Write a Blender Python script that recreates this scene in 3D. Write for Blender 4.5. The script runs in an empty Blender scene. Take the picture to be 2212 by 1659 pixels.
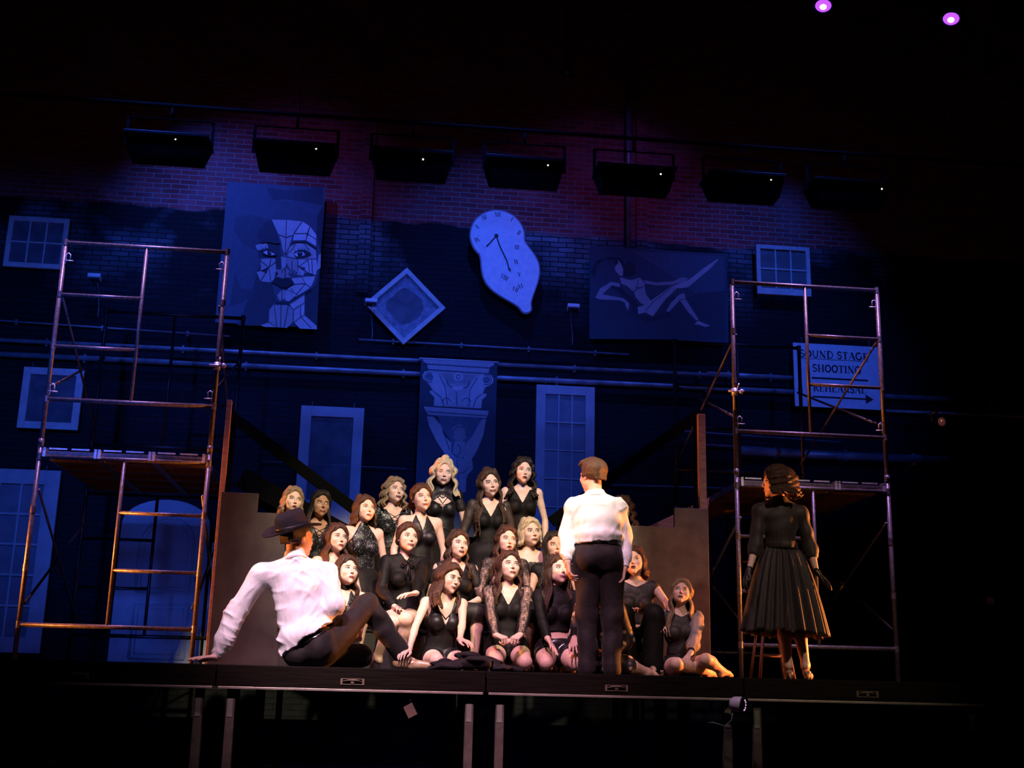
import bpy, bmesh, math, random
import numpy as np
from mathutils import Vector, Matrix

# ------------------------------------------------------------------ camera
PIX_F, PIX_CX, PIX_CY = 2572.0, 1106.0, 829.5
PITCH, YAW, ROLL = math.radians(14.4), math.radians(5.85), math.radians(1.38)
EYE = np.array([0.0, 0.0, -0.128])
_fw = np.array([math.sin(YAW) * math.cos(PITCH), math.cos(YAW) * math.cos(PITCH), math.sin(PITCH)])
_r0 = np.array([math.cos(YAW), -math.sin(YAW), 0.0])
_u0 = np.cross(_r0, _fw)
_rt = _r0 * math.cos(ROLL) + _u0 * math.sin(ROLL)
_up = -_r0 * math.sin(ROLL) + _u0 * math.cos(ROLL)


def at(x, y, Y):
    """world point seen at photo pixel (x, y) on the upright plane at distance Y"""
    d = _rt * (x - PIX_CX) / PIX_F - _up * (y - PIX_CY) / PIX_F + _fw
    t = (Y - EYE[1]) / d[1]
    return EYE + d * t


scene = bpy.context.scene
cam_data = bpy.data.cameras.new('camera')
cam = bpy.data.objects.new('camera', cam_data)
scene.collection.objects.link(cam)
cam_data.sensor_fit = 'HORIZONTAL'
cam_data.sensor_width = 36.0
cam_data.lens = 36.0 * PIX_F / 2212.0
cam_data.clip_end = 200
cam.matrix_world = Matrix(((_rt[0], _up[0], -_fw[0], EYE[0]), (_rt[1], _up[1], -_fw[1], EYE[1]),
                           (_rt[2], _up[2], -_fw[2], EYE[2]), (0, 0, 0, 1)))
scene.camera = cam
scene.view_settings.view_transform = 'Standard'
scene.view_settings.look = 'None'
scene.view_settings.gamma = 1
scene.view_settings.exposure = 0.0

world = bpy.data.worlds.new('world')
scene.world = world
world.use_nodes = True
world.node_tree.nodes['Background'].inputs[0].default_value = (0.004, 0.004, 0.006, 1)
world.node_tree.nodes['Background'].inputs[1].default_value = 0.12


# ------------------------------------------------------------------ lights
def spot(name, loc, aim, power, color, size_deg, blend=0.6, radius=0.12):
    l = bpy.data.lights.new(name, 'SPOT')
    l.energy = power
    l.color = color
    l.spot_size = math.radians(size_deg)
    l.spot_blend = blend
    l.shadow_soft_size = radius
    o = bpy.data.objects.new(name, l)
    scene.collection.objects.link(o)
    o.location = loc
    o.rotation_euler = (Vector(aim) - Vector(loc)).to_track_quat('-Z', 'Y').to_euler()
    return o


BLUE = (0.030, 0.115, 1.0)
INDIGO = (0.26, 0.10, 0.9)
AMBER = (1.0, 0.27, 0.055)
PINK = (1.0, 0.50, 0.72)
WARM = (1.0, 0.86, 0.54)
# blue wash from above the striplights, then front fills added for the wall
spot('blue_wash_light', (-3.3, 11.4, 8.0), (-1.8, 14.2, 4.3), 780, BLUE, 60, 1.0, 0.05)
spot('blue_wash_light', (0.9, 11.4, 8.0), (1.2, 14.2, 4.1), 460, BLUE, 60, 1.0, 0.05)
spot('blue_wash_light', (4.9, 11.4, 8.0), (4.5, 14.2, 4.0), 400, BLUE, 60, 1.0, 0.05)
spot('blue_wash_light', (0.9, 5.0, 4.6), (0.7, 14.2, 3.0), 1150, BLUE, 40, 0.9, 0.15)  # front fills start here, added to lift doors, frames and sign
spot('blue_wash_light', (-3.0, 5.0, 3.6), (-3.9, 14.2, 2.9), 1350, BLUE, 40, 0.9, 0.15)
spot('blue_wash_light', (4.4, 5.0, 5.2), (5.2, 14.2, 3.7), 700, BLUE, 24, 0.9, 0.15)
spot('door_fill_light', (-2.4, 11.9, 0.25), (-2.5, 14.2, 1.0), 30, BLUE, 75, 1.0, 0.1)  # unseen low fill added to brighten the arched door
spot('indigo_wash_light', (-1.2, 11.3, 8.2), (-1.4, 14.2, 5.0), 75, INDIGO, 62, 1.0, 0.1)
spot('indigo_wash_light', (3.0, 11.3, 8.2), (2.6, 14.2, 4.9), 85, INDIGO, 68, 1.0, 0.1)
# house lights on the players
spot('front_light', (1.9, 2.2, 7.4), (0.55, 10.8, 1.45), 6200, WARM, 20.5, 0.4, 0.12)
spot('front_light', (-1.6, 3.0, 7.6), (0.3, 9.5, 0.5), 4300, PINK, 23, 0.7, 0.2)
spot('follow_light', (-2.4, 2.6, 7.4), (-0.42, 9.2, 0.62), 2300, (1.0, 0.86, 0.92), 12, 0.7, 0.12)  # fill added to whiten the seated man's shirt
spot('top_light', (0.4, 7.0, 6.4), (0.6, 9.5, 0.6), 800, (1.0, 0.60, 0.85), 50, 0.8, 0.15)
# booms in the wings
spot('side_light', (-6.2, 10.0, 0.75), (0.0, 10.5, 0.95), 3600, AMBER, 31, 0.6, 0.08)
spot('side_light', (7.8, 10.2, 0.75), (1.8, 9.75, 0.70), 4600, AMBER, 32, 0.6, 0.08)
spot('front_light', (4.6, 1.5, 6.6), (3.3, 9.4, 1.2), 1100, (1.0, 0.74, 0.58), 22, 0.8, 0.15)  # front fill added to lift the woman in the dress
spot('violet_light', (-2.6, 10.0, 7.6), (-2.5, 11.1, 2.2), 2200, (0.58, 0.3, 1.0), 34, 0.8, 0.06)
spot('violet_light', (4.2, 10.0, 7.6), (4.1, 11.1, 2.2), 2200, (0.58, 0.3, 1.0), 34, 0.8, 0.06)


# ------------------------------------------------------------------ materials
def mat(name, color, rough=0.6, metal=0.0, spec=0.5, sheen=0.0, emit=None, estr=0.0, coat=0.0):
    m = bpy.data.materials.new(name)
    m.use_nodes = True
    b = m.node_tree.nodes['Principled BSDF']
    b.inputs['Base Color'].default_value = (*color, 1)
    b.inputs['Roughness'].default_value = rough
    b.inputs['Metallic'].default_value = metal
    b.inputs['Specular IOR Level'].default_value = spec
    b.inputs['Sheen Weight'].default_value = sheen
    b.inputs['Coat Weight'].default_value = coat
    if emit:
        b.inputs['Emission Color'].default_value = (*emit, 1)
        b.inputs['Emission Strength'].default_value = estr
    return m


def N(m, kind, **kw):
    n = m.node_tree.nodes.new(kind)
    for k, v in kw.items():
        if k.startswith('i_'):
            n.inputs[k[2:].replace('_', ' ')].default_value = v
        else:
            setattr(n, k, v)
    return n


def L(m, a, b):
    m.node_tree.links.new(a, b)


def bsdf(m):
    return m.node_tree.nodes['Principled BSDF']


def bump(m, scale=(1, 1, 1), nscale=20, strength=0.3, dist=0.01, detail=4, coord='Object'):
    tc = N(m, 'ShaderNodeTexCoord')
    mp = N(m, 'ShaderNodeMapping')
    mp.inputs['Scale'].default_value = scale
    no = N(m, 'ShaderNodeTexNoise', i_Scale=nscale, i_Detail=detail)
    bp = N(m, 'ShaderNodeBump', i_Strength=strength, i_Distance=dist)
    L(m, tc.outputs[coord], mp.inputs[0])
    L(m, mp.outputs[0], no.inputs[0])
    L(m, no.outputs[0], bp.inputs['Height'])
    L(m, bp.outputs[0], bsdf(m).inputs['Normal'])
    return no, mp


def vary(m, no, c0, c1, p0=0.35, p1=0.65):
    cr = N(m, 'ShaderNodeValToRGB')
    cr.color_ramp.elements[0].color = (*c0, 1)
    cr.color_ramp.elements[1].color = (*c1, 1)
    cr.color_ramp.elements[0].position = p0
    cr.color_ramp.elements[1].position = p1
    L(m, no.outputs[0], cr.inputs[0])
    L(m, cr.outputs[0], bsdf(m).inputs['Base Color'])


def noisy(name, c0, c1, rough=0.6, metal=0.0, nscale=6, scale=(1, 1, 1), strength=0.2, dist=0.005, **kw):
    m = mat(name, c0, rough, metal, **kw)
    no, mp = bump(m, scale, nscale, strength, dist)
    vary(m, no, c0, c1)
    return m


M = {}
M['black_paint'] = noisy('black_paint', (0.004, 0.004, 0.004), (0.009, 0.008, 0.007), 0.6, nscale=9, scale=(1, 1, 6))
M['void_black'] = mat('void_black', (0.0015, 0.0015, 0.0015), 0.9, spec=0.05)
M['stage_black'] = noisy('stage_black', (0.005, 0.0045, 0.004), (0.012, 0.011, 0.010), 0.6, nscale=5, spec=0.25)
M['fascia'] = noisy('fascia', (0.006, 0.0045, 0.003), (0.013, 0.010, 0.007), 0.7, nscale=8, scale=(0.4, 1, 9), spec=0.08)
M['edge_metal'] = noisy('edge_metal', (0.45, 0.4, 0.3), (0.65, 0.6, 0.5), 0.45, 0.7)
M['leg_steel'] = noisy('leg_steel', (0.11, 0.095, 0.07), (0.17, 0.145, 0.11), 0.55, 0.3, nscale=12)
M['tape'] = mat('tape', (0.26, 0.28, 0.23), 0.6)
M['flat_grey_shaded'] = noisy('flat_grey_shaded', (0.016, 0.013, 0.013), (0.036, 0.031, 0.028), 0.75, nscale=5)  # darker copy of flat_grey, puts the left flat's weaker light into colour
M['card'] = mat('card', (0.15, 0.10, 0.07), 0.8)
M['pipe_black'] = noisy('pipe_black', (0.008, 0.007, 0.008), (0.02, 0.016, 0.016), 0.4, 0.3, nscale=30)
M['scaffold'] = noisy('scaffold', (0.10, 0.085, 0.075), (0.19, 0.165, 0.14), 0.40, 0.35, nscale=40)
M['scaffold_light'] = noisy('scaffold_light', (0.36, 0.33, 0.25), (0.55, 0.5, 0.38), 0.38, 0.6, nscale=40)
M['hook'] = noisy('hook', (0.6, 0.62, 0.55), (0.8, 0.8, 0.72), 0.4, 0.5, nscale=25)
M['plank_wood'] = noisy('plank_wood', (0.16, 0.09, 0.045), (0.30, 0.18, 0.09), 0.7, nscale=10, scale=(8, 0.6, 8))
M['raw_wood'] = noisy('raw_wood', (0.17, 0.08, 0.045), (0.28, 0.14, 0.08), 0.7, nscale=9, scale=(1, 6, 6))
M['flat_grey'] = noisy('flat_grey', (0.028, 0.024, 0.020), (0.065, 0.056, 0.047), 0.75, nscale=5)
M['white_paint'] = noisy('white_paint', (0.52, 0.53, 0.52), (0.66, 0.67, 0.66), 0.6, nscale=12)
M['door_paint'] = noisy('door_paint', (0.38, 0.40, 0.42), (0.48, 0.5, 0.52), 0.55, nscale=5)
M['scrim'] = noisy('scrim', (0.085, 0.1, 0.13), (0.15, 0.17, 0.2), 0.9, nscale=6)
M['wall_pipe'] = noisy('wall_pipe', (0.16, 0.18, 0.2), (0.38, 0.4, 0.44), 0.42, 0.3, nscale=4)
M['conduit'] = noisy('conduit', (0.16, 0.17, 0.2), (0.3, 0.3, 0.34), 0.5, 0.4, nscale=6)
M['housing'] = noisy('housing', (0.002, 0.002, 0.002), (0.004, 0.004, 0.004), 0.8, 0.0, spec=0.1)
M['glass_dark'] = mat('glass_dark', (0.02, 0.02, 0.03), 0.08, 0.0, 0.8)
M['lamp_pale'] = mat('lamp_pale', (0.7, 0.72, 0.75), 0.4)


# ------------------------------------------------------------------ mesh helpers
COL = scene.collection


def link(o, parent=None):
    COL.objects.link(o)
    if parent is not None:
        o.parent = parent
    return o


def tag(o, label=None, cat=None, group=None, kind=None):
    if label:
        o['label'] = label
    if cat:
        o['category'] = cat
    if group:
        o['group'] = group
    if kind:
        o['kind'] = kind
    return o


def thing(name, label, cat, loc=(0, 0, 0), group=None, rot=(0, 0, 0)):
    o = bpy.data.objects.new(name, None)
    o.empty_display_size = 0.1
    o.location = loc
    o.rotation_euler = rot
    link(o)
    return tag(o, label, cat, group)


class MB:
    """collects shapes; build() links them as one mesh object"""

    def __init__(self):
        self.v, self.f, self.m, self.s = [], [], [], []

    def add(self, vs, fs, mi=0, smooth=False):
        n = len(self.v)
        self.v += [tuple(map(float, p)) for p in vs]
        self.f += [tuple(int(i) + n for i in f) for f in fs]
        self.m += [mi] * len(fs)
        self.s += [smooth] * len(fs)
        return self

    def box(self, lo, hi, mi=0, rot=None, cen=None):
        x0, y0, z0 = lo
        x1, y1, z1 = hi
        vs = [(x0, y0, z0), (x1, y0, z0), (x1, y1, z0), (x0, y1, z0), (x0, y0, z1), (x1, y0, z1), (x1, y1, z1), (x0, y1, z1)]
        if rot is not None:
            c = Vector(cen if cen is not None else ((x0 + x1) / 2, (y0 + y1) / 2, (z0 + z1) / 2))
            vs = [tuple(rot @ (Vector(p) - c) + c) for p in vs]
        return self.add(vs, [(3, 2, 1, 0), (4, 5, 6, 7), (0, 1, 5, 4), (1, 2, 6, 5), (2, 3, 7, 6), (3, 0, 4, 7)], mi)

    def bar(self, a, b, w, h, mi=0, up=(0, 0, 1)):
        """rectangular bar from a to b, w across, h along up"""
        a, b = Vector(a), Vector(b)
        d = (b - a).normalized()
        u = Vector(up)
        s = d.cross(u)
        if s.length < 1e-4:
            s = d.cross(Vector((1, 0, 0)))
        s.normalize()
        u = s.cross(d).normalized()
        vs = []
        for p in (a, b):
            for i, j in ((-1, -1), (1, -1), (1, 1), (-1, 1)):
                vs.append(tuple(p + s * i * w / 2 + u * j * h / 2))
        return self.add(vs, [(3, 2, 1, 0), (4, 5, 6, 7), (0, 1, 5, 4), (1, 2, 6, 5), (2, 3, 7, 6), (3, 0, 4, 7)], mi)

    def tube(self, pts, r, n=8, mi=0, cap=True, flat=1.0):
        pts = [Vector(p) for p in pts]
        rs = r if isinstance(r, (list, tuple, np.ndarray)) else [r] * len(pts)
        vs, fs = [], []
        prev = None
        for i, p in enumerate(pts):
            d = (pts[min(i + 1, len(pts) - 1)] - pts[max(i - 1, 0)]).normalized()
            if prev is None:
                a = d.cross(Vector((0, 0, 1)))
                if a.length < 1e-3:
                    a = d.cross(Vector((1, 0, 0)))
            else:
                a = prev - d * prev.dot(d)
            a.normalize()
            prev = a
            b = d.cross(a)
            for k in range(n):
                t = 2 * math.pi * k / n
                vs.append(tuple(p + (a * math.cos(t) + b * math.sin(t) * flat) * rs[i]))
        for i in range(len(pts) - 1):
            for k in range(n):
                k2 = (k + 1) % n
                fs.append((i * n + k, i * n + k2, (i + 1) * n + k2, (i + 1) * n + k))
        if cap:
            fs.append(tuple(range(n - 1, -1, -1)))
            fs.append(tuple((len(pts) - 1) * n + k for k in range(n)))
        return self.add(vs, fs, mi, True)

    def lathe(self, prof, n=24, mi=0, mtx=None, smooth=True):
        """profile [(r, z)] turned about z"""
        vs, fs = [], []
        for r, z in prof:
            for k in range(n):
                t = 2 * math.pi * k / n
                vs.append(Vector((r * math.cos(t), r * math.sin(t), z)))
        if mtx is not None:
            vs = [mtx @ v for v in vs]
        for i in range(len(prof) - 1):
            for k in range(n):
                k2 = (k + 1) % n
                fs.append((i * n + k, i * n + k2, (i + 1) * n + k2, (i + 1) * n + k))
        fs.append(tuple(range(n - 1, -1, -1)))
        fs.append(tuple((len(prof) - 1) * n + k for k in range(n)))
        return self.add([tuple(v) for v in vs], fs, mi, smooth)

    def prism(self, poly, y0, y1, mi=0):
        """polygon of (x, z) extruded along y from y0 (front) to y1"""
        n = len(poly)
        ar = sum(poly[i][0] * poly[(i + 1) % n][1] - poly[(i + 1) % n][0] * poly[i][1] for i in range(n))
        if ar < 0:
            poly = poly[::-1]
        vs = [(x, y0, z) for x, z in poly] + [(x, y1, z) for x, z in poly]
        fs = [tuple(range(n)), tuple(range(2 * n - 1, n - 1, -1))]
        for i in range(n):
            j = (i + 1) % n
            fs.append((j, i, i + n, j + n))
        return self.add(vs, fs, mi)

    def mesh(self, name, mats, origin=(0, 0, 0)):
        me = bpy.data.meshes.new(name)
        o = Vector(origin)
        me.from_pydata([tuple(Vector(p) - o) for p in self.v], [], self.f)
        for m in (mats if isinstance(mats, (list, tuple)) else [mats]):
            me.materials.append(M[m] if isinstance(m, str) else m)
        me.polygons.foreach_set('material_index', self.m)
        me.polygons.foreach_set('use_smooth', self.s)
        me.update()
        return me

    def build(self, name, mats, parent=None, origin=(0, 0, 0), bevel=0.0):
        o = bpy.data.objects.new(name, self.mesh(name, mats, origin))
        if parent is None:
            o.location = origin
        link(o, parent)
        if bevel:
            b = o.modifiers.new('bevel', 'BEVEL')
            b.width = bevel
            b.segments = 2
            b.limit_method = 'ANGLE'
        return o

# ================================================================== THE SETTING
WALL_Y = 14.2
FLOOR_Z = -1.0


def brick_material():
    m = mat('brick_wall', (0.1, 0.05, 0.04), 0.65, 0, .2)
    tc = N(m, 'ShaderNodeTexCoord')
    mp = N(m, 'ShaderNodeMapping')
    mp.inputs['Rotation'].default_value = (math.radians(90), 0, 0)
    sep = N(m, 'ShaderNodeSeparateXYZ')
    cmb = N(m, 'ShaderNodeCombineXYZ')
    L(m, tc.outputs['Object'], sep.inputs[0])
    L(m, sep.outputs['X'], cmb.inputs['X'])
    L(m, sep.outputs['Z'], cmb.inputs['Y'])
    # slightly uneven courses
    wob = N(m, 'ShaderNodeTexNoise', i_Scale=1.7, i_Detail=2.0)
    L(m, cmb.outputs[0], wob.inputs[0])
    vm = N(m, 'ShaderNodeVectorMath', operation='MULTIPLY_ADD')
    vm.inputs[1].default_value = (0.03, 0.03, 0)
    L(m, wob.outputs['Color'], vm.inputs[0])
    L(m, cmb.outputs[0], vm.inputs[2])
    br = N(m, 'ShaderNodeTexBrick')
    br.offset = 0.5
    br.inputs['Scale'].default_value = 1.0
    br.inputs['Brick Width'].default_value = 0.213
    br.inputs['Row Height'].default_value = 0.0665
    br.inputs['Mortar Size'].default_value = 0.0065
    br.inputs['Mortar Smooth'].default_value = 0.25
    br.inputs['Bias'].default_value = -0.1
    L(m, vm.outputs[0], br.inputs['Vector'])
    # --- bare red brick above
    br.inputs['Color1'].default_value = (0.26, 0.035, 0.035, 1)
    br.inputs['Color2'].default_value = (0.48, 0.07, 0.07, 1)
    br.inputs['Mortar'].default_value = (0.34, 0.27, 0.27, 1)
    # --- painted brick below, worn pale in patches
    br2 = N(m, 'ShaderNodeTexBrick')
    br2.offset = 0.5
    for k in ('Scale', 'Brick Width', 'Row Height', 'Mortar Size', 'Mortar Smooth', 'Bias'):
        br2.inputs[k].default_value = br.inputs[k].default_value
    br2.inputs['Color1'].default_value = (1, 1, 1, 1)
    br2.inputs['Color2'].default_value = (0.45, 0.45, 0.45, 1)
    br2.inputs['Mortar'].default_value = (0.04, 0.04, 0.04, 1)
    L(m, vm.outputs[0], br2.inputs['Vector'])
    patch = N(m, 'ShaderNodeTexNoise', i_Scale=0.62, i_Detail=3.0, i_Roughness=0.55)
    mp2 = N(m, 'ShaderNodeMapping')
    mp2.inputs['Location'].default_value = (3.3, 1.2, 0)
    L(m, cmb.outputs[0], mp2.inputs[0])
    L(m, mp2.outputs[0], patch.inputs[0])
    # patches only on the upper band of the painted wall
    hgt = N(m, 'ShaderNodeMapRange')
    hgt.inputs['From Min'].default_value = 4.3
    hgt.inputs['From Max'].default_value = 5.6
    L(m, sep.outputs['Z'], hgt.inputs['Value'])
    pr = N(m, 'ShaderNodeMapRange')
    pr.inputs['From Min'].default_value = 0.47
    pr.inputs['From Max'].default_value = 0.70
    L(m, patch.outputs[0], pr.inputs['Value'])
    pm = N(m, 'ShaderNodeMath', operation='MULTIPLY')
    L(m, pr.outputs[0], pm.inputs[0])
    L(m, hgt.outputs[0], pm.inputs[1])
    lvl = N(m, 'ShaderNodeMix', data_type='RGBA')
    lvl.inputs['A'].default_value = (0.005, 0.006, 0.009, 1)
    lvl.inputs['B'].default_value = (0.34, 0.42, 0.48, 1)
    L(m, pm.outputs[0], lvl.inputs['Factor'])
    mul = N(m, 'ShaderNodeMix', data_type='RGBA', blend_type='MULTIPLY')
    mul.inputs['Factor'].default_value = 1.0
    L(m, lvl.outputs['Result'], mul.inputs['A'])
    L(m, br2.outputs['Color'], mul.inputs['B'])
    # --- the ragged line between the two
    edge = N(m, 'ShaderNodeTexNoise', i_Scale=0.8, i_Detail=6.0)
    L(m, cmb.outputs[0], edge.inputs[0])
    ez = N(m, 'ShaderNodeMath', operation='MULTIPLY_ADD')
    ez.inputs[1].default_value = 0.55
    L(m, edge.outputs[0], ez.inputs[0])
    L(m, sep.outputs['Z'], ez.inputs[2])
    gt = N(m, 'ShaderNodeMapRange')
    gt.inputs['From Min'].default_value = 5.55 + 0.27
    gt.inputs['From Max'].default_value = 5.59 + 0.27
    L(m, ez.outputs[0], gt.inputs['Value'])
    # dusty bloom on the bare brick
    dust = N(m, 'ShaderNodeTexNoise', i_Scale=1.1, i_Detail=5.0)
    L(m, vm.outputs[0], dust.inputs[0])
    dr = N(m, 'ShaderNodeMapRange')
    dr.inputs['From Min'].default_value = 0.5
    dr.inputs['From Max'].default_value = 0.8
    dr.inputs['To Max'].default_value = 0.55
    L(m, dust.outputs[0], dr.inputs['Value'])
    dm = N(m, 'ShaderNodeMix', data_type='RGBA')
    dm.inputs['B'].default_value = (0.33, 0.28, 0.34, 1)
    L(m, dr.outputs[0], dm.inputs['Factor'])
    L(m, br.outputs['Color'], dm.inputs['A'])
    fin = N(m, 'ShaderNodeMix', data_type='RGBA')
    L(m, gt.outputs[0], fin.inputs['Factor'])
    L(m, mul.outputs['Result'], fin.inputs['A'])
    L(m, dm.outputs['Result'], fin.inputs['B'])
    L(m, fin.outputs['Result'], bsdf(m).inputs['Base Color'])
    bp = N(m, 'ShaderNodeBump', i_Strength=0.7, i_Distance=0.012)
    L(m, br2.outputs['Color'], bp.inputs['Height'])
    L(m, bp.outputs[0], bsdf(m).inputs['Normal'])
    return m


M['brick'] = brick_material()
b = MB().box((-13, WALL_Y, FLOOR_Z), (14, WALL_Y + 0.3, 10.5), 0)
tag(b.build('wall_back', 'brick'), kind='structure')
b = MB().box((-13, -4, FLOOR_Z - 0.2), (14, WALL_Y, FLOOR_Z), 0)
tag(b.build('floor', 'stage_black'), kind='structure')
b = MB().box((-13, 2, 10.5), (14, WALL_Y + 0.3, 10.7), 0)
tag(b.build('ceiling', 'stage_black'), kind='structure')
# brick pilasters of the back wall
for i, (x0, x1) in enumerate(((-0.52, -0.38), (3.02, 3.16))):
    b = MB().box((x0, WALL_Y - 0.05, 4.6), (x1, WALL_Y, 10.5), 0)
    tag(b.build('trim_%d' % (i + 1), 'brick'), kind='structure')


# ------------------------------------------------------------------ raised decks
def make_deck(x0, x1, y0, y1, label, front=True):
    t = thing('stage_deck', label, 'stage platform', (x0, y0, FLOOR_Z), 'raised stage decks')
    o = (x0, y0, FLOOR_Z)
    MB().box((x0 + .003, y0 + .012, -0.045), (x1 - .003, y1 - .003, 0)).build('deck_top', 'stage_black', t, o)
    f = MB()
    f.box((x0 + .006, y0, -0.150), (x1 - .006, y0 + .04, -0.004))
    f.box((x0 + .006, y1 - .05, -0.150), (x1 - .006, y1 - .01, -0.046))
    f.box((x0 + .006, y0 + .04, -0.150), (x0 + .046, y1 - .05, -0.046))
    f.box((x1 - .046, y0 + .04, -0.150), (x1 - .006, y1 - .05, -0.046))
    f.build('frame', 'fascia', t, o, bevel=0.003)
    if front:
        MB().box((x0 + .02, y0 - .004, -0.168), (x1 - .02, y0 + .03, -0.151)).build('edge_rail', 'edge_metal', t, o, bevel=0.002)
        c = (x0 + x1) / 2
        h = MB()
        z = -0.098
        h.box((c - .085, y0 - .006, z - .022), (c + .085, y0, z - .017))
        h.box((c - .085, y0 - .006, z + .017), (c + .085, y0, z + .022))
        h.box((c - .085, y0 - .006, z - .017), (c - .070, y0, z + .017))
        h.box((c + .070, y0 - .006, z - .017), (c + .085, y0, z + .017))
        h.box((c - .012, y0 - .010, z - .012), (c + .012, y0, z + .012))
        h.tube([(c - .07, y0 - .004, z), (c - .03, y0 - .012, z + .010), (c + .03, y0 - .012, z + .010), (c + .07, y0 - .004, z)], .004, 6)
        h.build('latch_handle', M['latch'], t, o)
    for x in (x0 + .112, x1 - .112):
        for y in (y0 + .08, y1 - .12):
            lg = MB().box((x - .031, y - .031, FLOOR_Z), (x + .031, y + .031, -0.152)).build('leg', 'leg_steel', t, o, bevel=0.004)
            if front and y < y0 + .2:
                MB().box((x - .022, y - .034, -0.36), (x + .016, y - .031, -0.235)).build('tape_patch', 'tape', lg, o)
    return t


M['latch'] = noisy('latch', (0.22, 0.17, 0.11), (0.32, 0.26, 0.18), 0.5, 0.5, nscale=40)
xs = [-5.0, -3.08, -1.155, 0.775, 2.70, 4.60, 6.50]
nm = ['at the far left end of the stage', 'under the left scaffold tower', 'under the seated man in the hat', 'under the kneeling women at centre',
      'under the woman in the full skirt', 'beyond the right scaffold tower']
for i in range(6):
    make_deck(xs[i], xs[i + 1], 8.9, 11.16, 'black front stage deck with latch handle, ' + nm[i])
    make_deck(xs[i], xs[i + 1], 11.17, 13.43, 'black rear stage deck behind the one ' + nm[i], front=False)
# things hanging below the edge
t = tag(MB().box((0.20, 8.93, -0.335), (0.27, 8.934, -0.245), rot=Matrix.Rotation(math.radians(-28), 3, 'Y')).tube([(0.232, 8.932, -0.25), (0.228, 8.932, -0.17)], .0015, 5).build('paper_tag', 'card'),
        'small brown card tag hanging on a string below the stage edge', 'tag')

# led par lamp under the edge
M['par_white'] = mat('par_white', (0.62, 0.58, 0.72), 0.35)
M['par_led'] = mat('par_led', (0.8, 0.6, 0.8), 0.3, emit=(0.9, 0.45, 0.8), estr=0.7)
pc = at(1598, 1522, 8.78)
t = thing('par_lamp', 'small white lamp with a ring of lilac lights hanging under the stage edge', 'stage light', tuple(pc))
ax = Matrix.Translation(Vector(pc)) @ Vector((1, -0.75, -0.12)).to_track_quat('Z', 'Y').to_matrix().to_4x4()
MB().lathe([(.012, -.075), (.038, -.068), (.052, -.045), (.057, 0.0), (.057, .02), (.052, .022)], 24, 0, ax).build('housing', 'par_white', t, tuple(pc))
MB().lathe([(.057, .02), (.061, .022), (.061, .045), (.055, .047), (.050, .030), (.001, .029)], 24, 0, ax).build('bezel', 'housing', t, tuple(pc))
led = MB()
for k in range(12):
    a = 2 * math.pi * k / 12
    c = ax @ Vector((.038 * math.cos(a), .038 * math.sin(a), .033))
    led.lathe([(.0065, -.003), (.006, .002), (.002, .004)], 8, 0, Matrix.Translation(c) @ ax.to_quaternion().to_matrix().to_4x4())
led.build('led_ring', 'par_led', t, tuple(pc))
MB().tube([pc + np.array((-.03, .06, 0)), pc + np.array((-.05, .05, .05)), pc + np.array((-.02, .075, .07))], .006, 6).build('bracket', 'housing', t, tuple(pc))
c0 = [at(1583, 1540, 8.88), at(1580, 1556, 8.88), at(1566, 1569, 8.88), at(1552, 1564, 8.88), at(1538, 1560, 8.9), at(1530, 1562, 8.93)]
tag(MB().tube(c0, .0035, 6).build('power_cord', 'tape'), 'thin pale cord trailing from the white lamp under the stage edge', 'cord')

# ------------------------------------------------------------------ scaffold towers
ZR_U = (3.84, 3.33, 2.83, 2.33)
ZR_L = (1.80, 1.32, 0.81, 0.32)


def frame_part(t, o, x0, x1, y, zs, z0, z1, side, name_mat, post_mats=None):
    """end frame: two posts, full top and bottom rails, a ladder bay on one side"""
    xi = x0 + .745 if side == 'L' else x1 - .745
    f = MB()
    f.tube([(x0, y, z0), (x0, y, z1)], .0215, 12, 0)
    f.tube([(x1, y, z0), (x1, y, z1)], .0215, 12, 0)
    for z in (zs[0], zs[3]):
        f.tube([(x0, y, z), (x1, y, z)], .0205, 10, 0)
    f.tube([(xi, y, zs[3]), (xi, y, zs[0])], .017, 10, 0)
    a, b = (x0, xi) if side == 'L' else (xi, x1)
    for z in zs[1:3]:
        f.tube([(a, y, z), (b, y, z)], .017, 10, 0)
    for x in (x0, x1):
        for z in zs:
            f.tube([(x, y, z - .03), (x, y, z + .03)], .0245, 10, 0, False)
    return f.build('end_frame', name_mat, t, o)


def clamp(t, o, x, y, z, mt='hook'):
    m = MB()
    m.tube([(x, y, z - .035), (x, y, z + .035)], .031, 12)
    m.tube([(x - .07, y - .03, z), (x + .085, y - .03, z)], .011, 8)
    m.lathe([(.014, 0), (.024, .004), (.024, .02), (.014, .024)], 10, 0, Matrix.Translation((x + .062, y - .02, z)) @ Matrix.Rotation(math.pi / 2, 4, 'X'))
    m.tube([(x + .02, y - .045, z + .03), (x + .03, y - .05, z + .075)], .008, 6)
    return m.build('coupler', mt, t, o)


def latch_pin(t, o, x, y, z, s=1):
    m = MB()
    pts = [(x + s * .022, y - .01, z - .05), (x + s * .022, y - .012, z + .04), (x + s * .04, y - .012, z + .055), (x + s * .06, y - .012, z + .04), (x + s * .06, y - .012, z)]
    m.tube(pts, .006, 6)
    m.tube([(x + s * .015, y - .012, z - .02), (x + s * .09, y - .012, z - .02)], .006, 6)
    return m.build('brace_pin', 'hook', t, o)


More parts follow.
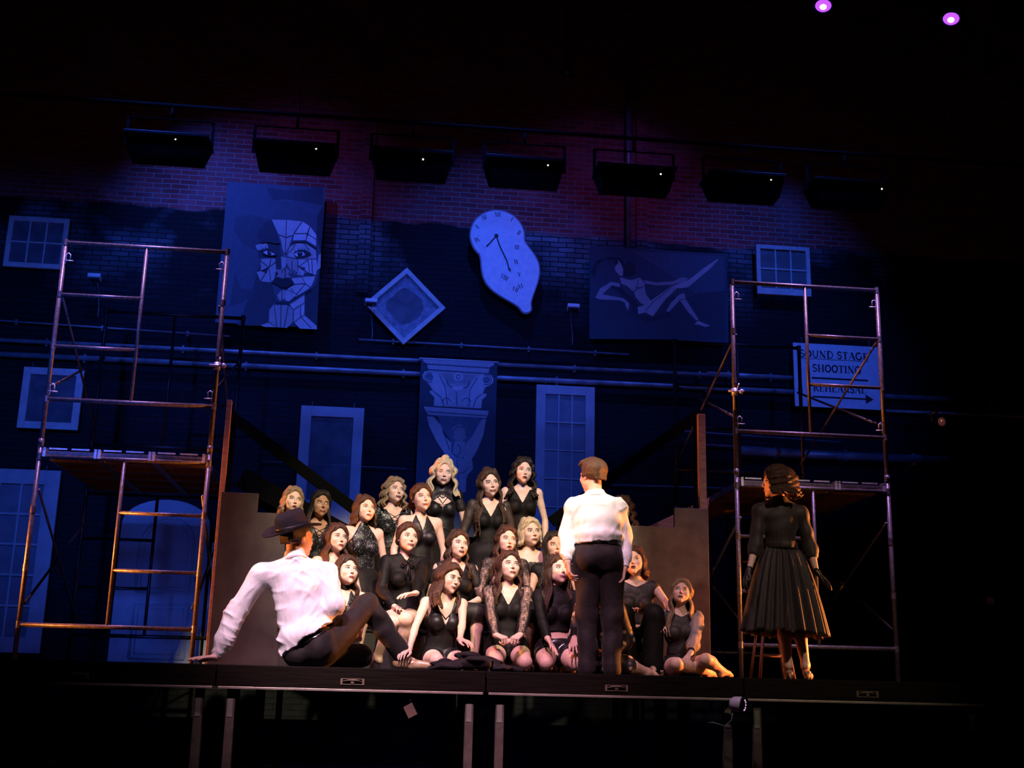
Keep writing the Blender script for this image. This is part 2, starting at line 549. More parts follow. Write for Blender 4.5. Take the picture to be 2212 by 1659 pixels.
def tower(x0, x1, yn, yf, dx, up_side, lo_side, label, light_post):
    o = (x0, yn, 0)
    t = thing('scaffold_tower', label, 'scaffold', o, 'scaffold towers')
    opp = {'L': 'R', 'R': 'L'}
    ml = 'scaffold'
    frame_part(t, o, x0, x1, yn, ZR_U, 1.93, 3.865, up_side, ml)
    frame_part(t, o, x0, x1, yn, ZR_L, 0.0, 1.925, lo_side, ml)
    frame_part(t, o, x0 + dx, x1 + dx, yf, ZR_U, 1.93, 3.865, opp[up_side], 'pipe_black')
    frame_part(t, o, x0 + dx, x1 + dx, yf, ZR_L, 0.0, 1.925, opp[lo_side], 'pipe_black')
    for xn in (x0, x1):
        for za, zb in ((3.30, 2.45), (2.45, 3.30), (1.50, 0.50), (0.50, 1.50)):
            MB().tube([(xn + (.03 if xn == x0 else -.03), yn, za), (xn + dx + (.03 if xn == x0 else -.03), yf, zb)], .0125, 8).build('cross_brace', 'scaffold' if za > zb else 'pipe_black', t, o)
        latch_pin(t, o, xn, yn, 3.68, 1 if xn == x0 else -1)
        latch_pin(t, o, xn, yn, 2.42, 1 if xn == x0 else -1)
    for xn in (x0, x1):
        MB().tube([(xn, yn, 1.90), (xn, yn, 1.96)], .026, 10).build('joint_collar', 'scaffold', t, o)
    clamp(t, o, light_post, yn, 2.715)
    # three planks between the end frames, hooked over the rails
    w = (x1 - x0 - .06) / 3
    for k in range(3):
        a = x0 + .03 + k * w
        p = MB()
        p.box((a + .028, yn + .03, 1.832), (a + w - .028, yf - .03, 1.850))
        for q in range(5):
            yy = yn + .25 + q * (yf - yn - .5) / 4
            p.box((a + .028, yy - .04, 1.80), (a + w - .028, yy + .04, 1.832))
        pl = p.build('plank', 'plank_wood', t, o)
        s = MB()
        s.box((a + .005, yn - .012, 1.80), (a + .028, yf + .012, 1.862))
        s.box((a + w - .028, yn - .012, 1.80), (a + w - .005, yf + .012, 1.862))
        s.box((a + .028, yn + .0, 1.80), (a + w - .028, yn + .03, 1.855))
        s.build('plank_rail', 'scaffold', pl, o, bevel=0.002)
        for xx in (a + .004, a + w - .028):
            h = MB()
            h.box((xx, yn - .034, 1.795), (xx + .024, yn - .012, 1.875))
            h.box((xx, yn - .036, 1.868), (xx + .024, yn + .05, 1.878))
            h.build('plank_hook', 'hook', pl, o)
        for q in range(2):
            c = a + .05 + q * (w - .1) * .52
            MB().box((c, yn - .016, 1.866), (c + w * .33, yn - .008, 1.880)).build('plank_label', 'hook', pl, o)
    return t


LX0, LX1, RX0, RX1, YN, YF = -3.125, -1.635, 3.285, 4.775, 10.9, 13.03
tower(LX0, LX1, YN, YF, -.08, 'L', 'R', 'two storey pipe scaffold tower with a plank deck in front of the arched door', LX1)
tower(RX0, RX1, YN, YF, -.06, 'R', 'L', 'two storey pipe scaffold tower with a plank deck behind the woman in the full skirt', RX0)

# stairs that lead from the plank decks down behind the women
for lab, pa, pb, ra, rb, Y0, wd in (('dark staircase with a black handrail falling from the left scaffold deck', (522, 1012), (800, 1165), (492, 893), (815, 1137), 11.95, 'void_black'),
                                    ('wooden staircase with a black handrail falling from the right scaffold deck', (1556, 1068), (1385, 1150), (1515, 890), (1190, 1128), 12.0, 'raw_wood')):
    a, c = at(*pa, Y0), at(*pb, Y0)
    o = (a[0], Y0, 0)
    t = thing('staircase', lab, 'staircase', o, 'staircases beside the scaffolds')
    d = c - a
    low = a + d * ((a[2] - .80) / (a[2] - c[2]))
    for yy in (Y0, Y0 + .85):
        MB().bar((a[0], yy, a[2] - .09), (low[0], yy, low[2] - .09), .04, .20).build('stringer', wd, t, o, bevel=0.003)
    for yy in (Y0, Y0 + .85):
        MB().box((low[0] - .03, yy - .03, 0), (low[0] + .03, yy + .03, low[2] - .16)).build('stair_leg', wd, t, o)
    for k in range(5):
        u = (k + .5) / 5
        x, z = a[0] + (low[0] - a[0]) * u, a[2] + (low[2] - a[2]) * u
        MB().box((x - .12, Y0 + .02, z - .06), (x + .12, Y0 + .83, z - .025)).build('tread', wd, t, o, bevel=0.003)
    r1, r2 = at(*ra, Y0 - .05), at(*rb, Y0 - .05)
    MB().bar(r1, r2, .05, .11).build('handrail', 'void_black', t, o, bevel=0.004)
    for u in (.04, .95):
        p = r1 + (r2 - r1) * u
        MB().box((p[0] - .02, p[1] + .0, 0), (p[0] + .02, p[1] + .04, p[2] - .03)).build('rail_post', 'void_black', t, o)

# stepped grey side flats
def stepped_flat(pts, y0, y1, label, mirror_posts):
    o = (pts[0][0], y0, 0)
    t = thing('stepped_flat', label, 'scenery flat', o, 'grey stepped scenery flats')
    MB().prism(pts, y0, y1).build('panel', 'flat_grey_shaded' if pts[0][0] < 0 else 'flat_grey', t, o, bevel=0.004)
    for x in mirror_posts:
        MB().box((x - .03, y1, 0), (x + .03, y1 + .09, 1.25)).build('batten', 'raw_wood', t, o)
    return t


stepped_flat([(-1.43, 0), (-0.86, 0), (-0.86, 1.30), (-1.115, 1.30), (-1.115, 1.465), (-1.43, 1.465)], 10.38, 10.42,
             'grey stepped plywood flat at the left end of the chorus', (-1.35, -0.93))
k_ = 10.72 / 10.38
stepped_flat([(x * k_, (z + .128) * k_ - .128 if z > 0 else 0) for x, z in [(2.86, 0), (2.86, 1.485), (2.55, 1.485), (2.55, 1.31), (2.24, 1.31), (1.98, 1.31), (1.98, 0)]], 10.72, 10.76,
             'grey stepped plywood flat behind the woman in sheer grey sleeves', (2.15, 2.88))
for x, y, z1, lab in ((-1.475, 10.72, 2.36, 'slim wooden post between the left scaffold and the grey flat'), (2.93, 10.80, 2.46, 'rough wooden post between the right scaffold and the grey flat')):
    tag(MB().box((x - (.022 if x < 0 else .035), y, 0), (x + (.022 if x < 0 else .035), y + .06, z1)).build('wooden_post', 'raw_wood', bevel=0.003), lab, 'post', 'wooden posts beside the grey flats')

# dark seat steps and standing blocks for the chorus
for (x0, x1, y0, y1, z, lab) in ((-0.86, 0.52, 10.36, 10.62, .34, 'low black bench under the seated women at left'),
                                 (0.54, 1.96, 10.56, 10.98, .36, 'low black bench under the seated women at centre'),
                                 (2.00, 2.34, 10.24, 10.56, .20, 'small black block under the woman in the long black skirt'),
                                 (-0.40, 0.10, 11.33, 11.75, .18, 'low black block under the woman with criss-cross straps at back'),
                                 (0.22, 2.2, 11.33, 11.75, .34, 'tall black block under the back row women at centre')):
    t = thing('riser_block', lab, 'stage block', (x0, y0, 0), 'black blocks under the chorus')
    MB().box((x0, y0, 0), (x1, y1, z - .02)).build('carcass', 'black_paint', t, (x0, y0, 0), bevel=0.004)
    MB().box((x0 - .01, y0 - .012, z - .02), (x1 + .01, y1 + .004, z)).build('lid', 'stage_black', t, (x0, y0, 0), bevel=0.003)


# ------------------------------------------------------------------ hung doors, windows, frames
HY = 14.06   # face plane of what hangs on the wall


M['clear_glass'] = mat('clear_glass', (.8, .85, .9), .04, 0, .9)
bsdf(M['clear_glass']).inputs['Alpha'].default_value = .12


def framed(name, label, cat, x0, x1, z0, z1, w, nx=0, nz=0, fill='scrim', y=HY, th=.05, group=None, bar=.02, wb=None, fm='white_paint'):
    o = ((x0 + x1) / 2, y, z0)
    t = thing(name, label, cat, o, group)
    wb = wb or w
    f = MB()
    f.box((x0, y, z0), (x0 + w, y + th, z1))
    f.box((x1 - w, y, z0), (x1, y + th, z1))
    f.box((x0 + w, y, z1 - w), (x1 - w, y + th, z1))
    f.box((x0 + w, y, z0), (x1 - w, y + th, z0 + wb))
    f.build('frame', fm, t, o, bevel=0.004)
    if fill:
        MB().box((x0 + w, y + th * .7, z0 + wb), (x1 - w, y + th * .9, z1 - w)).build('backing', fill, t, o)
    if nx or nz:
        g = MB()
        for i in range(1, nx):
            c = x0 + w + (x1 - x0 - 2 * w) * i / nx
            g.box((c - bar / 2, y + .008, z0 + wb), (c + bar / 2, y + th * .68, z1 - w))
        for i in range(1, nz):
            c = z0 + wb + (z1 - z0 - w - wb) * i / nz
            g.box((x0 + w, y + .010, c - bar / 2), (x1 - w, y + th * .66, c + bar / 2))
        g.build('glazing_bars', fm, t, o)
    if not fill:
        MB().box((x0 + w, y + th * .4, z0 + wb), (x1 - w, y + th * .48, z1 - w)).build('panes', 'clear_glass', t, o)
    hk = MB()
    for xx in (x0 + w, x1 - w):
        hk.tube([(xx, y + th / 2, z1), (xx, y + th / 2, z1 + .06)], .004, 6)
        hk.tube([(xx, y + th / 2, z1 + .04), (xx, WALL_Y, z1 + .04)], .004, 6)
    hk.build('hanger', 'conduit', t, o)
    return t


M['door_dim'] = noisy('door_dim', (0.16, 0.17, 0.2), (0.22, 0.23, 0.26), 0.4, nscale=5)
G = 'old doors and sashes hung on the brick wall'
framed('window_sash', 'white six pane window sash high above the right scaffold', 'window', 4.57, 5.285, 4.857, 5.53, .055, 3, 2, None, group=G, bar=.018, wb=.085)
framed('window_sash', 'old window sash with tall panes at the upper left', 'window', -4.73, -4.02, 4.65, 5.30, .06, 3, 2, 'scrim', group=G, bar=.018)
framed('picture_frame', 'plain pale frame with dark backing at the left behind the scaffold', 'frame', -4.33, -3.64, 2.685, 3.42, .085, 0, 0, 'scrim', group=G)
framed('door_panel', 'large many paned glass door low at the far left', 'door', -4.85, -3.77, .14, 2.20, .17, 3, 5, 'door_dim', group=G, bar=.025, fm='door_paint')
framed('door_panel', 'tall pale door with one long open panel left of the painted column', 'door', -1.085, -0.335, 0.9, 3.11, .125, 0, 0, 'scrim', group=G, wb=1.08, fm='door_paint')
framed('door_panel', 'tall fifteen pane glass door right of the painted column', 'door', 1.745, 2.47, 1.2, 3.513, .115, 3, 6, 'door_dim', group=G, bar=.018, fm='door_paint')

# diamond frame
dc = Vector(((-0.40 + 0.588) / 2, HY + .02, (4.929 + 3.927) / 2))
t = thing('mirror_frame', 'square pale frame hung on its corner like a diamond below the paintings', 'frame', tuple(dc))
h = .352
R = Matrix.Rotation(math.radians(45), 3, 'Y')


def rot_pts(pts, y):
    out = []
    for x, z in pts:
        v = R @ Vector((x, 0, z))
        out.append((v.x, v.z))
    return out


f = MB()
q = .055
for pl in ([(-h, -h), (h, -h), (h - q, -h + q), (-h + q, -h + q)], [(h, -h), (h, h), (h - q, h - q), (h - q, -h + q)],
           [(h, h), (-h, h), (-h + q, h - q), (h - q, h - q)], [(-h, h), (-h, -h), (-h + q, -h + q), (-h + q, h - q)]):
    f.prism(rot_pts(pl, 0), -.03, .03)
f.build('frame', 'white_paint', t)
MB().prism(rot_pts([(-h + q, -h + q), (h - q, -h + q), (h - q, h - q), (-h + q, h - q)], 0), .005, .015).build('pane', M['scrim'], t)
# cloudy worn border round the glass
M['cloud'] = noisy('cloud', (0.16, 0.2, 0.26), (0.3, 0.34, 0.4), 0.7, nscale=20)
ring = MB()
n = 48
inn, outp = [], []
for k in range(n):
    a = 2 * math.pi * k / n
    c, s = math.cos(a), math.sin(a)
    e = 1 / max(abs(c), abs(s))
    ro = (h - q) * e
    ri = .205 * (abs(c) ** 3.2 + abs(s) ** 3.2) ** (-1 / 3.2) * (1 + .035 * math.sin(5 * a + 1) + .02 * math.sin(11 * a))
    outp.append((ro * c, ro * s))
    inn.append((ri * c, ri * s))
po, pi_ = rot_pts(outp, 0), rot_pts(inn, 0)
vs = [(x, .003, z) for x, z in po] + [(x, .004, z) for x, z in pi_]
ring.add(vs, [((k + 1) % n, k, n + k, n + (k + 1) % n) for k in range(n)])
ring.build('worn_border', 'cloud', t)

# arched door
def arch(x0, x1, z0, zs, z1, n=14):
    pts = [(x0, z0), (x1, z0), (x1, zs)]
    c = (x0 + x1) / 2
    for k in range(1, n):
        a = math.pi * k / n
        pts.append((c + (x1 - x0) / 2 * math.cos(a), zs + (z1 - zs) * math.sin(a)))
    pts.append((x0, zs))
    return pts


t = thing('arched_door', 'wide pale arched door with a round topped panel behind the left scaffold', 'door', (-2.53, HY, 0), G)
o = (-2.53, HY, 0)
MB().prism(arch(-3.03, -2.03, .02, 1.62, 1.915), HY, HY + .06).build('slab', 'door_paint', t, o, bevel=0.006)
m = MB()
for (ax0, ax1, az0, azs, az1) in ((-2.80, -2.20, .86, 1.42, 1.70),):
    pl = arch(ax0, ax1, az0, azs, az1)
    m.tube([(x, HY, z) for x, z in pl] + [(pl[0][0], HY, pl[0][1])], .018, 8)
    pl = arch(ax0 + .05, ax1 - .05, az0 + .05, azs, az1 - .05)
    m.tube([(x, HY, z) for x, z in pl] + [(pl[0][0], HY, pl[0][1])], .009, 8)
m.build('upper_moulding', 'door_paint', t, o)
m = MB()
for d, r in ((0, .018), (.05, .009)):
    pl = [(-2.80 + d, .12 + d), (-2.20 - d, .12 + d), (-2.20 - d, .72 - d), (-2.80 + d, .72 - d), (-2.80 + d, .12 + d)]
    m.tube([(x, HY, z) for x, z in pl], r, 8)
m.build('lower_moulding', 'door_paint', t, o)
m = MB().tube([(-2.12, HY, 1.0), (-2.12, HY - .05, 1.0)], .012, 8)
m.lathe([(.008, 0), (.028, .01), (.028, .03), (.01, .04)], 12, 0, Matrix.Translation((-2.12, HY - .05, 1.0)) @ Matrix.Rotation(math.pi / 2, 4, 'X'))
m.build('door_knob', 'conduit', t, o)
tag(MB().box((-2.0, HY + .06, 0), (-1.93, HY + .1, 1.45)).build('door_jamb', 'door_paint'), 'narrow pale board standing at the right edge of the arched door', 'board')

# ------------------------------------------------------------------ pipes along the wall
def wall_pipe(pts, r, label, mt='wall_pipe', n=12, brackets=0):
    o = tuple(pts[0])
    t = thing('wall_pipe', label, 'pipe', o, 'pipes along the back wall')
    MB().tube(pts, r, n).build('pipe', mt, t, o)
    if brackets:
        m = MB()
        a, b_ = Vector(pts[0]), Vector(pts[-1])
        for k in range(brackets):
            p = a.lerp(b_, (k + .5) / brackets)
            m.tube([(p.x, p.y, p.z - r - .01), (p.x, p.y, p.z + r + .01)], r * .5, 6)
            m.box((p.x - .012, p.y, p.z - r - .02), (p.x + .012, WALL_Y, p.z + r + .02))
        m.build('bracket', 'conduit', t, o)
    return t


PY = 14.1
wall_pipe([(-6.5, PY, 3.56), (10.5, PY, 3.60)], .034, 'longest pale pipe along the wall behind the painted column top', brackets=9)
wall_pipe([(-6.5, PY, 3.735), (4.6, PY, 3.755)], .026, 'slimmer pale pipe just above the longest wall pipe', brackets=7)
wall_pipe([(-0.45, PY, 3.975), (2.9, PY, 3.965)], .014, 'thin conduit under the diamond frame', 'conduit', 8, 4)
wall_pipe([(-6.0, PY, 4.0), (-2.0, PY, 3.93)], .012, 'thin conduit crossing behind the left scaffold', 'conduit', 8, 4)
wall_pipe([(3.9, PY, 3.77), (5.0, PY, 3.77)], .030, 'short pale pipe left of the sound stage sign', brackets=2)
wall_pipe([(6.15, PY, 3.40), (9.6, PY, 3.43)], .020, 'slim pipe right of the sound stage sign', brackets=2)
wall_pipe([(3.35, PY, 2.86), (3.38, PY, 2.98), (3.5, PY, 3.02), (5.6, PY, 2.97)], .010, 'thin bent conduit behind the right scaffold deck', 'conduit', 8, 0)
wall_pipe([(3.75, PY, 2.72), (3.78, PY, 2.83), (3.88, PY, 2.86), (8.0, PY, 2.80)], .012, 'second bent conduit just above the fat duct', 'conduit', 8, 0)
wall_pipe([(4.28, 14.02, 2.78), (6.95, 14.02, 2.78)], .055, 'fat round duct behind the top of the right scaffold deck', brackets=3)
wall_pipe([(2.9, PY, 5.15), (2.9, PY, 7.8)], .035, 'upright pipe running up above the reclining figure painting', 'wall_pipe', brackets=3)
wall_pipe([(-1.5, PY, 2.42), (0.2, PY, 2.40)], .007, 'thin cable tacked across the tall pale door', 'conduit', 6, 0)
wall_pipe([(2.55, PY, 2.31), (4.6, PY, 2.33)], .009, 'thin cable between the glass door and the right scaffold', 'conduit', 6, 0)

# small wall lamps
for (px, py, lab) in ((205, 600, 'small wall floodlight on an arm behind the left scaffold'), (1238, 665, 'small wall floodlight on an arm left of the reclining figure painting'),
                      (802, 654, 'small pale wall lamp peeping out left of the diamond frame')):
    p = at(px, py, 13.95)
    t = thing('wall_lamp', lab, 'wall lamp', tuple(p), 'small lamps on the back wall')
    o = tuple(p)
    MB().box((p[0] - .075, p[1] - .06, p[2] - .02), (p[0] + .075, p[1] + .05, p[2] + .03), rot=Matrix.Rotation(math.radians(-14), 3, 'X')).build('hood', 'lamp_pale', t, o, bevel=0.006)
    MB().box((p[0] - .06, p[1] - .05, p[2] - .035), (p[0] + .06, p[1] + .04, p[2] - .018)).build('lens', 'glass_dark', t, o)
    MB().tube([(p[0], p[1] + .04, p[2]), (p[0], WALL_Y - .04, p[2] - .05), (p[0] + .03, WALL_Y - .03, p[2] - .3), (p[0] + .03, WALL_Y - .03, p[2] - .42)], .009, 6).build('arm', 'conduit', t, o)


# ------------------------------------------------------------------ hanging lights
M['gleam_glow'] = mat('gleam_glow', (1, .9, .7), 0.3, emit=(1, .85, .6), estr=5.0)  # glow standing in for small gleams on the striplight housings
M['lens_violet'] = mat('lens_violet', (0.5, 0.2, 0.9), 0.2, emit=(0.30, 0.05, 1.0), estr=2.2)
M['lens_core'] = mat('lens_core', (0.9, 0.7, 1), 0.2, emit=(0.9, 0.42, 1.0), estr=3.2)
FY = 12.2
fx = [(270, 265, 447, 320, 380, 287), (550, 292, 720, 350, 683, 317), (815, 312, 965, 375, 914, 343), (1060, 330, 1213, 385, 1184, 356),
      (1303, 345, 1452, 405, 1428, 375), (1540, 360, 1690, 413, 1666, 381), (1780, 385, 1905, 438, 1906, 407)]
names = ['farthest left', 'second from the left', 'third from the left', 'middle', 'third from the right', 'second from the right', 'farthest right']
zt = 5.62
for i, (a, b1, c, d, gx, gy) in enumerate(fx):
    x0, x1 = at(a, b1, FY)[0], at(c, d, FY)[0]
    xc, w = (x0 + x1) / 2, .88
    o = (xc, FY, zt)
    t = thing('hanging_striplight', 'black box striplight before the brick wall, %s in the row' % names[i], 'stage light', o, 'row of black hanging striplights')
    m = MB()
    zb = 5.385
    for sx in (0,):
        vs = [(xc - w / 2, FY, zt), (xc + w / 2, FY, zt), (xc + w / 2, FY + .4, zt), (xc - w / 2, FY + .4, zt),
              (xc - w * .44, FY + .05, zb), (xc + w * .44, FY + .05, zb), (xc + w * .44, FY + .3, zb), (xc - w * .44, FY + .3, zb)]
        m.add(vs, [(0, 1, 2, 3), (7, 6, 5, 4), (0, 4, 5, 1), (1, 5, 6, 2), (2, 6, 7, 3), (3, 7, 4, 0)])
    m.build('housing', 'housing', t, o, bevel=0.006)
    MB().box((xc - w / 2 - .015, FY - .015, zt), (xc + w / 2 + .015, FY + .415, zt + .035)).build('top_plate', 'pipe_black', t, o, bevel=0.004)
    y = MB()
    for s in (-1, 1):
        y.bar((xc + s * (w / 2 + .02), FY + .2, zt - .05), (xc + s * (w / 2 + .02), FY + .2, zt + .28), .035, .006, up=(0, 1, 0))
    y.bar((xc - w / 2 - .02, FY + .2, zt + .28), (xc + w / 2 + .02, FY + .2, zt + .28), .035, .006)
    y.tube([(xc, FY + .2, zt + .28), (xc, FY + .2, zt + .42)], .018, 8)
    y.build('yoke', 'housing', t, o)
    g = at(gx, gy, FY - .002)
    MB().lathe([(.001, -.006), (.009, -.004), (.009, .004), (.001, .006)], 8, 0, Matrix.Translation((g[0], FY + .012, min(g[2], zt - .04))) @ Matrix.Rotation(math.pi / 2, 4, 'X')).build('gleam_dot', 'gleam_glow', t, o)
t = thing('pipe_batten', 'long black pipe carrying the row of hanging striplights', 'pipe', (0, FY + .2, zt + .45))
MB().tube([(-6, FY + .2, zt + .45), (9, FY + .2, zt + .45)], .024, 10).build('pipe', 'housing', t, (0, FY + .2, zt + .45))
for x in (-5, -1.2, 2.6, 6.4):
    MB().tube([(x, FY + .2, zt + .45), (x, FY + .2, 10.5)], .004, 5).build('hanging_cable', 'housing', t, (0, FY + .2, zt + .45))

for i, (px, py, lab) in enumerate(((1778, 16, 'moving stage light glowing brightest violet at the top edge'), (2054, 44, 'moving stage light glowing violet at the upper right corner'))):
    p = at(px, py, 9.0)
    t = thing('moving_light', lab, 'stage light', tuple(p), 'violet moving lights')
    ax = Matrix.Translation(Vector(p)) @ Vector((-.25 - .1 * i, -.35, -1)).to_track_quat('Z', 'Y').to_matrix().to_4x4()
    MB().lathe([(.04, -.30), (.085, -.28), (.10, -.18), (.10, -.02), (.082, 0.0), (.07, -.02), (.07, -.06), (.001, -.06)], 24, 0, ax).build('head', 'housing', t, tuple(p))
    MB().lathe([(.071, -.030), (.060, -.014), (.036, -.006)], 24, 0, ax).build('lens', 'lens_violet', t, tuple(p))
    MB().lathe([(.037, -.008), (.02, -.003), (.001, -.001)], 24, 0, ax).build('lens_centre', 'lens_core', t, tuple(p))
    q = Vector(p)
    m = MB()
    for s in (-1, 1):
        m.bar((q.x + s * .125, q.y + .04, q.z + .12), (q.x + s * .125, q.y + .06, q.z + .42), .03, .05)
    m.bar((q.x - .14, q.y + .06, q.z + .42), (q.x + .14, q.y + .06, q.z + .42), .07, .04)
    m.build('yoke', 'housing', t, tuple(p))
    m = MB().box((q.x - .15, q.y - .06, q.z + .44), (q.x + .15, q.y + .18, q.z + .53))
    m.tube([(q.x, q.y + .06, q.z + .53), (q.x, q.y + .06, q.z + .66)], .02, 8)
    m.build('base', 'housing', t, tuple(p), bevel=0.01)
zb = at(1778, 16, 9.0)[2] + .68
t = tag(MB().tube([(-6, 9.06, zb), (9, 9.06, zb)], .024, 10).build('pipe_batten', 'pipe_black'), 'black pipe above the frame that carries the violet moving lights', 'pipe')


def can_light(px, py, Y, r, aim, label, mt='housing'):
    p = at(px, py, Y)
    t = thing('can_light', label, 'stage light', tuple(p), 'unlit round stage lamps')
    ax = Matrix.Translation(Vector(p)) @ Vector(aim).to_track_quat('Z', 'Y').to_matrix().to_4x4()
    MB().lathe([(r * .5, -r * 3), (r * .9, -r * 2.6), (r, 0), (r * .92, 0), (r * .9, -r * .5), (.001, -r * .5)], 20, 0, ax).build('barrel', mt, t, tuple(p))
    MB().lathe([(r * .89, -r * .45), (r * .5, -r * .25), (.001, -r * .2)], 20, 0, ax).build('lens', 'lens_dim', t, tuple(p))
    q = Vector(p)
    MB().tube([q + Vector((-r * 1.2, .05, 0)), q + Vector((-r * 1.2, .08, r * 2.2)), q + Vector((r * 1.2, .08, r * 2.2)), q + Vector((r * 1.2, .05, 0))], .008, 6).build('yoke', 'pipe_black', t, tuple(p))
    return t


M['lens_dim'] = mat('lens_dim', (0.25, 0.25, 0.4), 0.15, 0.0, 0.8)
can_light(1225, 157, 10.0, .045, (-.2, -1, -.5), 'dim round lamp hanging alone high above the drooping clock')
can_light(2033, 912, 13.2, .07, (-1, -.8, -.5), 'round lamp on the wall to the right of the scaffold')
can_light(2137, 1298, 12.6, .07, (-1, -.8, -.2), 'round lamp standing low at the far right')
q = at(2137, 1298, 12.6)
tag(MB().tube([(q[0] + .10, q[1] + .08, FLOOR_Z), (q[0] + .10, q[1] + .08, q[2] - .055)], .02, 8).build('lamp_stand', 'pipe_black'), 'dark upright stand behind the low round lamp at the right', 'stand')
q = at(2033, 912, 13.2)
tag(MB().tube([(q[0], q[1] + .09, q[2] + .15), (q[0], WALL_Y, q[2] + .15)], .02, 8).build('lamp_bracket', 'pipe_black'), 'dark wall arm carrying the round lamp right of the scaffold', 'bracket')
q = at(1225, 157, 10.0)
tag(MB().tube([(q[0], q[1] + .08, q[2] + .09), (q[0], q[1] + .08, 10.5)], .01, 8).build('drop_pipe', 'pipe_black'), 'thin black pipe from which the lone dim lamp hangs', 'pipe')

# ================================================================== PAINTINGS AND SIGN ON THE WALL
def shade(v):
    k = 'paint_%03d' % int(v * 1000)
    if k not in M:
        q = 1.0 if v >= .3 else .55
        M[k] = noisy(k, (v * .88 * q, v * .93 * (q + 1) / 2, v * 1.02), (v * 1.05 * q, v * 1.05 * (q + 1) / 2, v * 1.15), 0.8, nscale=14, strength=.05)
    return k


def flat_shapes(name, shapes, conv, y, parent, origin=(0, 0, 0), d0=.0012):
    """painted shapes [(shade, [(x, y) ...])] on an upright panel, each a thin layer a hair above the last"""
    mats, m = [], MB()
    for i, (v, pts) in enumerate(shapes):
        k = shade(v) if not isinstance(v, str) else v
        if k not in mats:
            mats.append(k)
        pw = [conv(*p) for p in pts]
        bmm = bmesh.new()
        yy = y - d0 * (1 + i * .12)
        vs = [bmm.verts.new((x, yy, z)) for x, z in pw]
        try:
            f = bmm.faces.new(vs)
        except ValueError:
            continue
        f.normal_update()
        if f.normal.y > 0:
            f.normal_flip()
        bmesh.ops.triangulate(bmm, faces=bmm.faces[:], ngon_method='EAR_CLIP')
        bmm.verts.index_update()
        m.add([v_.co[:] for v_ in bmm.verts], [[v_.index for v_ in f_.verts] for f_ in bmm.faces], mats.index(k))
        bmm.free()
    o = m.build(name, mats, parent, origin)
    return o


def line_shape(pts, w):
    """thin polygon along a polyline in picture coordinates"""
    L_, R_ = [], []
    for i, p in enumerate(pts):
        a, c = pts[max(i - 1, 0)], pts[min(i + 1, len(pts) - 1)]
        dx, dy = c[0] - a[0], c[1] - a[1]
        n = math.hypot(dx, dy) or 1
        L_.append((p[0] - dy / n * w / 2, p[1] + dx / n * w / 2))
        R_.append((p[0] + dy / n * w / 2, p[1] - dx / n * w / 2))
    return L_ + R_[::-1]


def seg_shapes(v, pts, w):
    return [(v, line_shape([pts[i], pts[i + 1]], w)) for i in range(len(pts) - 1)]


def conv_crop(sx, sy, x0, y0, Y):
    def c(x, y):
        p = at(x0 + x / sx, y0 + y / sy, Y)
        return (float(p[0]), float(p[2]))
    return c


def poly_offset(o, pts):
    return pts


# ---- portrait of faceted planes
PYF = 14.02
cv = conv_crop(4.741, 4.741, 470, 380, PYF)
o = (-1.57, PYF, 4.99)
t = thing('face_painting', 'tall painted panel of a woman\'s face in pale angular facets', 'painting', o)
MB().box((-2.175, PYF, 4.075), (-0.97, PYF + .04, 5.905)).build('panel', shade(.17), t, o)
MB().box((-1.8, PYF + .04, 5.3), (-1.3, WALL_Y - .002, 5.38)).build('cleat', 'conduit', t, o)
S = []
S += [(0.110, [(560, 250), (700, 235), (860, 260), (1085, 300), (1075, 100), (900, 140), (700, 150), (500, 120)]),
      (0.132, [(180, 430), (330, 400), (560, 450), (600, 600), (480, 800), (260, 700), (165, 560)]),
      (0.187, [(560, 252), (700, 240), (860, 262), (1078, 302), (1080, 470), (880, 340), (700, 275)]),
      (0.094, [(560, 450), (620, 620), (650, 800), (640, 1000), (580, 1060), (560, 1120), (600, 1260), (560, 1320), (520, 1490), (430, 1535), (200, 1530), (300, 1300), (380, 1100), (400, 980), (440, 900), (390, 720), (430, 660), (400, 600), (480, 480)]),
      (0.083, [(1015, 600), (1060, 800), (1040, 980), (1000, 1120), (900, 1200), (890, 1420), (1020, 1540), (1030, 1300), (1085, 300), (1020, 420)]),
      (0.116, [(240, 1150), (180, 1000), (120, 1330), (260, 1290), (420, 1180)])]
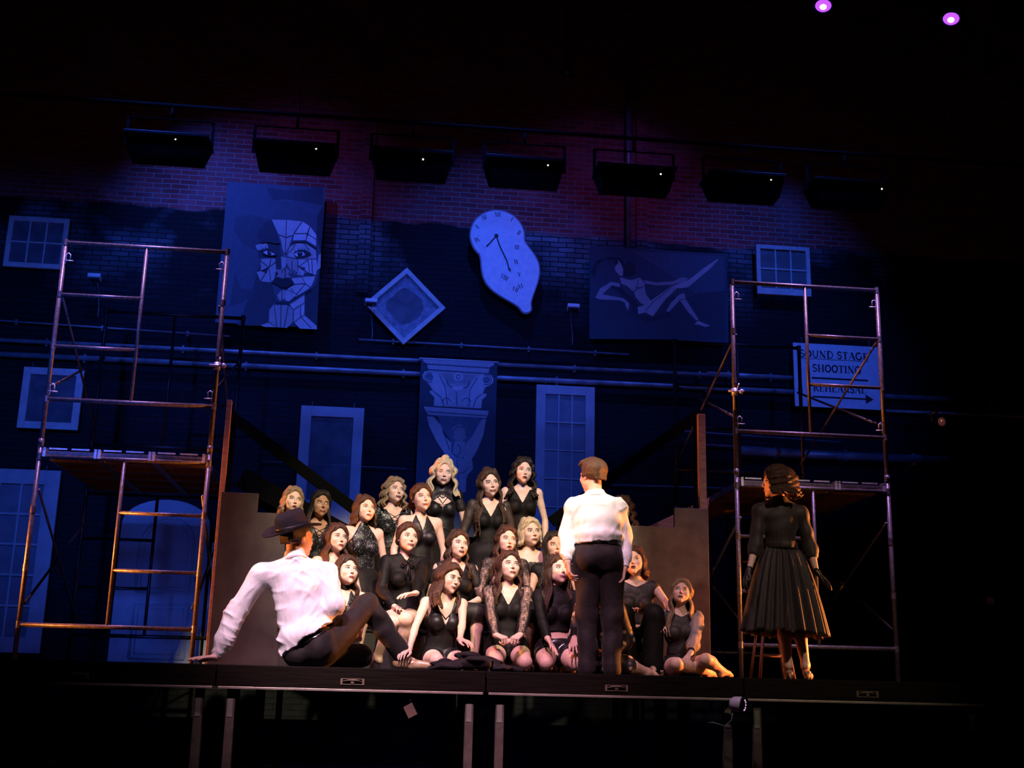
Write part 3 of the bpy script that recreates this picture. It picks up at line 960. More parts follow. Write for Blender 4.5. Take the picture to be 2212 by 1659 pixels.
F_ = [(.60, [(556, 448), (705, 452), (702, 590), (625, 600)]), (.64, [(705, 452), (865, 465), (780, 590), (770, 610), (702, 590)]),
      (.80, [(865, 465), (945, 515), (915, 590), (785, 590)]), (.86, [(945, 515), (1012, 605), (1010, 645), (920, 590)]),
      (.78, [(785, 592), (912, 592), (905, 660), (800, 660), (772, 665)]), (.84, [(920, 592), (1010, 648), (1008, 720), (908, 662)]),
      (.56, [(625, 602), (700, 592), (770, 610), (740, 700), (690, 810), (662, 740), (650, 660)]),
      (.55, [(388, 712), (498, 672), (522, 740), (410, 765)]),
      (.52, [(440, 850), (590, 845), (600, 960), (520, 935), (460, 890)]), (.48, [(440, 870), (525, 935), (445, 975)]),
      (.50, [(400, 985), (445, 975), (520, 1010), (440, 1080)]), (.55, [(520, 935), (600, 960), (580, 1060), (545, 1092), (445, 1080), (500, 1010)]),
      (.62, [(745, 700), (800, 688), (900, 690), (1005, 760), (1015, 850), (880, 860), (760, 840), (700, 810)]),
      (.70, [(820, 850), (925, 855), (900, 940), (830, 930)]), (.74, [(925, 858), (1015, 850), (1020, 950), (1005, 1022), (890, 985), (900, 940)]),
      (.45, [(705, 820), (820, 850), (822, 960), (800, 1010), (745, 960), (700, 880)]), (.58, [(650, 820), (705, 815), (700, 940), (660, 960)]),
      (.66, [(822, 930), (895, 985), (875, 1030), (810, 1010)]), (.40, [(600, 960), (660, 960), (700, 940), (760, 990), (750, 1040), (680, 1055), (600, 1030)]),
      (.68, [(755, 1045), (875, 1030), (900, 1105), (790, 1110)]), (.72, [(875, 1030), (1005, 1022), (975, 1100), (950, 1145), (900, 1105)]),
      (.62, [(790, 1112), (900, 1107), (805, 1210), (715, 1160)]), (.70, [(900, 1107), (950, 1145), (880, 1200), (805, 1240), (770, 1190)]),
      (.48, [(610, 1225), (660, 1165), (715, 1175), (700, 1250), (640, 1285)]), (.60, [(715, 1165), (805, 1225), (730, 1288), (690, 1275)]),
      (.44, [(580, 1315), (720, 1320), (775, 1375), (770, 1500), (710, 1560), (600, 1550), (525, 1490), (530, 1370)]),
      (.66, [(730, 1310), (830, 1250), (890, 1215), (892, 1300), (850, 1330), (778, 1370)]), (.60, [(778, 1372), (850, 1332), (845, 1440), (775, 1500)]),
      (.70, [(892, 1300), (888, 1425), (848, 1440), (852, 1332)]), (.64, [(848, 1442), (888, 1427), (1018, 1540), (1018, 1572), (840, 1565), (775, 1502)]),
      (.5, [(440, 1530), (525, 1505), (600, 1552), (480, 1548)]), (.66, [(1035, 810), (1058, 800), (1055, 940), (1020, 975), (1018, 940)])]
S += F_
LN = [[(705, 452), (700, 600), (690, 810)], [(865, 465), (780, 592)], [(785, 592), (915, 590), (1010, 650)], [(945, 515), (905, 660)], [(625, 602), (700, 632), (772, 610)],
      [(440, 870), (525, 935), (600, 880)], [(525, 935), (545, 1092)], [(445, 975), (525, 935), (440, 1080)], [(545, 850), (530, 935)],
      [(820, 850), (822, 960), (900, 1105), (790, 1110)], [(830, 930), (925, 858)], [(925, 855), (940, 985)], [(965, 860), (970, 1015)], [(830, 930), (940, 1000), (1005, 1022)],
      [(875, 1030), (1005, 1022)], [(875, 1030), (755, 1045)], [(900, 1105), (950, 1145)], [(900, 1105), (805, 1215), (750, 1150)], [(805, 1215), (840, 1235)],
      [(760, 870), (760, 960), (822, 1000)], [(650, 820), (820, 850), (1015, 850)], [(660, 1165), (655, 1280)], [(580, 1315), (605, 1550)], [(650, 1318), (645, 1560)], [(725, 1320), (680, 1560)],
      [(778, 1370), (892, 1300)], [(850, 1332), (848, 1440)], [(778, 1372), (775, 1500)], [(848, 1440), (960, 1560)], [(888, 1425), (710, 1560)], [(775, 1500), (840, 1565)],
      [(745, 700), (700, 810)], [(800, 690), (760, 760), (700, 812)], [(880, 690), (940, 760)], [(690, 940), (690, 1050)], [(650, 990), (700, 930)]]
for l in LN:
    S += seg_shapes(.05, l, 5)
# brows, lashes, eyes, lips, jaw line
S += [(.10, [(735, 720), (768, 665), (905, 662), (1005, 728), (1004, 748), (905, 685), (790, 683)]), (.09, [(430, 670), (500, 650), (600, 650), (640, 690), (600, 700), (520, 680), (440, 690)]),
      (.055, [(775, 800), (830, 760), (900, 765), (950, 790), (955, 810), (910, 830), (860, 840), (800, 835)]), (.055, [(440, 770), (500, 755), (560, 780), (605, 805), (590, 825), (530, 822), (470, 812)]),
      (.92, [(782, 805), (830, 780), (880, 785), (898, 812), (860, 828), (810, 828)]), (.92, [(468, 785), (500, 770), (550, 785), (592, 808), (560, 815), (500, 808)]),
      (.03, [(815, 800), (830, 783), (860, 783), (872, 800), (865, 825), (830, 830)]), (.03, [(508, 775), (540, 780), (555, 800), (545, 815), (515, 810)]),
      (.9, [(838, 790), (852, 786), (850, 800)]), (.9, [(530, 782), (542, 780), (540, 792)])]
for (x, y, dx, dy) in ((800, 785, -12, -28), (835, 768, -2, -30), (860, 765, 14, -34), (885, 768, 28, -32), (910, 775, 40, -28), (935, 785, 44, -14), (945, 800, 40, 6), (450, 770, -40, -20), (470, 762, -24, -34), (495, 756, -6, -36), (520, 762, 14, -30)):
    S.append((.05, [(x - 6, y), (x + 6, y), (x + dx, y + dy)]))
S += [(.045, [(550, 1092), (590, 1052), (635, 1045), (665, 1060), (700, 1045), (740, 1052), (785, 1108), (740, 1125), (690, 1150), (640, 1140), (590, 1105)]),
      (.07, [(585, 1285), (640, 1290), (725, 1292), (960, 1145), (955, 1165), (730, 1312), (585, 1310)]),
      (.06, [(590, 1000), (610, 985), (620, 1000), (600, 1012)]), (.2, [(720, 1000), (740, 985), (752, 1005), (735, 1015)])]
flat_shapes('facets', S, cv, PYF, t, o)

# ---- reclining figure painting
PYR = 14.02
cv = conv_crop(3.95, 3.95, 1200, 380, PYR)
o = (3.275, PYR, 4.75)
t = thing('figure_painting', 'wide dark painted panel of a reclining pale figure with one raised leg', 'painting', o)
MB().box((2.392, PYR, 4.165), (4.165, PYR + .04, 5.35)).build('panel', shade(.10), t, o)
S = [(.075, [(290, 1050), (700, 1010), (1100, 1040), (1450, 960), (1450, 1400), (290, 1390)]), (.14, [(640, 640), (1440, 690), (1440, 980), (1200, 1000), (900, 800)]),
     (.045, [(340, 870), (350, 770), (420, 710), (500, 720), (520, 800), (560, 860), (640, 860), (690, 830), (680, 760), (620, 720), (590, 760), (560, 700), (470, 690), (350, 720), (300, 820)]),
     (.055, [(470, 940), (560, 950), (690, 1080), (760, 1200), (940, 1180), (1010, 1020), (980, 1200), (800, 1255), (680, 1210), (620, 1060)])]
S += [(.42, [(530, 712), (560, 750), (578, 800), (572, 855), (545, 850), (512, 810), (505, 775), (535, 745)]),
      (.40, [(550, 865), (640, 890), (720, 870), (765, 920), (760, 945), (690, 950), (660, 985), (610, 940), (560, 920)]),
      (.38, [(340, 1040), (380, 960), (470, 905), (545, 915), (550, 950), (480, 935), (400, 1010), (580, 1045), (630, 1090), (620, 1145), (600, 1120), (590, 1080), (540, 1060), (380, 1055)]),
      (.34, [(750, 890), (860, 910), (1000, 900), (1080, 865), (1135, 875), (1090, 905), (1000, 930), (860, 935), (770, 920)]),
      (.36, [(665, 970), (760, 940), (770, 1010), (820, 1070), (770, 1110), (720, 1080), (680, 1030)]),
      (.40, [(700, 1120), (765, 1100), (990, 940), (1060, 935), (1020, 975), (940, 1050), (830, 1200), (770, 1165), (705, 1180)]),
      (.46, [(990, 945), (1140, 885), (1260, 790), (1380, 710), (1388, 718), (1310, 800), (1280, 825), (1130, 950), (1060, 960)]),
      (.38, [(945, 1155), (985, 1080), (1060, 1010), (1100, 1000), (1110, 1050), (1160, 1130), (1220, 1225), (1200, 1235), (1120, 1150), (1060, 1060), (970, 1160)]),
      (.42, [(1185, 1265), (1215, 1235), (1270, 1260), (1320, 1278), (1280, 1290), (1240, 1275)])]
for l in ([(765, 1155), (830, 1080), (990, 950)], [(660, 985), (760, 940)], [(690, 950), (710, 880)], [(1060, 1060), (1110, 1050)]):
    S += seg_shapes(.10, l, 6)
flat_shapes('figure', S, cv, PYR, t, o)

# ---- column capital painted on scrim
PYC = 13.98
cv = conv_crop(3.16, 3.16, 620, 750, PYC)
o = (.77, PYC, 2.9)
t = thing('column_painting', 'painted column with leafy capital and raised arms hung behind the chorus', 'painting', o)
x0, z1 = cv(915, 78)
x1, z0 = cv(1412, 1000)
MB().box((x0, PYC + .004, 1.6), (x1, PYC + .012, z1)).build('cloth', shade(.085), t, o)
ML = lambda P: P + [(2 * 1168 - x, y + (1168 - x) * -.05) for x, y in P[::-1]]


def mir(P, sk=.055):
    return [(2 * 1168 - x, y + (1168 - x) * 2 * sk) for x, y in P]


S = [(.42, [(925, 72), (1415, 102), (1412, 122), (1385, 135), (1375, 180), (965, 152), (955, 112), (930, 96)]),
     (.40, [(965, 155), (1375, 182), (1290, 300), (1310, 418), (1000, 400), (1010, 320), (960, 240)]),
     (.30, [(1050, 175), (1290, 190), (1240, 260), (1170, 240), (1100, 250)])]
leaf = [(925, 190), (940, 165), (990, 160), (1040, 185), (1080, 240), (1100, 320), (1085, 400), (1010, 400), (1005, 340), (975, 310), (975, 295), (1000, 300), (985, 255), (950, 235), (930, 215)]
S += [(.50, leaf), (.50, mir(leaf)), (.26, [(945, 200), (960, 182), (985, 180), (1000, 200), (985, 220), (965, 215)]), (.26, mir([(945, 200), (960, 182), (985, 180), (1000, 200), (985, 220), (965, 215)])),
      (.52, [(1135, 190), (1160, 172), (1195, 182), (1205, 210), (1180, 230), (1140, 225)]), (.56, [(1125, 262), (1150, 270), (1180, 265), (1205, 268), (1190, 290), (1160, 298), (1135, 288)]),
      (.46, [(1095, 400), (1060, 380), (1075, 345), (1110, 330), (1150, 360), (1155, 402)]), (.46, [(1160, 402), (1170, 350), (1210, 330), (1240, 350), (1250, 385), (1215, 405)]),
      (.44, [(935, 408), (1375, 438), (1375, 455), (1360, 485), (965, 462), (945, 430)]), (.52, [(935, 405), (1375, 435), (1375, 443), (935, 413)]),
      (.22, [(1030, 465), (1330, 480), (1280, 600), (1220, 690), (1250, 760), (1230, 900), (1120, 900), (1120, 760), (1120, 640), (1060, 560)]),
      (.46, [(955, 470), (1000, 475), (1050, 530), (1070, 600), (1120, 650), (1120, 720), (1160, 760), (1150, 820), (1090, 750), (1020, 640), (970, 540)]),
      (.42, [(1360, 490), (1330, 490), (1300, 540), (1270, 600), (1225, 650), (1215, 720), (1200, 780), (1240, 800), (1300, 700), (1340, 600)]),
      (.30, [(1130, 545), (1180, 520), (1225, 560), (1225, 620), (1180, 650), (1135, 620)]), (.36, [(1145, 640), (1215, 645), (1235, 720), (1190, 760), (1130, 720)]),
      (.38, [(1125, 750), (1265, 770), (1270, 830), (1225, 880), (1220, 990), (1120, 990), (1110, 860)])]
arcs = []
for cx, cy, r, a0, a1 in ((975, 205, 34, 60, 300), (975, 205, 20, 0, 300), (1362, 222, 34, -120, 120), (1362, 222, 20, -90, 200), (1170, 202, 14, 0, 350), (1090, 375, 28, 180, 350), (1225, 375, 28, 190, 360),
                          (1130, 230, 38, 90, 200), (1205, 240, 38, -20, 90), (1140, 700, 45, -60, 60), (1180, 800, 60, 20, 150), (1180, 585, 45, 150, 390)):
    arcs.append([(cx + r * math.cos(math.radians(a0 + (a1 - a0) * k / 10)), cy + r * math.sin(math.radians(a0 + (a1 - a0) * k / 10))) for k in range(11)])
arcs += [[(1040, 190), (1080, 270), (1095, 395)], [(1300, 205), (1250, 290), (1240, 405)], [(1000, 300), (1050, 340), (1070, 400)], [(1330, 320), (1290, 350), (1270, 410)], [(935, 112), (1400, 142)], [(965, 152), (1375, 180)], [(1155, 300), (1160, 400)], [(960, 440), (1365, 468)], [(1160, 765), (1175, 990)], [(1075, 600), (1110, 700)]]
S += [(.12, line_shape(l, 5)) for l in arcs]
flat_shapes('column', S, cv, PYC + .004, t, o)
MB().tube([(x0 - .02, PYC + .01, z1 + .005), (x1 + .02, PYC + .01, z1 + .005)], .012, 8).build('top_batten', 'white_paint', t, o)
m = MB()
m.tube([(x0 + .1, PYC + .01, z1), (x0 + .1, WALL_Y, z1 + .02)], .004, 6)
m.build('hanger', 'conduit', t, o)

# ---- strokes of the lettering (thick stems, thin hairlines, small serifs)
K, H_ = .155, .05


def glyph(ch):
    """list of (polyline, width) in a 0..w by 0..1 box, plus the advance"""
    def serif(x, y, w=.16):
        return ([(x - w, y), (x + w, y)], .045)

    def arcp(cx, cy, rx, ry, a0, a1, n=12):
        return [(cx + rx * math.cos(math.radians(a0 + (a1 - a0) * k / n)), cy + ry * math.sin(math.radians(a0 + (a1 - a0) * k / n))) for k in range(n + 1)]
    g = {
        'I': ([([(.2, 0), (.2, 1)], K), serif(.2, .02), serif(.2, .98)], .42),
        'H': ([([(.2, 0), (.2, 1)], K), ([(.75, 0), (.75, 1)], K), ([(.2, .5), (.75, .5)], H_), serif(.2, .02), serif(.2, .98), serif(.75, .02), serif(.75, .98)], .97),
        'O': ([(arcp(.45, .5, .34, .46, 0, 360, 24), K)], .92),
        'U': ([([(.18, 1), (.18, .35)] + arcp(.46, .35, .28, .32, 180, 360) + [(.74, 1)], .11), serif(.18, .98), serif(.74, .98, .13)], .93),
        'N': ([([(.18, 0), (.18, 1)], H_), ([(.16, 1), (.76, 0)], K), ([(.77, 0), (.77, 1)], H_), serif(.18, .02), serif(.77, .98)], .98),
        'D': ([([(.2, 0), (.2, 1)], K), ([(.06, .02), (.4, .02)] + arcp(.4, .5, .38, .48, -90, 90) + [(.06, .98)], .09)], .9),
        'S': ([(arcp(.34, .74, .22, .24, 20, 250, 10) + arcp(.34, .27, .24, .25, 70, -160, 10), .12)], .7),
        'T': ([([(.4, 0), (.4, 1)], K), ([(.05, .97), (.75, .97)], .06), ([(.06, .97), (.05, .74)], .05), ([(.74, .97), (.75, .74)], .05), serif(.4, .02)], .82),
        'A': ([([(.1, 0), (.42, 1)], H_), ([(.42, 1), (.76, 0)], K), ([(.22, .36), (.62, .36)], H_), serif(.1, .02, .12), serif(.76, .02, .14)], .9),
        'G': ([(arcp(.46, .5, .36, .47, 45, 325, 18), .13), ([(.76, .1), (.76, .45)], .12), ([(.58, .46), (.9, .46)], H_)], .97),
        'E': ([([(.2, 0), (.2, 1)], K), ([(.05, .97), (.66, .97), (.68, .78)], .05), ([(.2, .52), (.52, .52)], H_), ([(.52, .42), (.52, .62)], .04), ([(.05, .03), (.66, .03), (.7, .24)], .05)], .8),
        'R': ([([(.2, 0), (.2, 1)], K), ([(.06, .97), (.4, .97)] + arcp(.42, .73, .2, .23, 90, -90, 8) + [(.2, .5)], .08), ([(.4, .5), (.74, .02)], .13), serif(.2, .02), serif(.76, .02, .1)], .86),
        'L': ([([(.2, 0), (.2, 1)], K), ([(.05, .03), (.64, .03), (.68, .28)], .05), serif(.2, .98)], .76),
        'V': ([([(.1, 1), (.4, 0)], K), ([(.4, 0), (.72, 1)], H_), serif(.1, .98, .13), serif(.72, .98, .11)], .82),
        'X': ([([(.1, 1), (.68, 0)], K), ([(.66, 1), (.1, 0)], H_), serif(.1, .98, .12), serif(.68, .98, .11), serif(.1, .02, .11), serif(.68, .02, .12)], .8),
        ' ': ([], .45)}
    return g[ch]


def word(text, x, z, h, sx=1.0, rot=0.0, bold=1.0):
    """polygons of a word whose left end stands at x, z"""
    out = []
    cx = 0
    c, s = math.cos(rot), math.sin(rot)
    for ch in text:
        st, adv = glyph(ch)
        for pl, w in st:
            q_ = line_shape([((cx + a) * h * sx, b_ * h) for a, b_ in pl], w * h * bold)
            out.append([(x + u * c - v * s, z + u * s + v * c) for u, v in q_])
        cx += adv
    return out, cx * h * sx


# ---- sound stage sign
SY = 14.02
sx0, sx1, sz0, sz1 = 5.0, 6.135, 3.39, 4.215
o = ((sx0 + sx1) / 2, SY, sz0)
t = thing('stage_sign', 'pale board sign lettered SOUND STAGE SHOOTING REHEARSAL with an arrow', 'sign', o)
MB().box((sx0, SY, sz0), (sx1, SY + .03, sz1)).build('board', shade(.78), t, o)
W_, H0 = sx1 - sx0, sz1 - sz0
idc = lambda x, y: (x, y)
for nm_, txt, zf, hf, xf, wf, bold in (('lettering_sound_stage', 'SOUND STAGE', .775, .115, .07, .80, 1.35), ('lettering_shooting', 'SHOOTING', .555, .115, .21, .57, 1.25), ('lettering_rehearsal', 'REHEARSAL', .245, .115, .21, .61, 1.15)):
    _, ww = word(txt, 0, 0, hf * H0)
    pol, _ = word(txt, sx0 + xf * W_, sz0 + zf * H0, hf * H0, wf * W_ / ww, 0, bold)
    flat_shapes(nm_, [('ink', p) for p in pol], idc, SY, t, o) if 'ink' in M else None
    if 'ink' not in M:
        M['ink'] = mat('ink', (.012, .012, .016), .5)
        flat_shapes(nm_, [('ink', p) for p in pol], idc, SY, t, o)
rl = lambda a, b_, c, d: [(sx0 + a * W_, sz0 + b_ * H0), (sx0 + c * W_, sz0 + b_ * H0), (sx0 + c * W_, sz0 + d * H0), (sx0 + a * W_, sz0 + d * H0)]
flat_shapes('rule_line', [('ink', rl(.07, .752, .87, .760)), ('ink', rl(.2, .44, .85, .468))], idc, SY, t, o)
flat_shapes('arrow', [('ink', rl(.2, .145, .82, .172)), ('ink', [(sx0 + .81 * W_, sz0 + .085 * H0), (sx0 + .9 * W_, sz0 + .158 * H0), (sx0 + .81 * W_, sz0 + .235 * H0)])], idc, SY, t, o)
m = MB()
for x in (sx0 + .12, sx1 - .12):
    m.tube([(x, SY + .02, sz1), (x, SY + .02, sz1 + .08)], .004, 5)
    m.tube([(x, SY + .02, sz1 + .08), (x, WALL_Y, sz1 + .08)], .004, 5)
m.build('hanger', 'conduit', t, o)

# ---- tall drop-shaped clock board
CYD = 14.0
cc = Vector((1.205, CYD, 5.40))
t = thing('wall_clock', 'large pale drop-shaped clock board with dark numerals and two hands', 'clock', tuple(cc))
tail = Vector((1.585, 4.47))
r0, r1 = .335, .062
d = Vector((tail.x - cc.x, tail.y - cc.z))
Ln = d.length
ang = math.atan2(d.y, d.x)


def drop(gr):
    pts = []
    for k in range(41):
        a = math.radians(62) + (math.radians(298) - math.radians(62)) * k / 40
        pts.append((cc.x + (r0 + gr) * math.cos(ang + a), cc.z + (r0 + gr) * math.sin(ang + a)))
    p0, n0 = pts[-1], pts[0]
    # taper with a gentle waist to the round foot
    prof = lambda u: (r0 * math.sin(math.radians(62))) * (1 - u) ** 1.15 + .175 * math.sin(math.pi * min(1, u * 1.02)) ** 1.3 + r1 * u
    side = lambda u, s: (cc.x + d.x / Ln * (r0 * math.cos(math.radians(62)) + u * (Ln - r0 * math.cos(math.radians(62)))) - s * d.y / Ln * (prof(u) + gr),
                         cc.z + d.y / Ln * (r0 * math.cos(math.radians(62)) + u * (Ln - r0 * math.cos(math.radians(62)))) + s * d.x / Ln * (prof(u) + gr))
    for k in range(1, 20):
        pts.append(side(k / 20, -1))
    for k in range(9):
        a = -math.pi / 2 + math.pi * k / 8
        pts.append((tail.x + (r1 + gr) * math.cos(ang + a), tail.y + (r1 + gr) * math.sin(ang + a)))
    for k in range(19, 0, -1):
        pts.append(side(k / 20, 1))
    return pts


MB().prism(drop(.018), CYD + .001, CYD + .045).build('rim', shade(.32), t, tuple(cc))
MB().prism(drop(0), CYD - .006, CYD + .002).build('dial', shade(.95), t, tuple(cc))
rom = ['XII', 'I', 'II', 'III', 'IV', 'V', 'VI', 'VII', 'VIII', 'IX', 'X', 'XI']
num = []
uu, pp = Vector((d.x / Ln, d.y / Ln)), Vector((-d.y / Ln, d.x / Ln))
spots_ = [(1.20, 5.685), (1.375, 5.635), (1.465, 5.47), (1.455, 5.26), (1.46, 5.06), (1.50, 4.90), (1.52, 4.74), (1.44, 4.72), (1.30, 4.88), (.965, 5.32), (.96, 5.50), (1.04, 5.63)]
for k in range(12):
    x, z = spots_[k]
    h_ = .058
    _, ww = word(rom[k], 0, 0, h_)
    rr = (0, -.3, -.5, 0, .2, .1, .3, -.4, -.5, .5, .5, .3)[k]
    pol, _ = word(rom[k], x - ww * .8 / 2, z - h_ / 2, h_, .8, rr)
    flat_shapes('numeral', [('ink', p) for p in pol], idc, CYD - .006, t, tuple(cc))
hx, hz = at(1072, 510, CYD)[0], at(1072, 510, CYD)[2]
e1, e2 = at(1052, 532, CYD), at(1100, 583, CYD)
hd = []
hd.append(('ink', line_shape([(hx, hz), (e1[0], e1[2])], .014)))
hd.append(('ink', [(hx + .026 * math.cos(a), hz + .026 * math.sin(a)) for a in [k * math.pi / 8 for k in range(16)]]))
hd.append(('ink', [(e1[0] + .02, e1[2] + .012), (e1[0] - .012, e1[2] - .018), (e1[0] - .006, e1[2] + .02)]))
flat_shapes('hour_hand', hd, idc, CYD - .012, t, tuple(cc))
flat_shapes('minute_hand', [('ink', line_shape([(hx, hz), (hx + .05, hz - .14), (e2[0] - .035, e2[2] + .12), (e2[0], e2[2])], .014)),
                            ('ink', [(e2[0] + .022, e2[2] - .025), (e2[0] - .018, e2[2] + .004), (e2[0] + .012, e2[2] + .02)])], idc, CYD - .012, t, tuple(cc))
MB().tube([(cc.x, CYD + .03, cc.z + .3), (cc.x, WALL_Y, cc.z + .32)], .006, 6).build('hanger', 'conduit', t, tuple(cc))

# ================================================================== BODIES: distance fields meshed by surface nets
def vec(*a):
    return np.array(a, float)


def unit(v):
    v = np.asarray(v, float)
    return v / (np.linalg.norm(v) + 1e-12)


def cone(a, b, ra, rb=None, k=.02):
    return ('c', np.asarray(a, float), np.asarray(b, float), float(ra), float(ra if rb is None else rb), float(k))


def ell(c, r, R=None, k=.03):
    return ('e', np.asarray(c, float), np.asarray(r, float), np.eye(3) if R is None else np.asarray(R, float), 0.0, float(k))


def inflate(P, t, k=None):
    out = []
    for p in P:
        if p[0] == 'c':
            out.append(('c', p[1], p[2], p[3] + t, p[4] + t, p[5] if k is None else k))
        else:
            out.append(('e', p[1], p[2] + t, p[3], 0.0, p[5] if k is None else k))
    return out


def moved(P, R, t):
    out = []
    for p in P:
        if p[0] == 'c':
            out.append(('c', R @ p[1] + t, R @ p[2] + t, p[3], p[4], p[5]))
        else:
            out.append(('e', R @ p[1] + t, p[2], R @ p[3], 0.0, p[5]))
    return out


def pbox(p, m):
    if p[0] == 'c':
        r = max(p[3], p[4]) + m
        return np.minimum(p[1], p[2]) - r, np.maximum(p[1], p[2]) + r
    e = np.sqrt(((p[3] * p[2]) ** 2).sum(1)) + m
    return p[1] - e, p[1] + e


def pdist(p, X, Y, Z):
    if p[0] == 'c':
        a, b = p[1], p[2]
        d = b - a
        L2 = float(d @ d) + 1e-12
        x, y, z = X - a[0], Y - a[1], Z - a[2]
        t = np.clip((x * d[0] + y * d[1] + z * d[2]) / L2, 0, 1)
        return np.sqrt((x - t * d[0]) ** 2 + (y - t * d[1]) ** 2 + (z - t * d[2]) ** 2) - (p[3] + (p[4] - p[3]) * t)
    x, y, z = X - p[1][0], Y - p[1][1], Z - p[1][2]
    R, r = p[3], p[2]
    u = (R[0, 0] * x + R[1, 0] * y + R[2, 0] * z)
    v = (R[0, 1] * x + R[1, 1] * y + R[2, 1] * z)
    w = (R[0, 2] * x + R[1, 2] * y + R[2, 2] * z)
    k0 = np.sqrt((u / r[0]) ** 2 + (v / r[1]) ** 2 + (w / r[2]) ** 2)
    k1 = np.sqrt((u / r[0] ** 2) ** 2 + (v / r[1] ** 2) ** 2 + (w / r[2] ** 2) ** 2) + 1e-9
    return k0 * (k0 - 1) / k1


def smin(a, b, k):
    if k <= 1e-5:
        return np.minimum(a, b)
    h = np.maximum(k - np.abs(a - b), 0) / k
    return np.minimum(a, b) - h * h * k * .25


def field_grid(P, xs, ys, zs, cut=(), m=.05):
    D = np.full((len(xs), len(ys), len(zs)), 1.0, np.float32)
    for neg, PP in ((False, P), (True, cut)):
        for p in PP:
            lo, hi = pbox(p, m)
            i0, i1 = np.searchsorted(xs, lo[0]), np.searchsorted(xs, hi[0])
            j0, j1 = np.searchsorted(ys, lo[1]), np.searchsorted(ys, hi[1])
            k0, k1 = np.searchsorted(zs, lo[2]), np.searchsorted(zs, hi[2])
            if i0 >= i1 or j0 >= j1 or k0 >= k1:
                continue
            d = pdist(p, xs[i0:i1, None, None], ys[None, j0:j1, None], zs[None, None, k0:k1])
            s = D[i0:i1, j0:j1, k0:k1]
            D[i0:i1, j0:j1, k0:k1] = -smin(-s, d, p[5]) if neg else smin(s, d, p[5])
    return D


def field_pts(P, pts, cut=()):
    X, Y, Z = pts[:, 0], pts[:, 1], pts[:, 2]
    D = np.full(len(pts), 1.0)
    for p in P:
        D = smin(D, pdist(p, X, Y, Z), p[5])
    for p in cut:
        D = -smin(-D, pdist(p, X, Y, Z), p[5])
    return D


def nets(D, xs, ys, zs):
    """surface nets: vertices (n, 3) and quads (m, 4) of the zero level of D"""
    nx, ny, nz = D.shape
    S = D < 0
    acc = np.zeros((nx - 1, ny - 1, nz - 1, 3), np.float32)
    cnt = np.zeros((nx - 1, ny - 1, nz - 1), np.float32)
    quads = []
    for ax in range(3):
        sl0 = [slice(None)] * 3
        sl1 = [slice(None)] * 3
        sl0[ax], sl1[ax] = slice(0, -1), slice(1, None)
        A, B = D[tuple(sl0)], D[tuple(sl1)]
        cr = S[tuple(sl0)] != S[tuple(sl1)]
        I = np.argwhere(cr)
        if len(I) == 0:
            continue
        a, b = A[cr], B[cr]
        t = a / (a - b)
        pos = I.astype(np.float32)
        pos[:, ax] += t
        o1, o2 = [q for q in range(3) if q != ax]
        for d1 in (0, -1):
            for d2 in (0, -1):
                C = I.copy()
                C[:, o1] += d1
                C[:, o2] += d2
                ok = (C[:, 0] >= 0) & (C[:, 1] >= 0) & (C[:, 2] >= 0) & (C[:, 0] < nx - 1) & (C[:, 1] < ny - 1) & (C[:, 2] < nz - 1)
                c = C[ok]
                np.add.at(acc, (c[:, 0], c[:, 1], c[:, 2]), pos[ok])
                np.add.at(cnt, (c[:, 0], c[:, 1], c[:, 2]), 1)
        ok = (I[:, o1] > 0) & (I[:, o2] > 0) & (I[:, o1] < (nx, ny, nz)[o1] - 1) & (I[:, o2] < (nx, ny, nz)[o2] - 1)
        J = I[ok]
        out = a[ok] < 0
        e1, e2 = np.zeros(3, int), np.zeros(3, int)
        e1[o1], e2[o2] = 1, 1
        q = np.stack([J - e1 - e2, J - e2, J, J - e1], 1)
        flip = (out != (ax == 1))
        q[~flip] = q[~flip][:, ::-1]
        quads.append(q)
    ids = -np.ones(cnt.shape, int)
    has = cnt > 0
    ids[has] = np.arange(has.sum())
    V = acc[has] / cnt[has][:, None]
    if not quads:
        return np.zeros((0, 3)), np.zeros((0, 4), int)
    Q = np.concatenate(quads)
    F = ids[Q[..., 0], Q[..., 1], Q[..., 2]]
    P_ = np.stack([np.interp(V[:, 0], np.arange(nx), xs), np.interp(V[:, 1], np.arange(ny), ys), np.interp(V[:, 2], np.arange(nz), zs)], 1)
    return P_, F


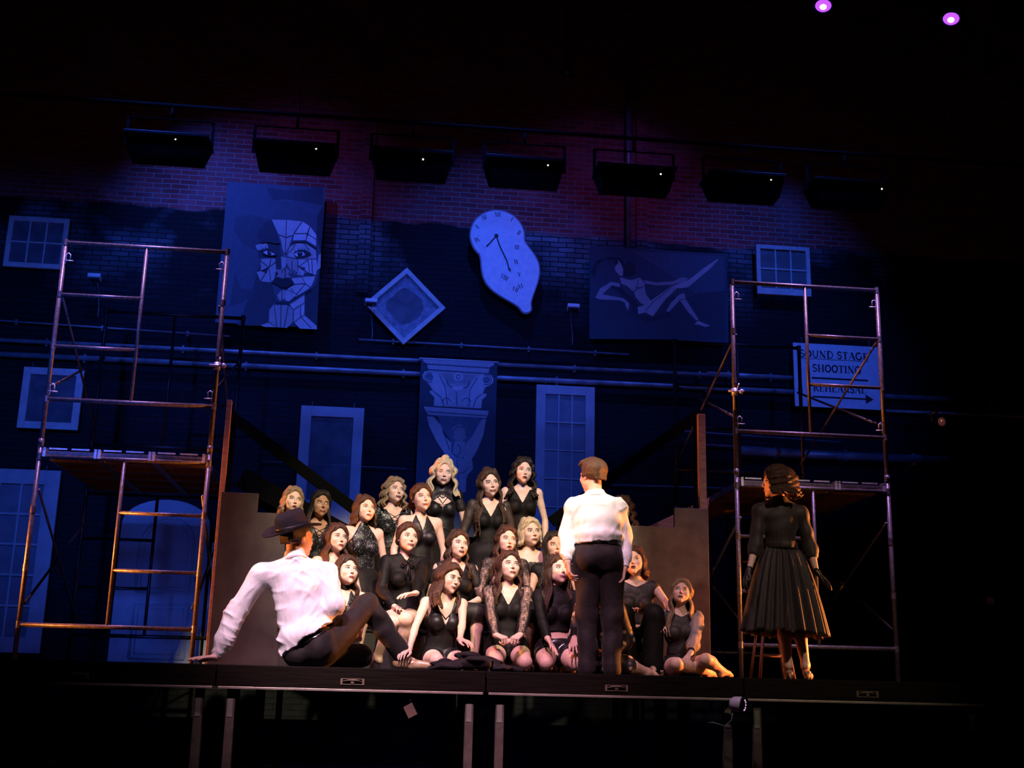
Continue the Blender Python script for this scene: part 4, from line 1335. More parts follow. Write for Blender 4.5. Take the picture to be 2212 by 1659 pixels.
def sdf_mesh(P, h, box=None, cut=(), clip=None, wrinkle=None, drop=(), smooth=1):
    """mesh the union of P; clip(X, Y, Z) > 0 removes; drop: boxes whose inside is left to a finer mesh"""
    if box is None:
        lo = np.min([pbox(p, .02)[0] for p in P], 0)
        hi = np.max([pbox(p, .02)[1] for p in P], 0)
    else:
        lo, hi = box
    xs, ys, zs = [np.arange(lo[i] - h, hi[i] + 2 * h, h) for i in range(3)]
    D = field_grid(P, xs, ys, zs, cut)
    if wrinkle is not None:
        near = np.abs(D) < .05
        I = np.nonzero(near)
        D[I] += wrinkle(xs[I[0]], ys[I[1]], zs[I[2]])
    if clip is not None:
        D = np.maximum(D, clip(xs[:, None, None], ys[None, :, None], zs[None, None, :]).astype(np.float32))
    V, F = nets(D, xs, ys, zs)
    if len(V) == 0:
        return V, F
    for _ in range(smooth):
        acc, cnt = np.zeros_like(V), np.zeros(len(V))
        for a, b in ((0, 1), (1, 2), (2, 3), (3, 0)):
            np.add.at(acc, F[:, a], V[F[:, b]])
            np.add.at(acc, F[:, b], V[F[:, a]])
            np.add.at(cnt, F[:, a], 1)
            np.add.at(cnt, F[:, b], 1)
        ok = cnt > 0
        V[ok] = V[ok] * .5 + acc[ok] / cnt[ok][:, None] * .5
    for blo, bhi in drop:
        c = V[F].mean(1)
        F = F[~((c > blo).all(1) & (c < bhi).all(1))]
    used = np.unique(F)
    mp = -np.ones(len(V), int)
    mp[used] = np.arange(len(used))
    return V[used], mp[F]


def add_vf(mb, V, F, mi=0):
    return mb.add(V.tolist(), F.tolist(), mi, True)


def rotz(a):
    c, s = math.cos(a), math.sin(a)
    return np.array([[c, -s, 0], [s, c, 0], [0, 0, 1.]])


def rotx(a):
    c, s = math.cos(a), math.sin(a)
    return np.array([[1., 0, 0], [0, c, -s], [0, s, c]])


def roty(a):
    c, s = math.cos(a), math.sin(a)
    return np.array([[c, 0, s], [0, 1., 0], [-s, 0, c]])


def head_rot(yaw, pitch, roll=0):
    """yaw > 0 turns the face to the picture's right, pitch > 0 looks up"""
    return rotz(math.radians(yaw)) @ rotx(math.radians(-pitch)) @ roty(math.radians(roll))


def ik(a, c, L1, L2, pole):
    """middle joint between a and c bent towards the pole direction"""
    a, c = np.asarray(a, float), np.asarray(c, float)
    d = c - a
    n = np.linalg.norm(d)
    n2 = min(n, (L1 + L2) * .999)
    u = d / (n + 1e-9)
    x = (L1 * L1 - L2 * L2 + n2 * n2) / (2 * n2)
    hh = math.sqrt(max(L1 * L1 - x * x, 1e-6))
    p = np.asarray(pole, float)
    p = unit(p - u * (p @ u))
    return a + u * x + p * hh, a + u * n2


# ------------------------------------------------------------------ head (face towards -y, centre between the ears)
def head_prims(male=False, mouth='o', full=1.0):
    j = 1.08 if male else 1.0
    P = [ell((0, .018, .034), (.0755, .092, .084), k=.0),
         ell((0, -.030, -.020), (.0635 * j, .056, .070), k=.03),
         ell((0, -.046, -.066), (.038 * j, .036, .036), k=.03),
         ell((0, -.073, -.095), (.014 * j, .014, .014), k=.022),
         ell((.040, -.058, -.024), (.022, .021, .020), k=.02), ell((-.040, -.058, -.024), (.022, .021, .020), k=.02),
         cone((-.036, -.078, .026), (.036, -.078, .026), .007, k=.02),
         cone((0, -.084, .012), (0, -.103, -.026), .0055, .0072, k=.010),
         ell((0, -.101, -.029), (.0080, .0085, .0070), k=.006),
         ell((.0105, -.092, -.032), (.0055, .0075, .0052), k=.006), ell((-.0105, -.092, -.032), (.0055, .0075, .0052), k=.006),
         ell((0, -.077, -.060), (.024, .019, .016), k=.012),
         ell((.040 * j, -.015, -.050), (.014, .030, .024), k=.03), ell((-.040 * j, -.015, -.050), (.014, .030, .024), k=.03)]
    for s in (-1, 1):
        P += [ell((s * .075, .008, -.004), (.006, .016, .027), roty(s * .12), k=.005), ell((s * .075, -.002, -.024), (.005, .007, .010), k=.004)]
    cut = [ell((.031, -.100, .005), (.019, .018, .0115), k=.010), ell((-.031, -.100, .005), (.019, .018, .0115), k=.010)]
    P += [ell((.031, -.0745, .003), (.0155, .0125, .0125), k=.002), ell((-.031, -.0745, .003), (.0155, .0125, .0125), k=.002)]
    if mouth in ('o', 'a'):
        cut.append(ell((0, -.096, -.066), (.015 if mouth == 'a' else .012, .012, .0095 if mouth == 'a' else .0075), k=.004))
    return P, cut


EYE_P = None
_hp = {}


def drape(P, cut, xz, off=.001, y0=-.14):
    """march along +y from the front to the surface at each (x, z); returns points"""
    pts = np.array([(x, y0, z) for x, z in xz], float)
    for _ in range(50):
        d = field_pts(P, pts, cut)
        pts[:, 1] += np.clip(d, -.01, .03) * .8
        pts[:, 1] = np.minimum(pts[:, 1], .02)
    pts[:, 1] -= off
    return pts


def feature_fan(mb, P, cut, ring, c, mi, off, levels=2):
    """closed outline draped on the face, filled by rings towards its centre"""
    n = len(ring)
    rows = []
    for lv in range(levels + 1):
        t = lv / (levels + 1)
        rows += [(x + (c[0] - x) * t, z + (c[1] - z) * t) for x, z in ring]
    rows.append(c)
    V = drape(P, cut, rows, off)
    V[:n, 1] += off * .9
    F = []
    for lv in range(levels):
        for k in range(n):
            k2 = (k + 1) % n
            F.append((lv * n + k, lv * n + k2, (lv + 1) * n + k2, (lv + 1) * n + k))
    for k in range(n):
        F.append((levels * n + k, levels * n + (k + 1) % n, len(rows) - 1))
    return V, F


def face_features(mb, R, t, mouth='o', male=False, gaze=(0, 0), brow=1.0, liner=1.0):
    """eyes, brows, lips and teeth in slots 1 white, 2 iris, 3 dark, 4 lip, 5 brow"""
    P, cut = head_prims(male, mouth)

    def put(V, F, mi):
        mb.add((V @ R.T + t).tolist(), F, mi, True)
    for s in (-1, 1):
        cx, cz = s * .031, .003
        ring = []
        for k in range(16):
            a = 2 * math.pi * k / 16
            x = math.cos(a) * .0158
            z = math.sin(a) * (.0064 if math.sin(a) > 0 else .0052) * (1 - .25 * abs(math.cos(a)))
            ring.append((cx + x, cz + z + s * x * .08))
        put(*feature_fan(mb, P, cut, ring, (cx, cz), 1, .0012), 1)
        gx, gz = cx + gaze[0] * .005, cz + .0003 + gaze[1] * .003
        rg = [(gx + .0066 * math.cos(2 * math.pi * k / 12), max(min(gz + .0066 * math.sin(2 * math.pi * k / 12), cz + .0060), cz - .0048)) for k in range(12)]
        put(*feature_fan(mb, P, cut, rg, (gx, gz), 2, .0022, 1), 2)
        up = [(cx + s * u * .0180, cz + .0071 * (1 - (u + .1) ** 2) + (.0022 if u > .6 else 0)) for u in np.linspace(-1, 1.05, 9)]
        put_tube(mb, drape(P, cut, up, .0012), [.0006, .0018, .0027, .0032, .0034, .0034, .0032, .0026, .0008] if not male else .0012, R, t, 3)
        lo = [(cx + s * u * .015, cz - .0064 * (1 - u * u)) for u in np.linspace(-1, 1, 7)]
        put_tube(mb, drape(P, cut, lo, .0008), .0009, R, t, 3)
        bw = [(cx + s * (-.016 + .038 * u), .0195 + .0055 * math.sin(math.pi * min(1, u * .85 + .08)) - .004 * u * u) for u in np.linspace(0, 1, 8)]
        put_tube(mb, drape(P, cut, bw, .0002), [.0016 * brow, .0023 * brow, .0025 * brow, .0024 * brow, .0022 * brow, .0019 * brow, .0014 * brow, .0007], R, t, 5)
    # mouth
    mz = -.0635
    w, uh, lh, gap, teeth = {'closed': (.0225, .0055, .0065, .0, False), 'smile': (.0290, .0050, .0060, .0070, True), 'a': (.0225, .0060, .0070, .0130, True),
                             'o': (.0190, .0060, .0070, .0115, False), 'talk': (.0225, .0058, .0066, .0060, True)}[mouth]
    cu = .0045 if mouth == 'smile' else 0
    n = 14
    for sgn, hgt in ((1, uh), (-1, lh)):
        rows = []
        for k in range(n + 1):
            u = -1 + 2 * k / n
            x = u * w
            base = mz + cu * u * u
            inner = base + sgn * gap / 2 * math.sqrt(max(0, 1 - u * u))
            pk = (1 + (.22 * math.cos(u * math.pi * 2.2) - .22 if sgn > 0 and abs(u) < .45 else 0))
            outer = base + sgn * (gap / 2 * math.sqrt(max(0, 1 - u * u)) + hgt * (1 - u * u) ** .6 * pk)
            rows.append([(x, inner), (x, (inner + outer) / 2), (x, outer)])
        flat_ = [p for r in rows for p in r]
        V = drape(P, head_prims(male, 'closed')[1], flat_, .0015)
        V[1::3, 1] -= .0030
        F = []
        for k in range(n):
            for q in range(2):
                f = (k * 3 + q, (k + 1) * 3 + q, (k + 1) * 3 + q + 1, k * 3 + q + 1)
                F.append(f if sgn > 0 else f[::-1])
        put(V, F, 4)
    if gap:
        ring = [(w * .98 * math.cos(2 * math.pi * k / 16), mz + cu * math.cos(2 * math.pi * k / 16) ** 2 + gap / 2 * math.sin(2 * math.pi * k / 16)) for k in range(16)]
        cc_ = head_prims(male, 'closed')[1]
        put(*feature_fan(mb, P, cc_, ring, (0, mz), 3, .0006, 1), 3)
        if teeth:
            ring = [(w * .72 * math.cos(2 * math.pi * k / 16), mz + cu * .4 + gap * .22 + gap * (.30 if mouth == 'smile' else .18) * math.sin(2 * math.pi * k / 16)) for k in range(16)]
            put(*feature_fan(mb, P, cc_, ring, (0, mz + gap * .2), 1, .0012, 1), 1)


def put_tube(mb, V, r, R, t, mi):
    rr = r if isinstance(r, (list, tuple)) else [r] * len(V)
    mb.tube([tuple(p) for p in (np.asarray(V) @ R.T + t)], list(rr), 6, mi)


# ------------------------------------------------------------------ hand
def hand_prims(w, d, n, s=1.0, thumb=1, curl=.35, spread=.10, thumb_in=.2):
    """w wrist, d towards the fingertips, n out of the palm's back is -n; fingers curl towards n; thumb = +1/-1 side"""
    d = unit(d)
    n = unit(np.asarray(n, float) - d * (np.asarray(n, float) @ d))
    sd = np.cross(d, n) * thumb
    P = []
    k0 = .008 * s
    lens = (.040, .044, .041, .033)
    pos = (.027, .009, -.009, -.026)
    kl = (.083, .087, .083, .075)
    for i in range(4):
        b = w + sd * pos[i] * .55 * s + d * .012 * s
        kn = w + sd * pos[i] * s + d * kl[i] * s
        P.append(cone(b, kn, .0125 * s, .0100 * s, k=.010 * s))
        a = spread * (1.5 - i)
        dd = unit(d + sd * a)
        c = curl * (1 + .12 * i)
        p = kn
        for seg, (ln, r0_, r1_) in enumerate(((lens[i], .0088, .0080), (lens[i] * .62, .0078, .0070), (lens[i] * .50, .0070, .0056))):
            ang = c * (.9, 2.0, 2.7)[seg]
            v = dd * math.cos(ang) + n * math.sin(ang)
            q = p + v * ln * s
            P.append(cone(p, q, r0_ * s, r1_ * s, k=.0025 * s))
            p = q
    tb = w + sd * .018 * s + d * .022 * s + n * .006 * s
    v1 = unit(sd * (.75 - thumb_in) + d * .75 + n * .25)
    t1 = tb + v1 * .042 * s
    v2 = unit(sd * (.30 - thumb_in) + d * 1.0 + n * .25)
    t2 = t1 + v2 * .032 * s
    v3 = unit(sd * (.12 - thumb_in) + d * 1.0 + n * .22)
    P += [cone(tb, t1, .0145 * s, .0105 * s, k=.010 * s), cone(t1, t2, .0100 * s, .0092 * s, k=.003 * s), cone(t2, t2 + v3 * .024 * s, .0090 * s, .0068 * s, k=.003 * s)]
    P.append(cone(w - d * .01 * s, w + d * .015 * s, .021 * s, .020 * s, k=.012 * s))
    return P


# ------------------------------------------------------------------ whole figure from joints
def body_prims(J, s=1.0, male=False):
    """J: pelvis, neck, shL, shR (picture left / right when facing the camera), elL.., wrL.., hipL.., knL.., anL.., toL.., head, Rh"""
    pel, nk = J['pelvis'], J['neck']
    Z = unit(nk - pel)
    X = unit((J['shR'] - J['shL']) - Z * ((J['shR'] - J['shL']) @ Z))
    Yb = np.cross(Z, X)
    R = np.stack([X, Yb, Z], 1)
    g = np.linalg.norm(nk - pel) / .5
    hipX = unit((J['hipR'] - J['hipL']) - Z * ((J['hipR'] - J['hipL']) @ Z))
    Rp = np.stack([hipX, np.cross(Z, hipX), Z], 1)
    T = lambda x, y, z: pel + R @ (vec(x, y, z) * vec(s, s, g))
    Tp = lambda x, y, z: pel + Rp @ (vec(x, y, z) * s)
    E = lambda c, r, k=.04, RR=R: ell(c, vec(*r) * s, RR, k=k * s)
    tor = []
    bend = J.get('bend', 0.0)
    if male:
        tor += [E(Tp(0, 0, .04), (.165, .115, .12), RR=Rp), E(Tp(.075, .05, -.02), (.085, .09, .095), RR=Rp), E(Tp(-.075, .05, -.02), (.085, .09, .095), RR=Rp),
                E(T(0, bend * .5, .15), (.145, .105, .12)), E(T(0, bend, .29), (.160, .115, .16)), E(T(0, bend * .6 + .005, .41), (.175, .095, .08))]
    else:
        tor += [E(Tp(0, 0, .03), (.158, .108, .11), RR=Rp), E(Tp(.075, .045, -.02), (.080, .085, .09), RR=Rp), E(Tp(-.075, .045, -.02), (.080, .085, .09), RR=Rp),
                E(T(0, bend * .5 - .005, .15), (.120, .085, .11)), E(T(0, bend, .30), (.136, .092, .14)), E(T(0, bend * .6, .40), (.145, .075, .07)),
                E(T(.066, bend - .078, .295), (.062, .052, .060), .025), E(T(-.066, bend - .078, .295), (.062, .052, .060), .025)]
    sh = []
    for q, sg in (('L', -1), ('R', 1)):
        S = J['sh' + q]
        sh += [cone(T(sg * .05, .005, .45), S, .040 * s, (.052 if male else .040) * s, k=.03 * s), cone(T(0, .018, .49), S + R @ (vec(-sg * .04, .0, .005) * s), .038 * s, .030 * s, k=.03 * s),
               cone(T(sg * .07, bend * .8, .36), S - Z * .02 * s, .06 * s, .045 * s, k=.03 * s)]
    Rh, hd = J['Rh'], J['head']
    hb = hd + Rh @ (vec(0, .022, -.055) * s)
    neck = [cone(T(0, .012, .46), hb, (.058 if male else .047) * s, (.056 if male else .043) * s, k=.03 * s)]
    arms = {}
    for q in 'LR':
        S, E_, W = J['sh' + q], J['el' + q], J['wr' + q]
        a = 1.12 if male else 1.0
        m_ = E_ + (W - E_) * .28
        arms[q] = [cone(S, S + (E_ - S) * .45, .042 * s * a, .037 * s * a, k=.012 * s), cone(S + (E_ - S) * .45, E_, .037 * s * a, .030 * s * a, k=.006 * s),
                   cone(E_, m_, .031 * s * a, .033 * s * a, k=.006 * s), cone(m_, W, .033 * s * a, .0215 * s * a, k=.008 * s)]
    legs = {}
    for q in 'LR':
        Hh, Kn, An = J['hip' + q], J['kn' + q], J['an' + q]
        mid = Hh + (Kn - Hh) * .4
        legs[q] = [cone(Hh, mid, .090 * s, .078 * s, k=.03 * s), cone(mid, Kn, .078 * s, .053 * s, k=.03 * s)]
        cf = Kn + (An - Kn) * .3
        back = J.get('calf' + q, vec(0, .016, 0))
        legs[q] += [cone(Kn, cf + back * s, .050 * s, .053 * s, k=.025 * s), cone(cf + back * s, An, .053 * s, .034 * s, k=.03 * s)]
        if 'to' + q in J:
            To = J['to' + q]
            fd = unit(To - An)
            legs[q] += [cone(An + vec(0, 0, -.01) * s, An - fd * .035 * s + vec(0, 0, -.035) * s, .034 * s, .030 * s, k=.02 * s),
                        cone(An, An + (To - An) * .62, .034 * s, .026 * s, k=.02 * s), cone(An + (To - An) * .62, To, .028 * s, .016 * s, k=.015 * s)]
    hands = {}
    for q in 'LR':
        hp = J.get('hand' + q)
        if hp:
            hands[q] = hand_prims(J['wr' + q], hp['d'], hp['n'], s * (1.1 if male else 1.0), hp.get('thumb', 1), hp.get('curl', .35), hp.get('spread', .1), hp.get('tin', .2))
        else:
            hands[q] = []
    return dict(torso=tor, shoulders=sh, neck=neck, arms=arms, legs=legs, hands=hands, R=R, T=T, Tp=Tp, Rp=Rp)


def bbox(P, m):
    lo = np.min([pbox(p, m)[0] for p in P], 0)
    hi = np.max([pbox(p, m)[1] for p in P], 0)
    return lo, hi


HS = 1.09


def make_body(J, s, skin, male=False, mouth='o', gaze=(0, 0), fine_hands='LR', name='person', h=.012, features=True):
    B = body_prims(J, s, male)
    HP, HC = head_prims(male, mouth)
    Rh, hd = J['Rh'], J['head']
    sh_ = s * HS
    sc = lambda P: [('c', p[1] * sh_, p[2] * sh_, p[3] * sh_, p[4] * sh_, p[5] * sh_) if p[0] == 'c' else ('e', p[1] * sh_, p[2] * sh_, p[3], 0.0, p[5] * sh_) for p in P]
    hp, hc = moved(sc(HP), Rh, hd), moved(sc(HC), Rh, hd)
    allp = B['torso'] + B['shoulders'] + B['arms']['L'] + B['arms']['R'] + B['legs']['L'] + B['legs']['R'] + B['neck'] + hp + B['hands']['L'] + B['hands']['R']
    mb = MB()
    hlo, hhi = bbox(hp, .004)
    drops = [(hlo + .006, hhi + .1)]
    fines = [((hlo, hhi), .0042 * s)]
    for q in 'LR':
        if B['hands'][q] and q in fine_hands:
            blo, bhi = bbox(B['hands'][q], .003)
            fines.append(((blo, bhi), .0048))
            drops.append((blo + .004, bhi - .004))
    V, F = sdf_mesh(allp, h, None, hc, drop=drops)
    add_vf(mb, V, F)
    for (blo, bhi), hh in fines:
        V, F = sdf_mesh(allp, hh, (blo, bhi), hc, smooth=1)
        add_vf(mb, V, F)
    if features:
        face_features(mb, Rh * sh_, hd, mouth, male, gaze, .8 if male else 1.0)
    o = mb.build(name, [skin, 'eye_white', 'iris', 'eye_dark', 'lip' if not male else 'lip_m', 'brow'])
    return o, B


def add_mesh(name, V, F, mats, parent):
    mb = MB()
    add_vf(mb, V, F)
    return mb.build(name, mats, parent)


# ------------------------------------------------------------------ hair
def hair_mesh(parent, J, s, style, mt, seed=0, length=.30, name='hair', vol=1.0, wave=1.0, part=0.0, bun=None, sweep=0.0, body=None):
    """style: long, up, short, curly, bob; a cap over the skull with separate locks"""
    rnd = random.Random(seed)
    s = s * HS
    Rh, hd = J['Rh'], J['head']
    P = [ell((0, .030, .040), (.084 * vol, .092 * vol, .088), k=0), ell((0, .0, .070), (.070, .080, .062), k=.02)]
    locks = []
    H = lambda x, y, z: Rh @ (vec(x, y, z) * s) + hd

    def lock(a, pts_, r0_, r1_, n=7, amp=.008, ph=None, world=False):
        ph = (a[0] * 34 + a[1] * 21) + rnd.uniform(-.5, .5) if ph is None else ph
        q = [a] + pts_
        out = []
        # smooth path through the given points
        m = len(q)
        ts = np.linspace(0, m - 1, n * (m - 1) + 1)
        for t in ts:
            i = min(int(t), m - 2)
            u = t - i
            p = q[i] * (1 - u) + q[i + 1] * u
            g = min(1.0, t / 1.0)
            wv = math.sin(t * 5.5 * wave + ph) * amp * g * s
            w2 = math.cos(t * 5.5 * wave + ph * 1.7) * amp * g * s
            out.append(p + vec(wv, w2 * .8, wv * .2))
        if body is not None:
            O = np.array(out)
            for _ in range(3):
                d0 = field_pts(body, O)
                G_ = np.stack([field_pts(body, O + e) - d0 for e in np.eye(3) * .004], 1)
                G_ /= (np.linalg.norm(G_, axis=1, keepdims=True) + 1e-9)
                psh = np.clip(r0_ * s * .9 - d0, 0, .06)[:, None] * (np.arange(len(O)) > n)[:, None]
                O = O + G_ * psh
            out = list(O)
        for i in range(len(out) - 1):
            u0, u1 = i / (len(out) - 1), (i + 1) / (len(out) - 1)
            locks.append(cone(out[i], out[i + 1], (r0_ + (r1_ - r0_) * u0) * s, (r0_ + (r1_ - r0_) * u1) * s, k=.0055))
    up = vec(0, 0, 1)
    if style in ('long', 'curly', 'bob'):
        n = {'long': 48, 'curly': 54, 'bob': 44}[style]
        for i in range(n):
            a = math.radians(-34 + (180 + 68) * i / (n - 1))   # from one temple round the back to the other
            if style == 'long' and (i % 2):
                a += rnd.uniform(-.05, .05)
            x, y = math.cos(a) * .078 * vol, math.sin(a) * .090 * vol + .02
            top = H(x * .55 + part * .02, y * .45 - .004, .118)
            side = H(x * 1.02, y, .03 + rnd.uniform(-.01, .01))
            low = H(x * 1.08, y * 1.02 + .0, -.07)
            out = unit(Rh @ vec(x, y * .8, 0)) * vec(1, 1, 0)
            ln = length * rnd.uniform(.86, 1.06)
            front = abs(math.cos(a)) > .75
            e1 = low + out * .012 * s * vol - up * ln * .45 * s + (vec(0, -.035, 0) * s if front else vec(0, .01, 0) * s)
            e2 = low + out * (.020 + rnd.uniform(-.012, .02)) * s * vol - up * ln * s + (vec(0, -.05, 0) * s if front else vec(0, .02, 0) * s)
            if style == 'bob':
                lock(top, [side, low + out * .01 * s, low + out * .014 * s - up * ln * .35 * s], .0115, .007, amp=.005)
            elif style == 'curly':
                lock(top, [side + out * .006 * s, low + out * .016 * s, e2], .0135, .0075, amp=.013)
            else:
                lock(top, [side, low, e1, e2], .0120, .0065, amp=.010)
    if style in ('up', 'bun'):
        for i in range(18):
            a = math.radians(-30 + 240 * i / 17)
            x, y = math.cos(a) * .080, math.sin(a) * .092 + .02
            lock(H(x * .2, .0, .122), [H(x * .9, y * .7, .075), H(x * .7, y * .9 + .015, -.01), H(x * .15, .11, -.015)], .013, .012, amp=.002)
        locks.append(cone(H(-.02, .115, 0), H(.02, .115, 0), .036 * s, .036 * s, k=.01))
    if style == 'crop':
        for i in range(30):
            a = math.radians(-15 + 210 * i / 29)
            x, y = math.cos(a) * .076, math.sin(a) * .090 + .02
            lock(H(x * .97, y * .97, .045), [H(x, y, .02), H(x * .97, y * .98, -.005 if abs(math.cos(a)) > .7 else -.035)], .008, .005, amp=.001)
    if style == 'short':
        for i in range(40):
            a = math.radians(-35 + 250 * i / 39)
            x, y = math.cos(a) * .078, math.sin(a) * .090 + .02
            lock(H(x * .25 + rnd.uniform(-.01, .01), y * .2 + .01, .124), [H(x * .95, y * .9, .075), H(x * 1.02, y, .01), H(x * .93, y * .96, -.040 if abs(math.cos(a)) < .7 else -.015)], .011, .006, amp=.0025)
        for i in range(9):
            x = -.06 + .015 * i
            lock(H(x * .5, .0, .122), [H(x * .95, -.040, .108), H(x * 1.05, -.066, .086)], .012, .008, amp=.001)
    # fringe / hairline sweep from the parting
    if style in ('long', 'curly', 'bob', 'up'):
        for sg in (-1, 1):
            for i in range(6):
                u = i / 5
                z0_ = .122 - .020 * u
                a0_ = H(part * .022 + sg * .004, -.026 - .026 * u, z0_ + .002)
                lock(a0_, [H(sg * (.044 + .002 * u), -.048 - .014 * u + .006, .098 - .010 * u), H(sg * (.073 + .002 * u), -.034 - .008 * u, .040), H(sg * .080, .000, -.015)], .0105, .009, amp=.002 if style != 'curly' else .007)
    if bun is not None:
        c = H(*bun[:3])
        locks += [ell(c, vec(bun[3], bun[3], bun[3] * .8) * s, k=.012)]
        for i in range(8):
            a = 2 * math.pi * i / 8
            locks.append(cone(c + vec(math.cos(a), math.sin(a), -.2) * bun[3] * s * .8, c + vec(-math.sin(a) * .6, math.cos(a) * .6, .6) * bun[3] * s * .8, .010 * s, .009 * s, k=.004))
    sc = lambda P_: [('e', p[1] * s, p[2] * s, p[3], 0.0, p[5] * s) if p[0] == 'e' else p for p in P_]
    cap = moved(sc(P), Rh, hd)
    # face opening cut from the cap
    fc = moved(sc([ell((0, -.105, -.022), (.067, .075, .118), k=.0), ell((0, -.09, -.12), (.062, .12, .06), k=0)]), Rh, hd)
    if style in ('short', 'up', 'crop'):
        fc += moved(sc([ell((0, .02, -.125), (.09, .13, .075), k=0), ell((.078, -.006, -.03), (.022, .032, .042), k=0), ell((-.078, -.006, -.03), (.022, .032, .042), k=0)]), Rh, hd)
    if style == 'crop':
        fc += moved(sc([ell((0, .03, -.100), (.11, .14, .083), k=0)]), Rh, hd)
        fc += moved(sc([ell((0, .02, .135), (.16, .18, .075), k=0)]), Rh, hd)
    lo, hi = bbox(cap + locks, .01)
    h = .0052 * s
    xs, ys, zs = [np.arange(lo[i], hi[i] + h, h) for i in range(3)]
    D = field_grid(cap, xs, ys, zs, fc, m=.03)
    L_ = field_grid(locks, xs, ys, zs, (), m=.02)
    # keep every lock off the front of the face
    mask = moved(sc([ell((0, -.100, -.012), (.055, .060, .096), k=0)]), Rh, hd)
    Fm = field_grid(mask, xs, ys, zs, (), m=.03)
    if style != 'short':
        L_ = np.maximum(L_, -Fm)
    D = smin(D, L_, .004)
    V, F = nets(D, xs, ys, zs)
    c = V[F].mean(1)
    return add_mesh(name, V, F, mt, parent)


# ------------------------------------------------------------------ cloth helpers
def folds(dirs, amp, freq, seed=0):
    rnd = random.Random(seed)
    W = []
    for d in dirs:
        W.append((unit(d), freq * rnd.uniform(.8, 1.25), rnd.uniform(0, 6.28), rnd.uniform(.6, 1)))

    def f(x, y, z):
        q = 1.7 * np.sin(7 * x + 3 * z + seed) + 1.3 * np.sin(9 * z - 5 * y + 2 + seed) + .8 * np.sin(15 * x - 11 * z)
        out = 0
        for d, fr, ph, a in W:
            v = np.sin((d[0] * x + d[1] * y + d[2] * z) * fr + q * .9 + ph)
            out = out + a * (np.abs(v) ** .7 * np.sign(v))
        return (out * amp / len(W)).astype(np.float32)
    return f


def creases(dirs, amp, freq, seed=0):
    """narrow raised ridges with flat cloth between, as in a pulled shirt"""
    rnd = random.Random(seed)
    W = [(unit(d), freq * rnd.uniform(.7, 1.3), rnd.uniform(0, 6.28), rnd.uniform(.5, 1)) for d in dirs]

    def f(x, y, z):
        q = 1.9 * np.sin(6 * x + 4 * z + seed) + 1.5 * np.sin(8 * z - 6 * y + 2 + seed)
        g_ = np.sin(9 * x + seed) * np.sin(11 * z + 2 * seed)
        out = 0
        for i, (d, fr, ph, a) in enumerate(W):
            v = np.abs(np.sin((d[0] * x + d[1] * y + d[2] * z) * fr * .5 + q + ph))
            out = out - a * (1 - v) ** 2.5 * np.clip(.55 + np.sin(7 * x * (i + 1) + 5 * z + ph), 0, 1.4)
        return (out * amp / len(W) + amp * .15 * g_).astype(np.float32)
    return f


def local_clip(o, R, fn):
    """clip written in a local frame; fn(x, y, z) > 0 removes"""
    def f(X, Y, Z):
        a, b, c = X - o[0], Y - o[1], Z - o[2]
        x = R[0, 0] * a + R[1, 0] * b + R[2, 0] * c
        y = R[0, 1] * a + R[1, 1] * b + R[2, 1] * c
        z = R[0, 2] * a + R[1, 2] * b + R[2, 2] * c
        return fn(x, y, z)
    return f


M['eye_white'] = mat('eye_white', (.72, .70, .66), .3)
M['iris'] = mat('iris', (.05, .03, .02), .15)
M['eye_dark'] = mat('eye_dark', (.012, .006, .006), .5)
M['lip'] = mat('lip', (.30, .035, .04), .32)
M['lip_m'] = mat('lip_m', (.42, .16, .13), .5)
M['brow'] = mat('brow', (.05, .025, .015), .8)


def skin_mat(name, c):
    m = mat(name, c, .48, 0, .4)
    b_ = bsdf(m)
    b_.inputs['Subsurface Weight'].default_value = .12
    b_.inputs['Subsurface Radius'].default_value = (.012, .005, .003)
    b_.inputs['Subsurface Scale'].default_value = 1.0
    no, mp = bump(m, (1, 1, 1), 60, .05, .001)
    vary(m, no, tuple(x * .94 for x in c), tuple(min(1, x * 1.04) for x in c))
    M[name] = m


skin_mat('skin_fair', (.70, .45, .36))
skin_mat('skin_mid', (.58, .34, .24))
skin_mat('skin_deep', (.36, .19, .12))


def hair_mat(name, c0, c1):
    m = mat(name, c0, .42, 0, .45)
    no, mp = bump(m, (90, 90, 9), 3.0, .9, .007, 3)
    bsdf(m).inputs['Specular IOR Level'].default_value = .3
    vary(m, no, c0, c1, .3, .7)
    M[name] = m


hair_mat('hair_dark', (.008, .006, .005), (.022, .014, .010))
hair_mat('hair_brown', (.022, .011, .007), (.065, .032, .018))
hair_mat('hair_auburn', (.028, .012, .008), (.085, .035, .020))
hair_mat('hair_blonde', (.34, .25, .14), (.66, .54, .36))
hair_mat('hair_sandy', (.13, .085, .05), (.32, .22, .13))
hair_mat('hair_boy', (.05, .026, .014), (.13, .07, .042))

M['black_cloth'] = noisy('black_cloth', (.003, .0025, .0025), (.007, .0055, .0055), .65, nscale=40, strength=.25, dist=.002, spec=.18)
M['black_satin'] = noisy('black_satin', (.006, .005, .006), (.012, .009, .011), .45, nscale=16, strength=.35, dist=.004, spec=.3)
M['leather'] = noisy('leather', (.010, .009, .010), (.02, .018, .02), .18, nscale=22, strength=.5, dist=.004)
M['suit_cloth'] = noisy('suit_cloth', (.008, .006, .006), (.014, .010, .010), .75, nscale=30, scale=(1, 1, 2), strength=.3, dist=.003, spec=.3, sheen=.05)
M['belt'] = mat('belt', (.008, .007, .007), .25)
M['shirt_white'] = noisy('shirt_white', (.80, .79, .80), (.86, .85, .86), .75, nscale=7, scale=(1.6, 1.6, .6), strength=.9, dist=.02)
M['felt'] = noisy('felt', (.008, .006, .009), (.014, .011, .015), .85, nscale=60, strength=.2, dist=.002, spec=.2)
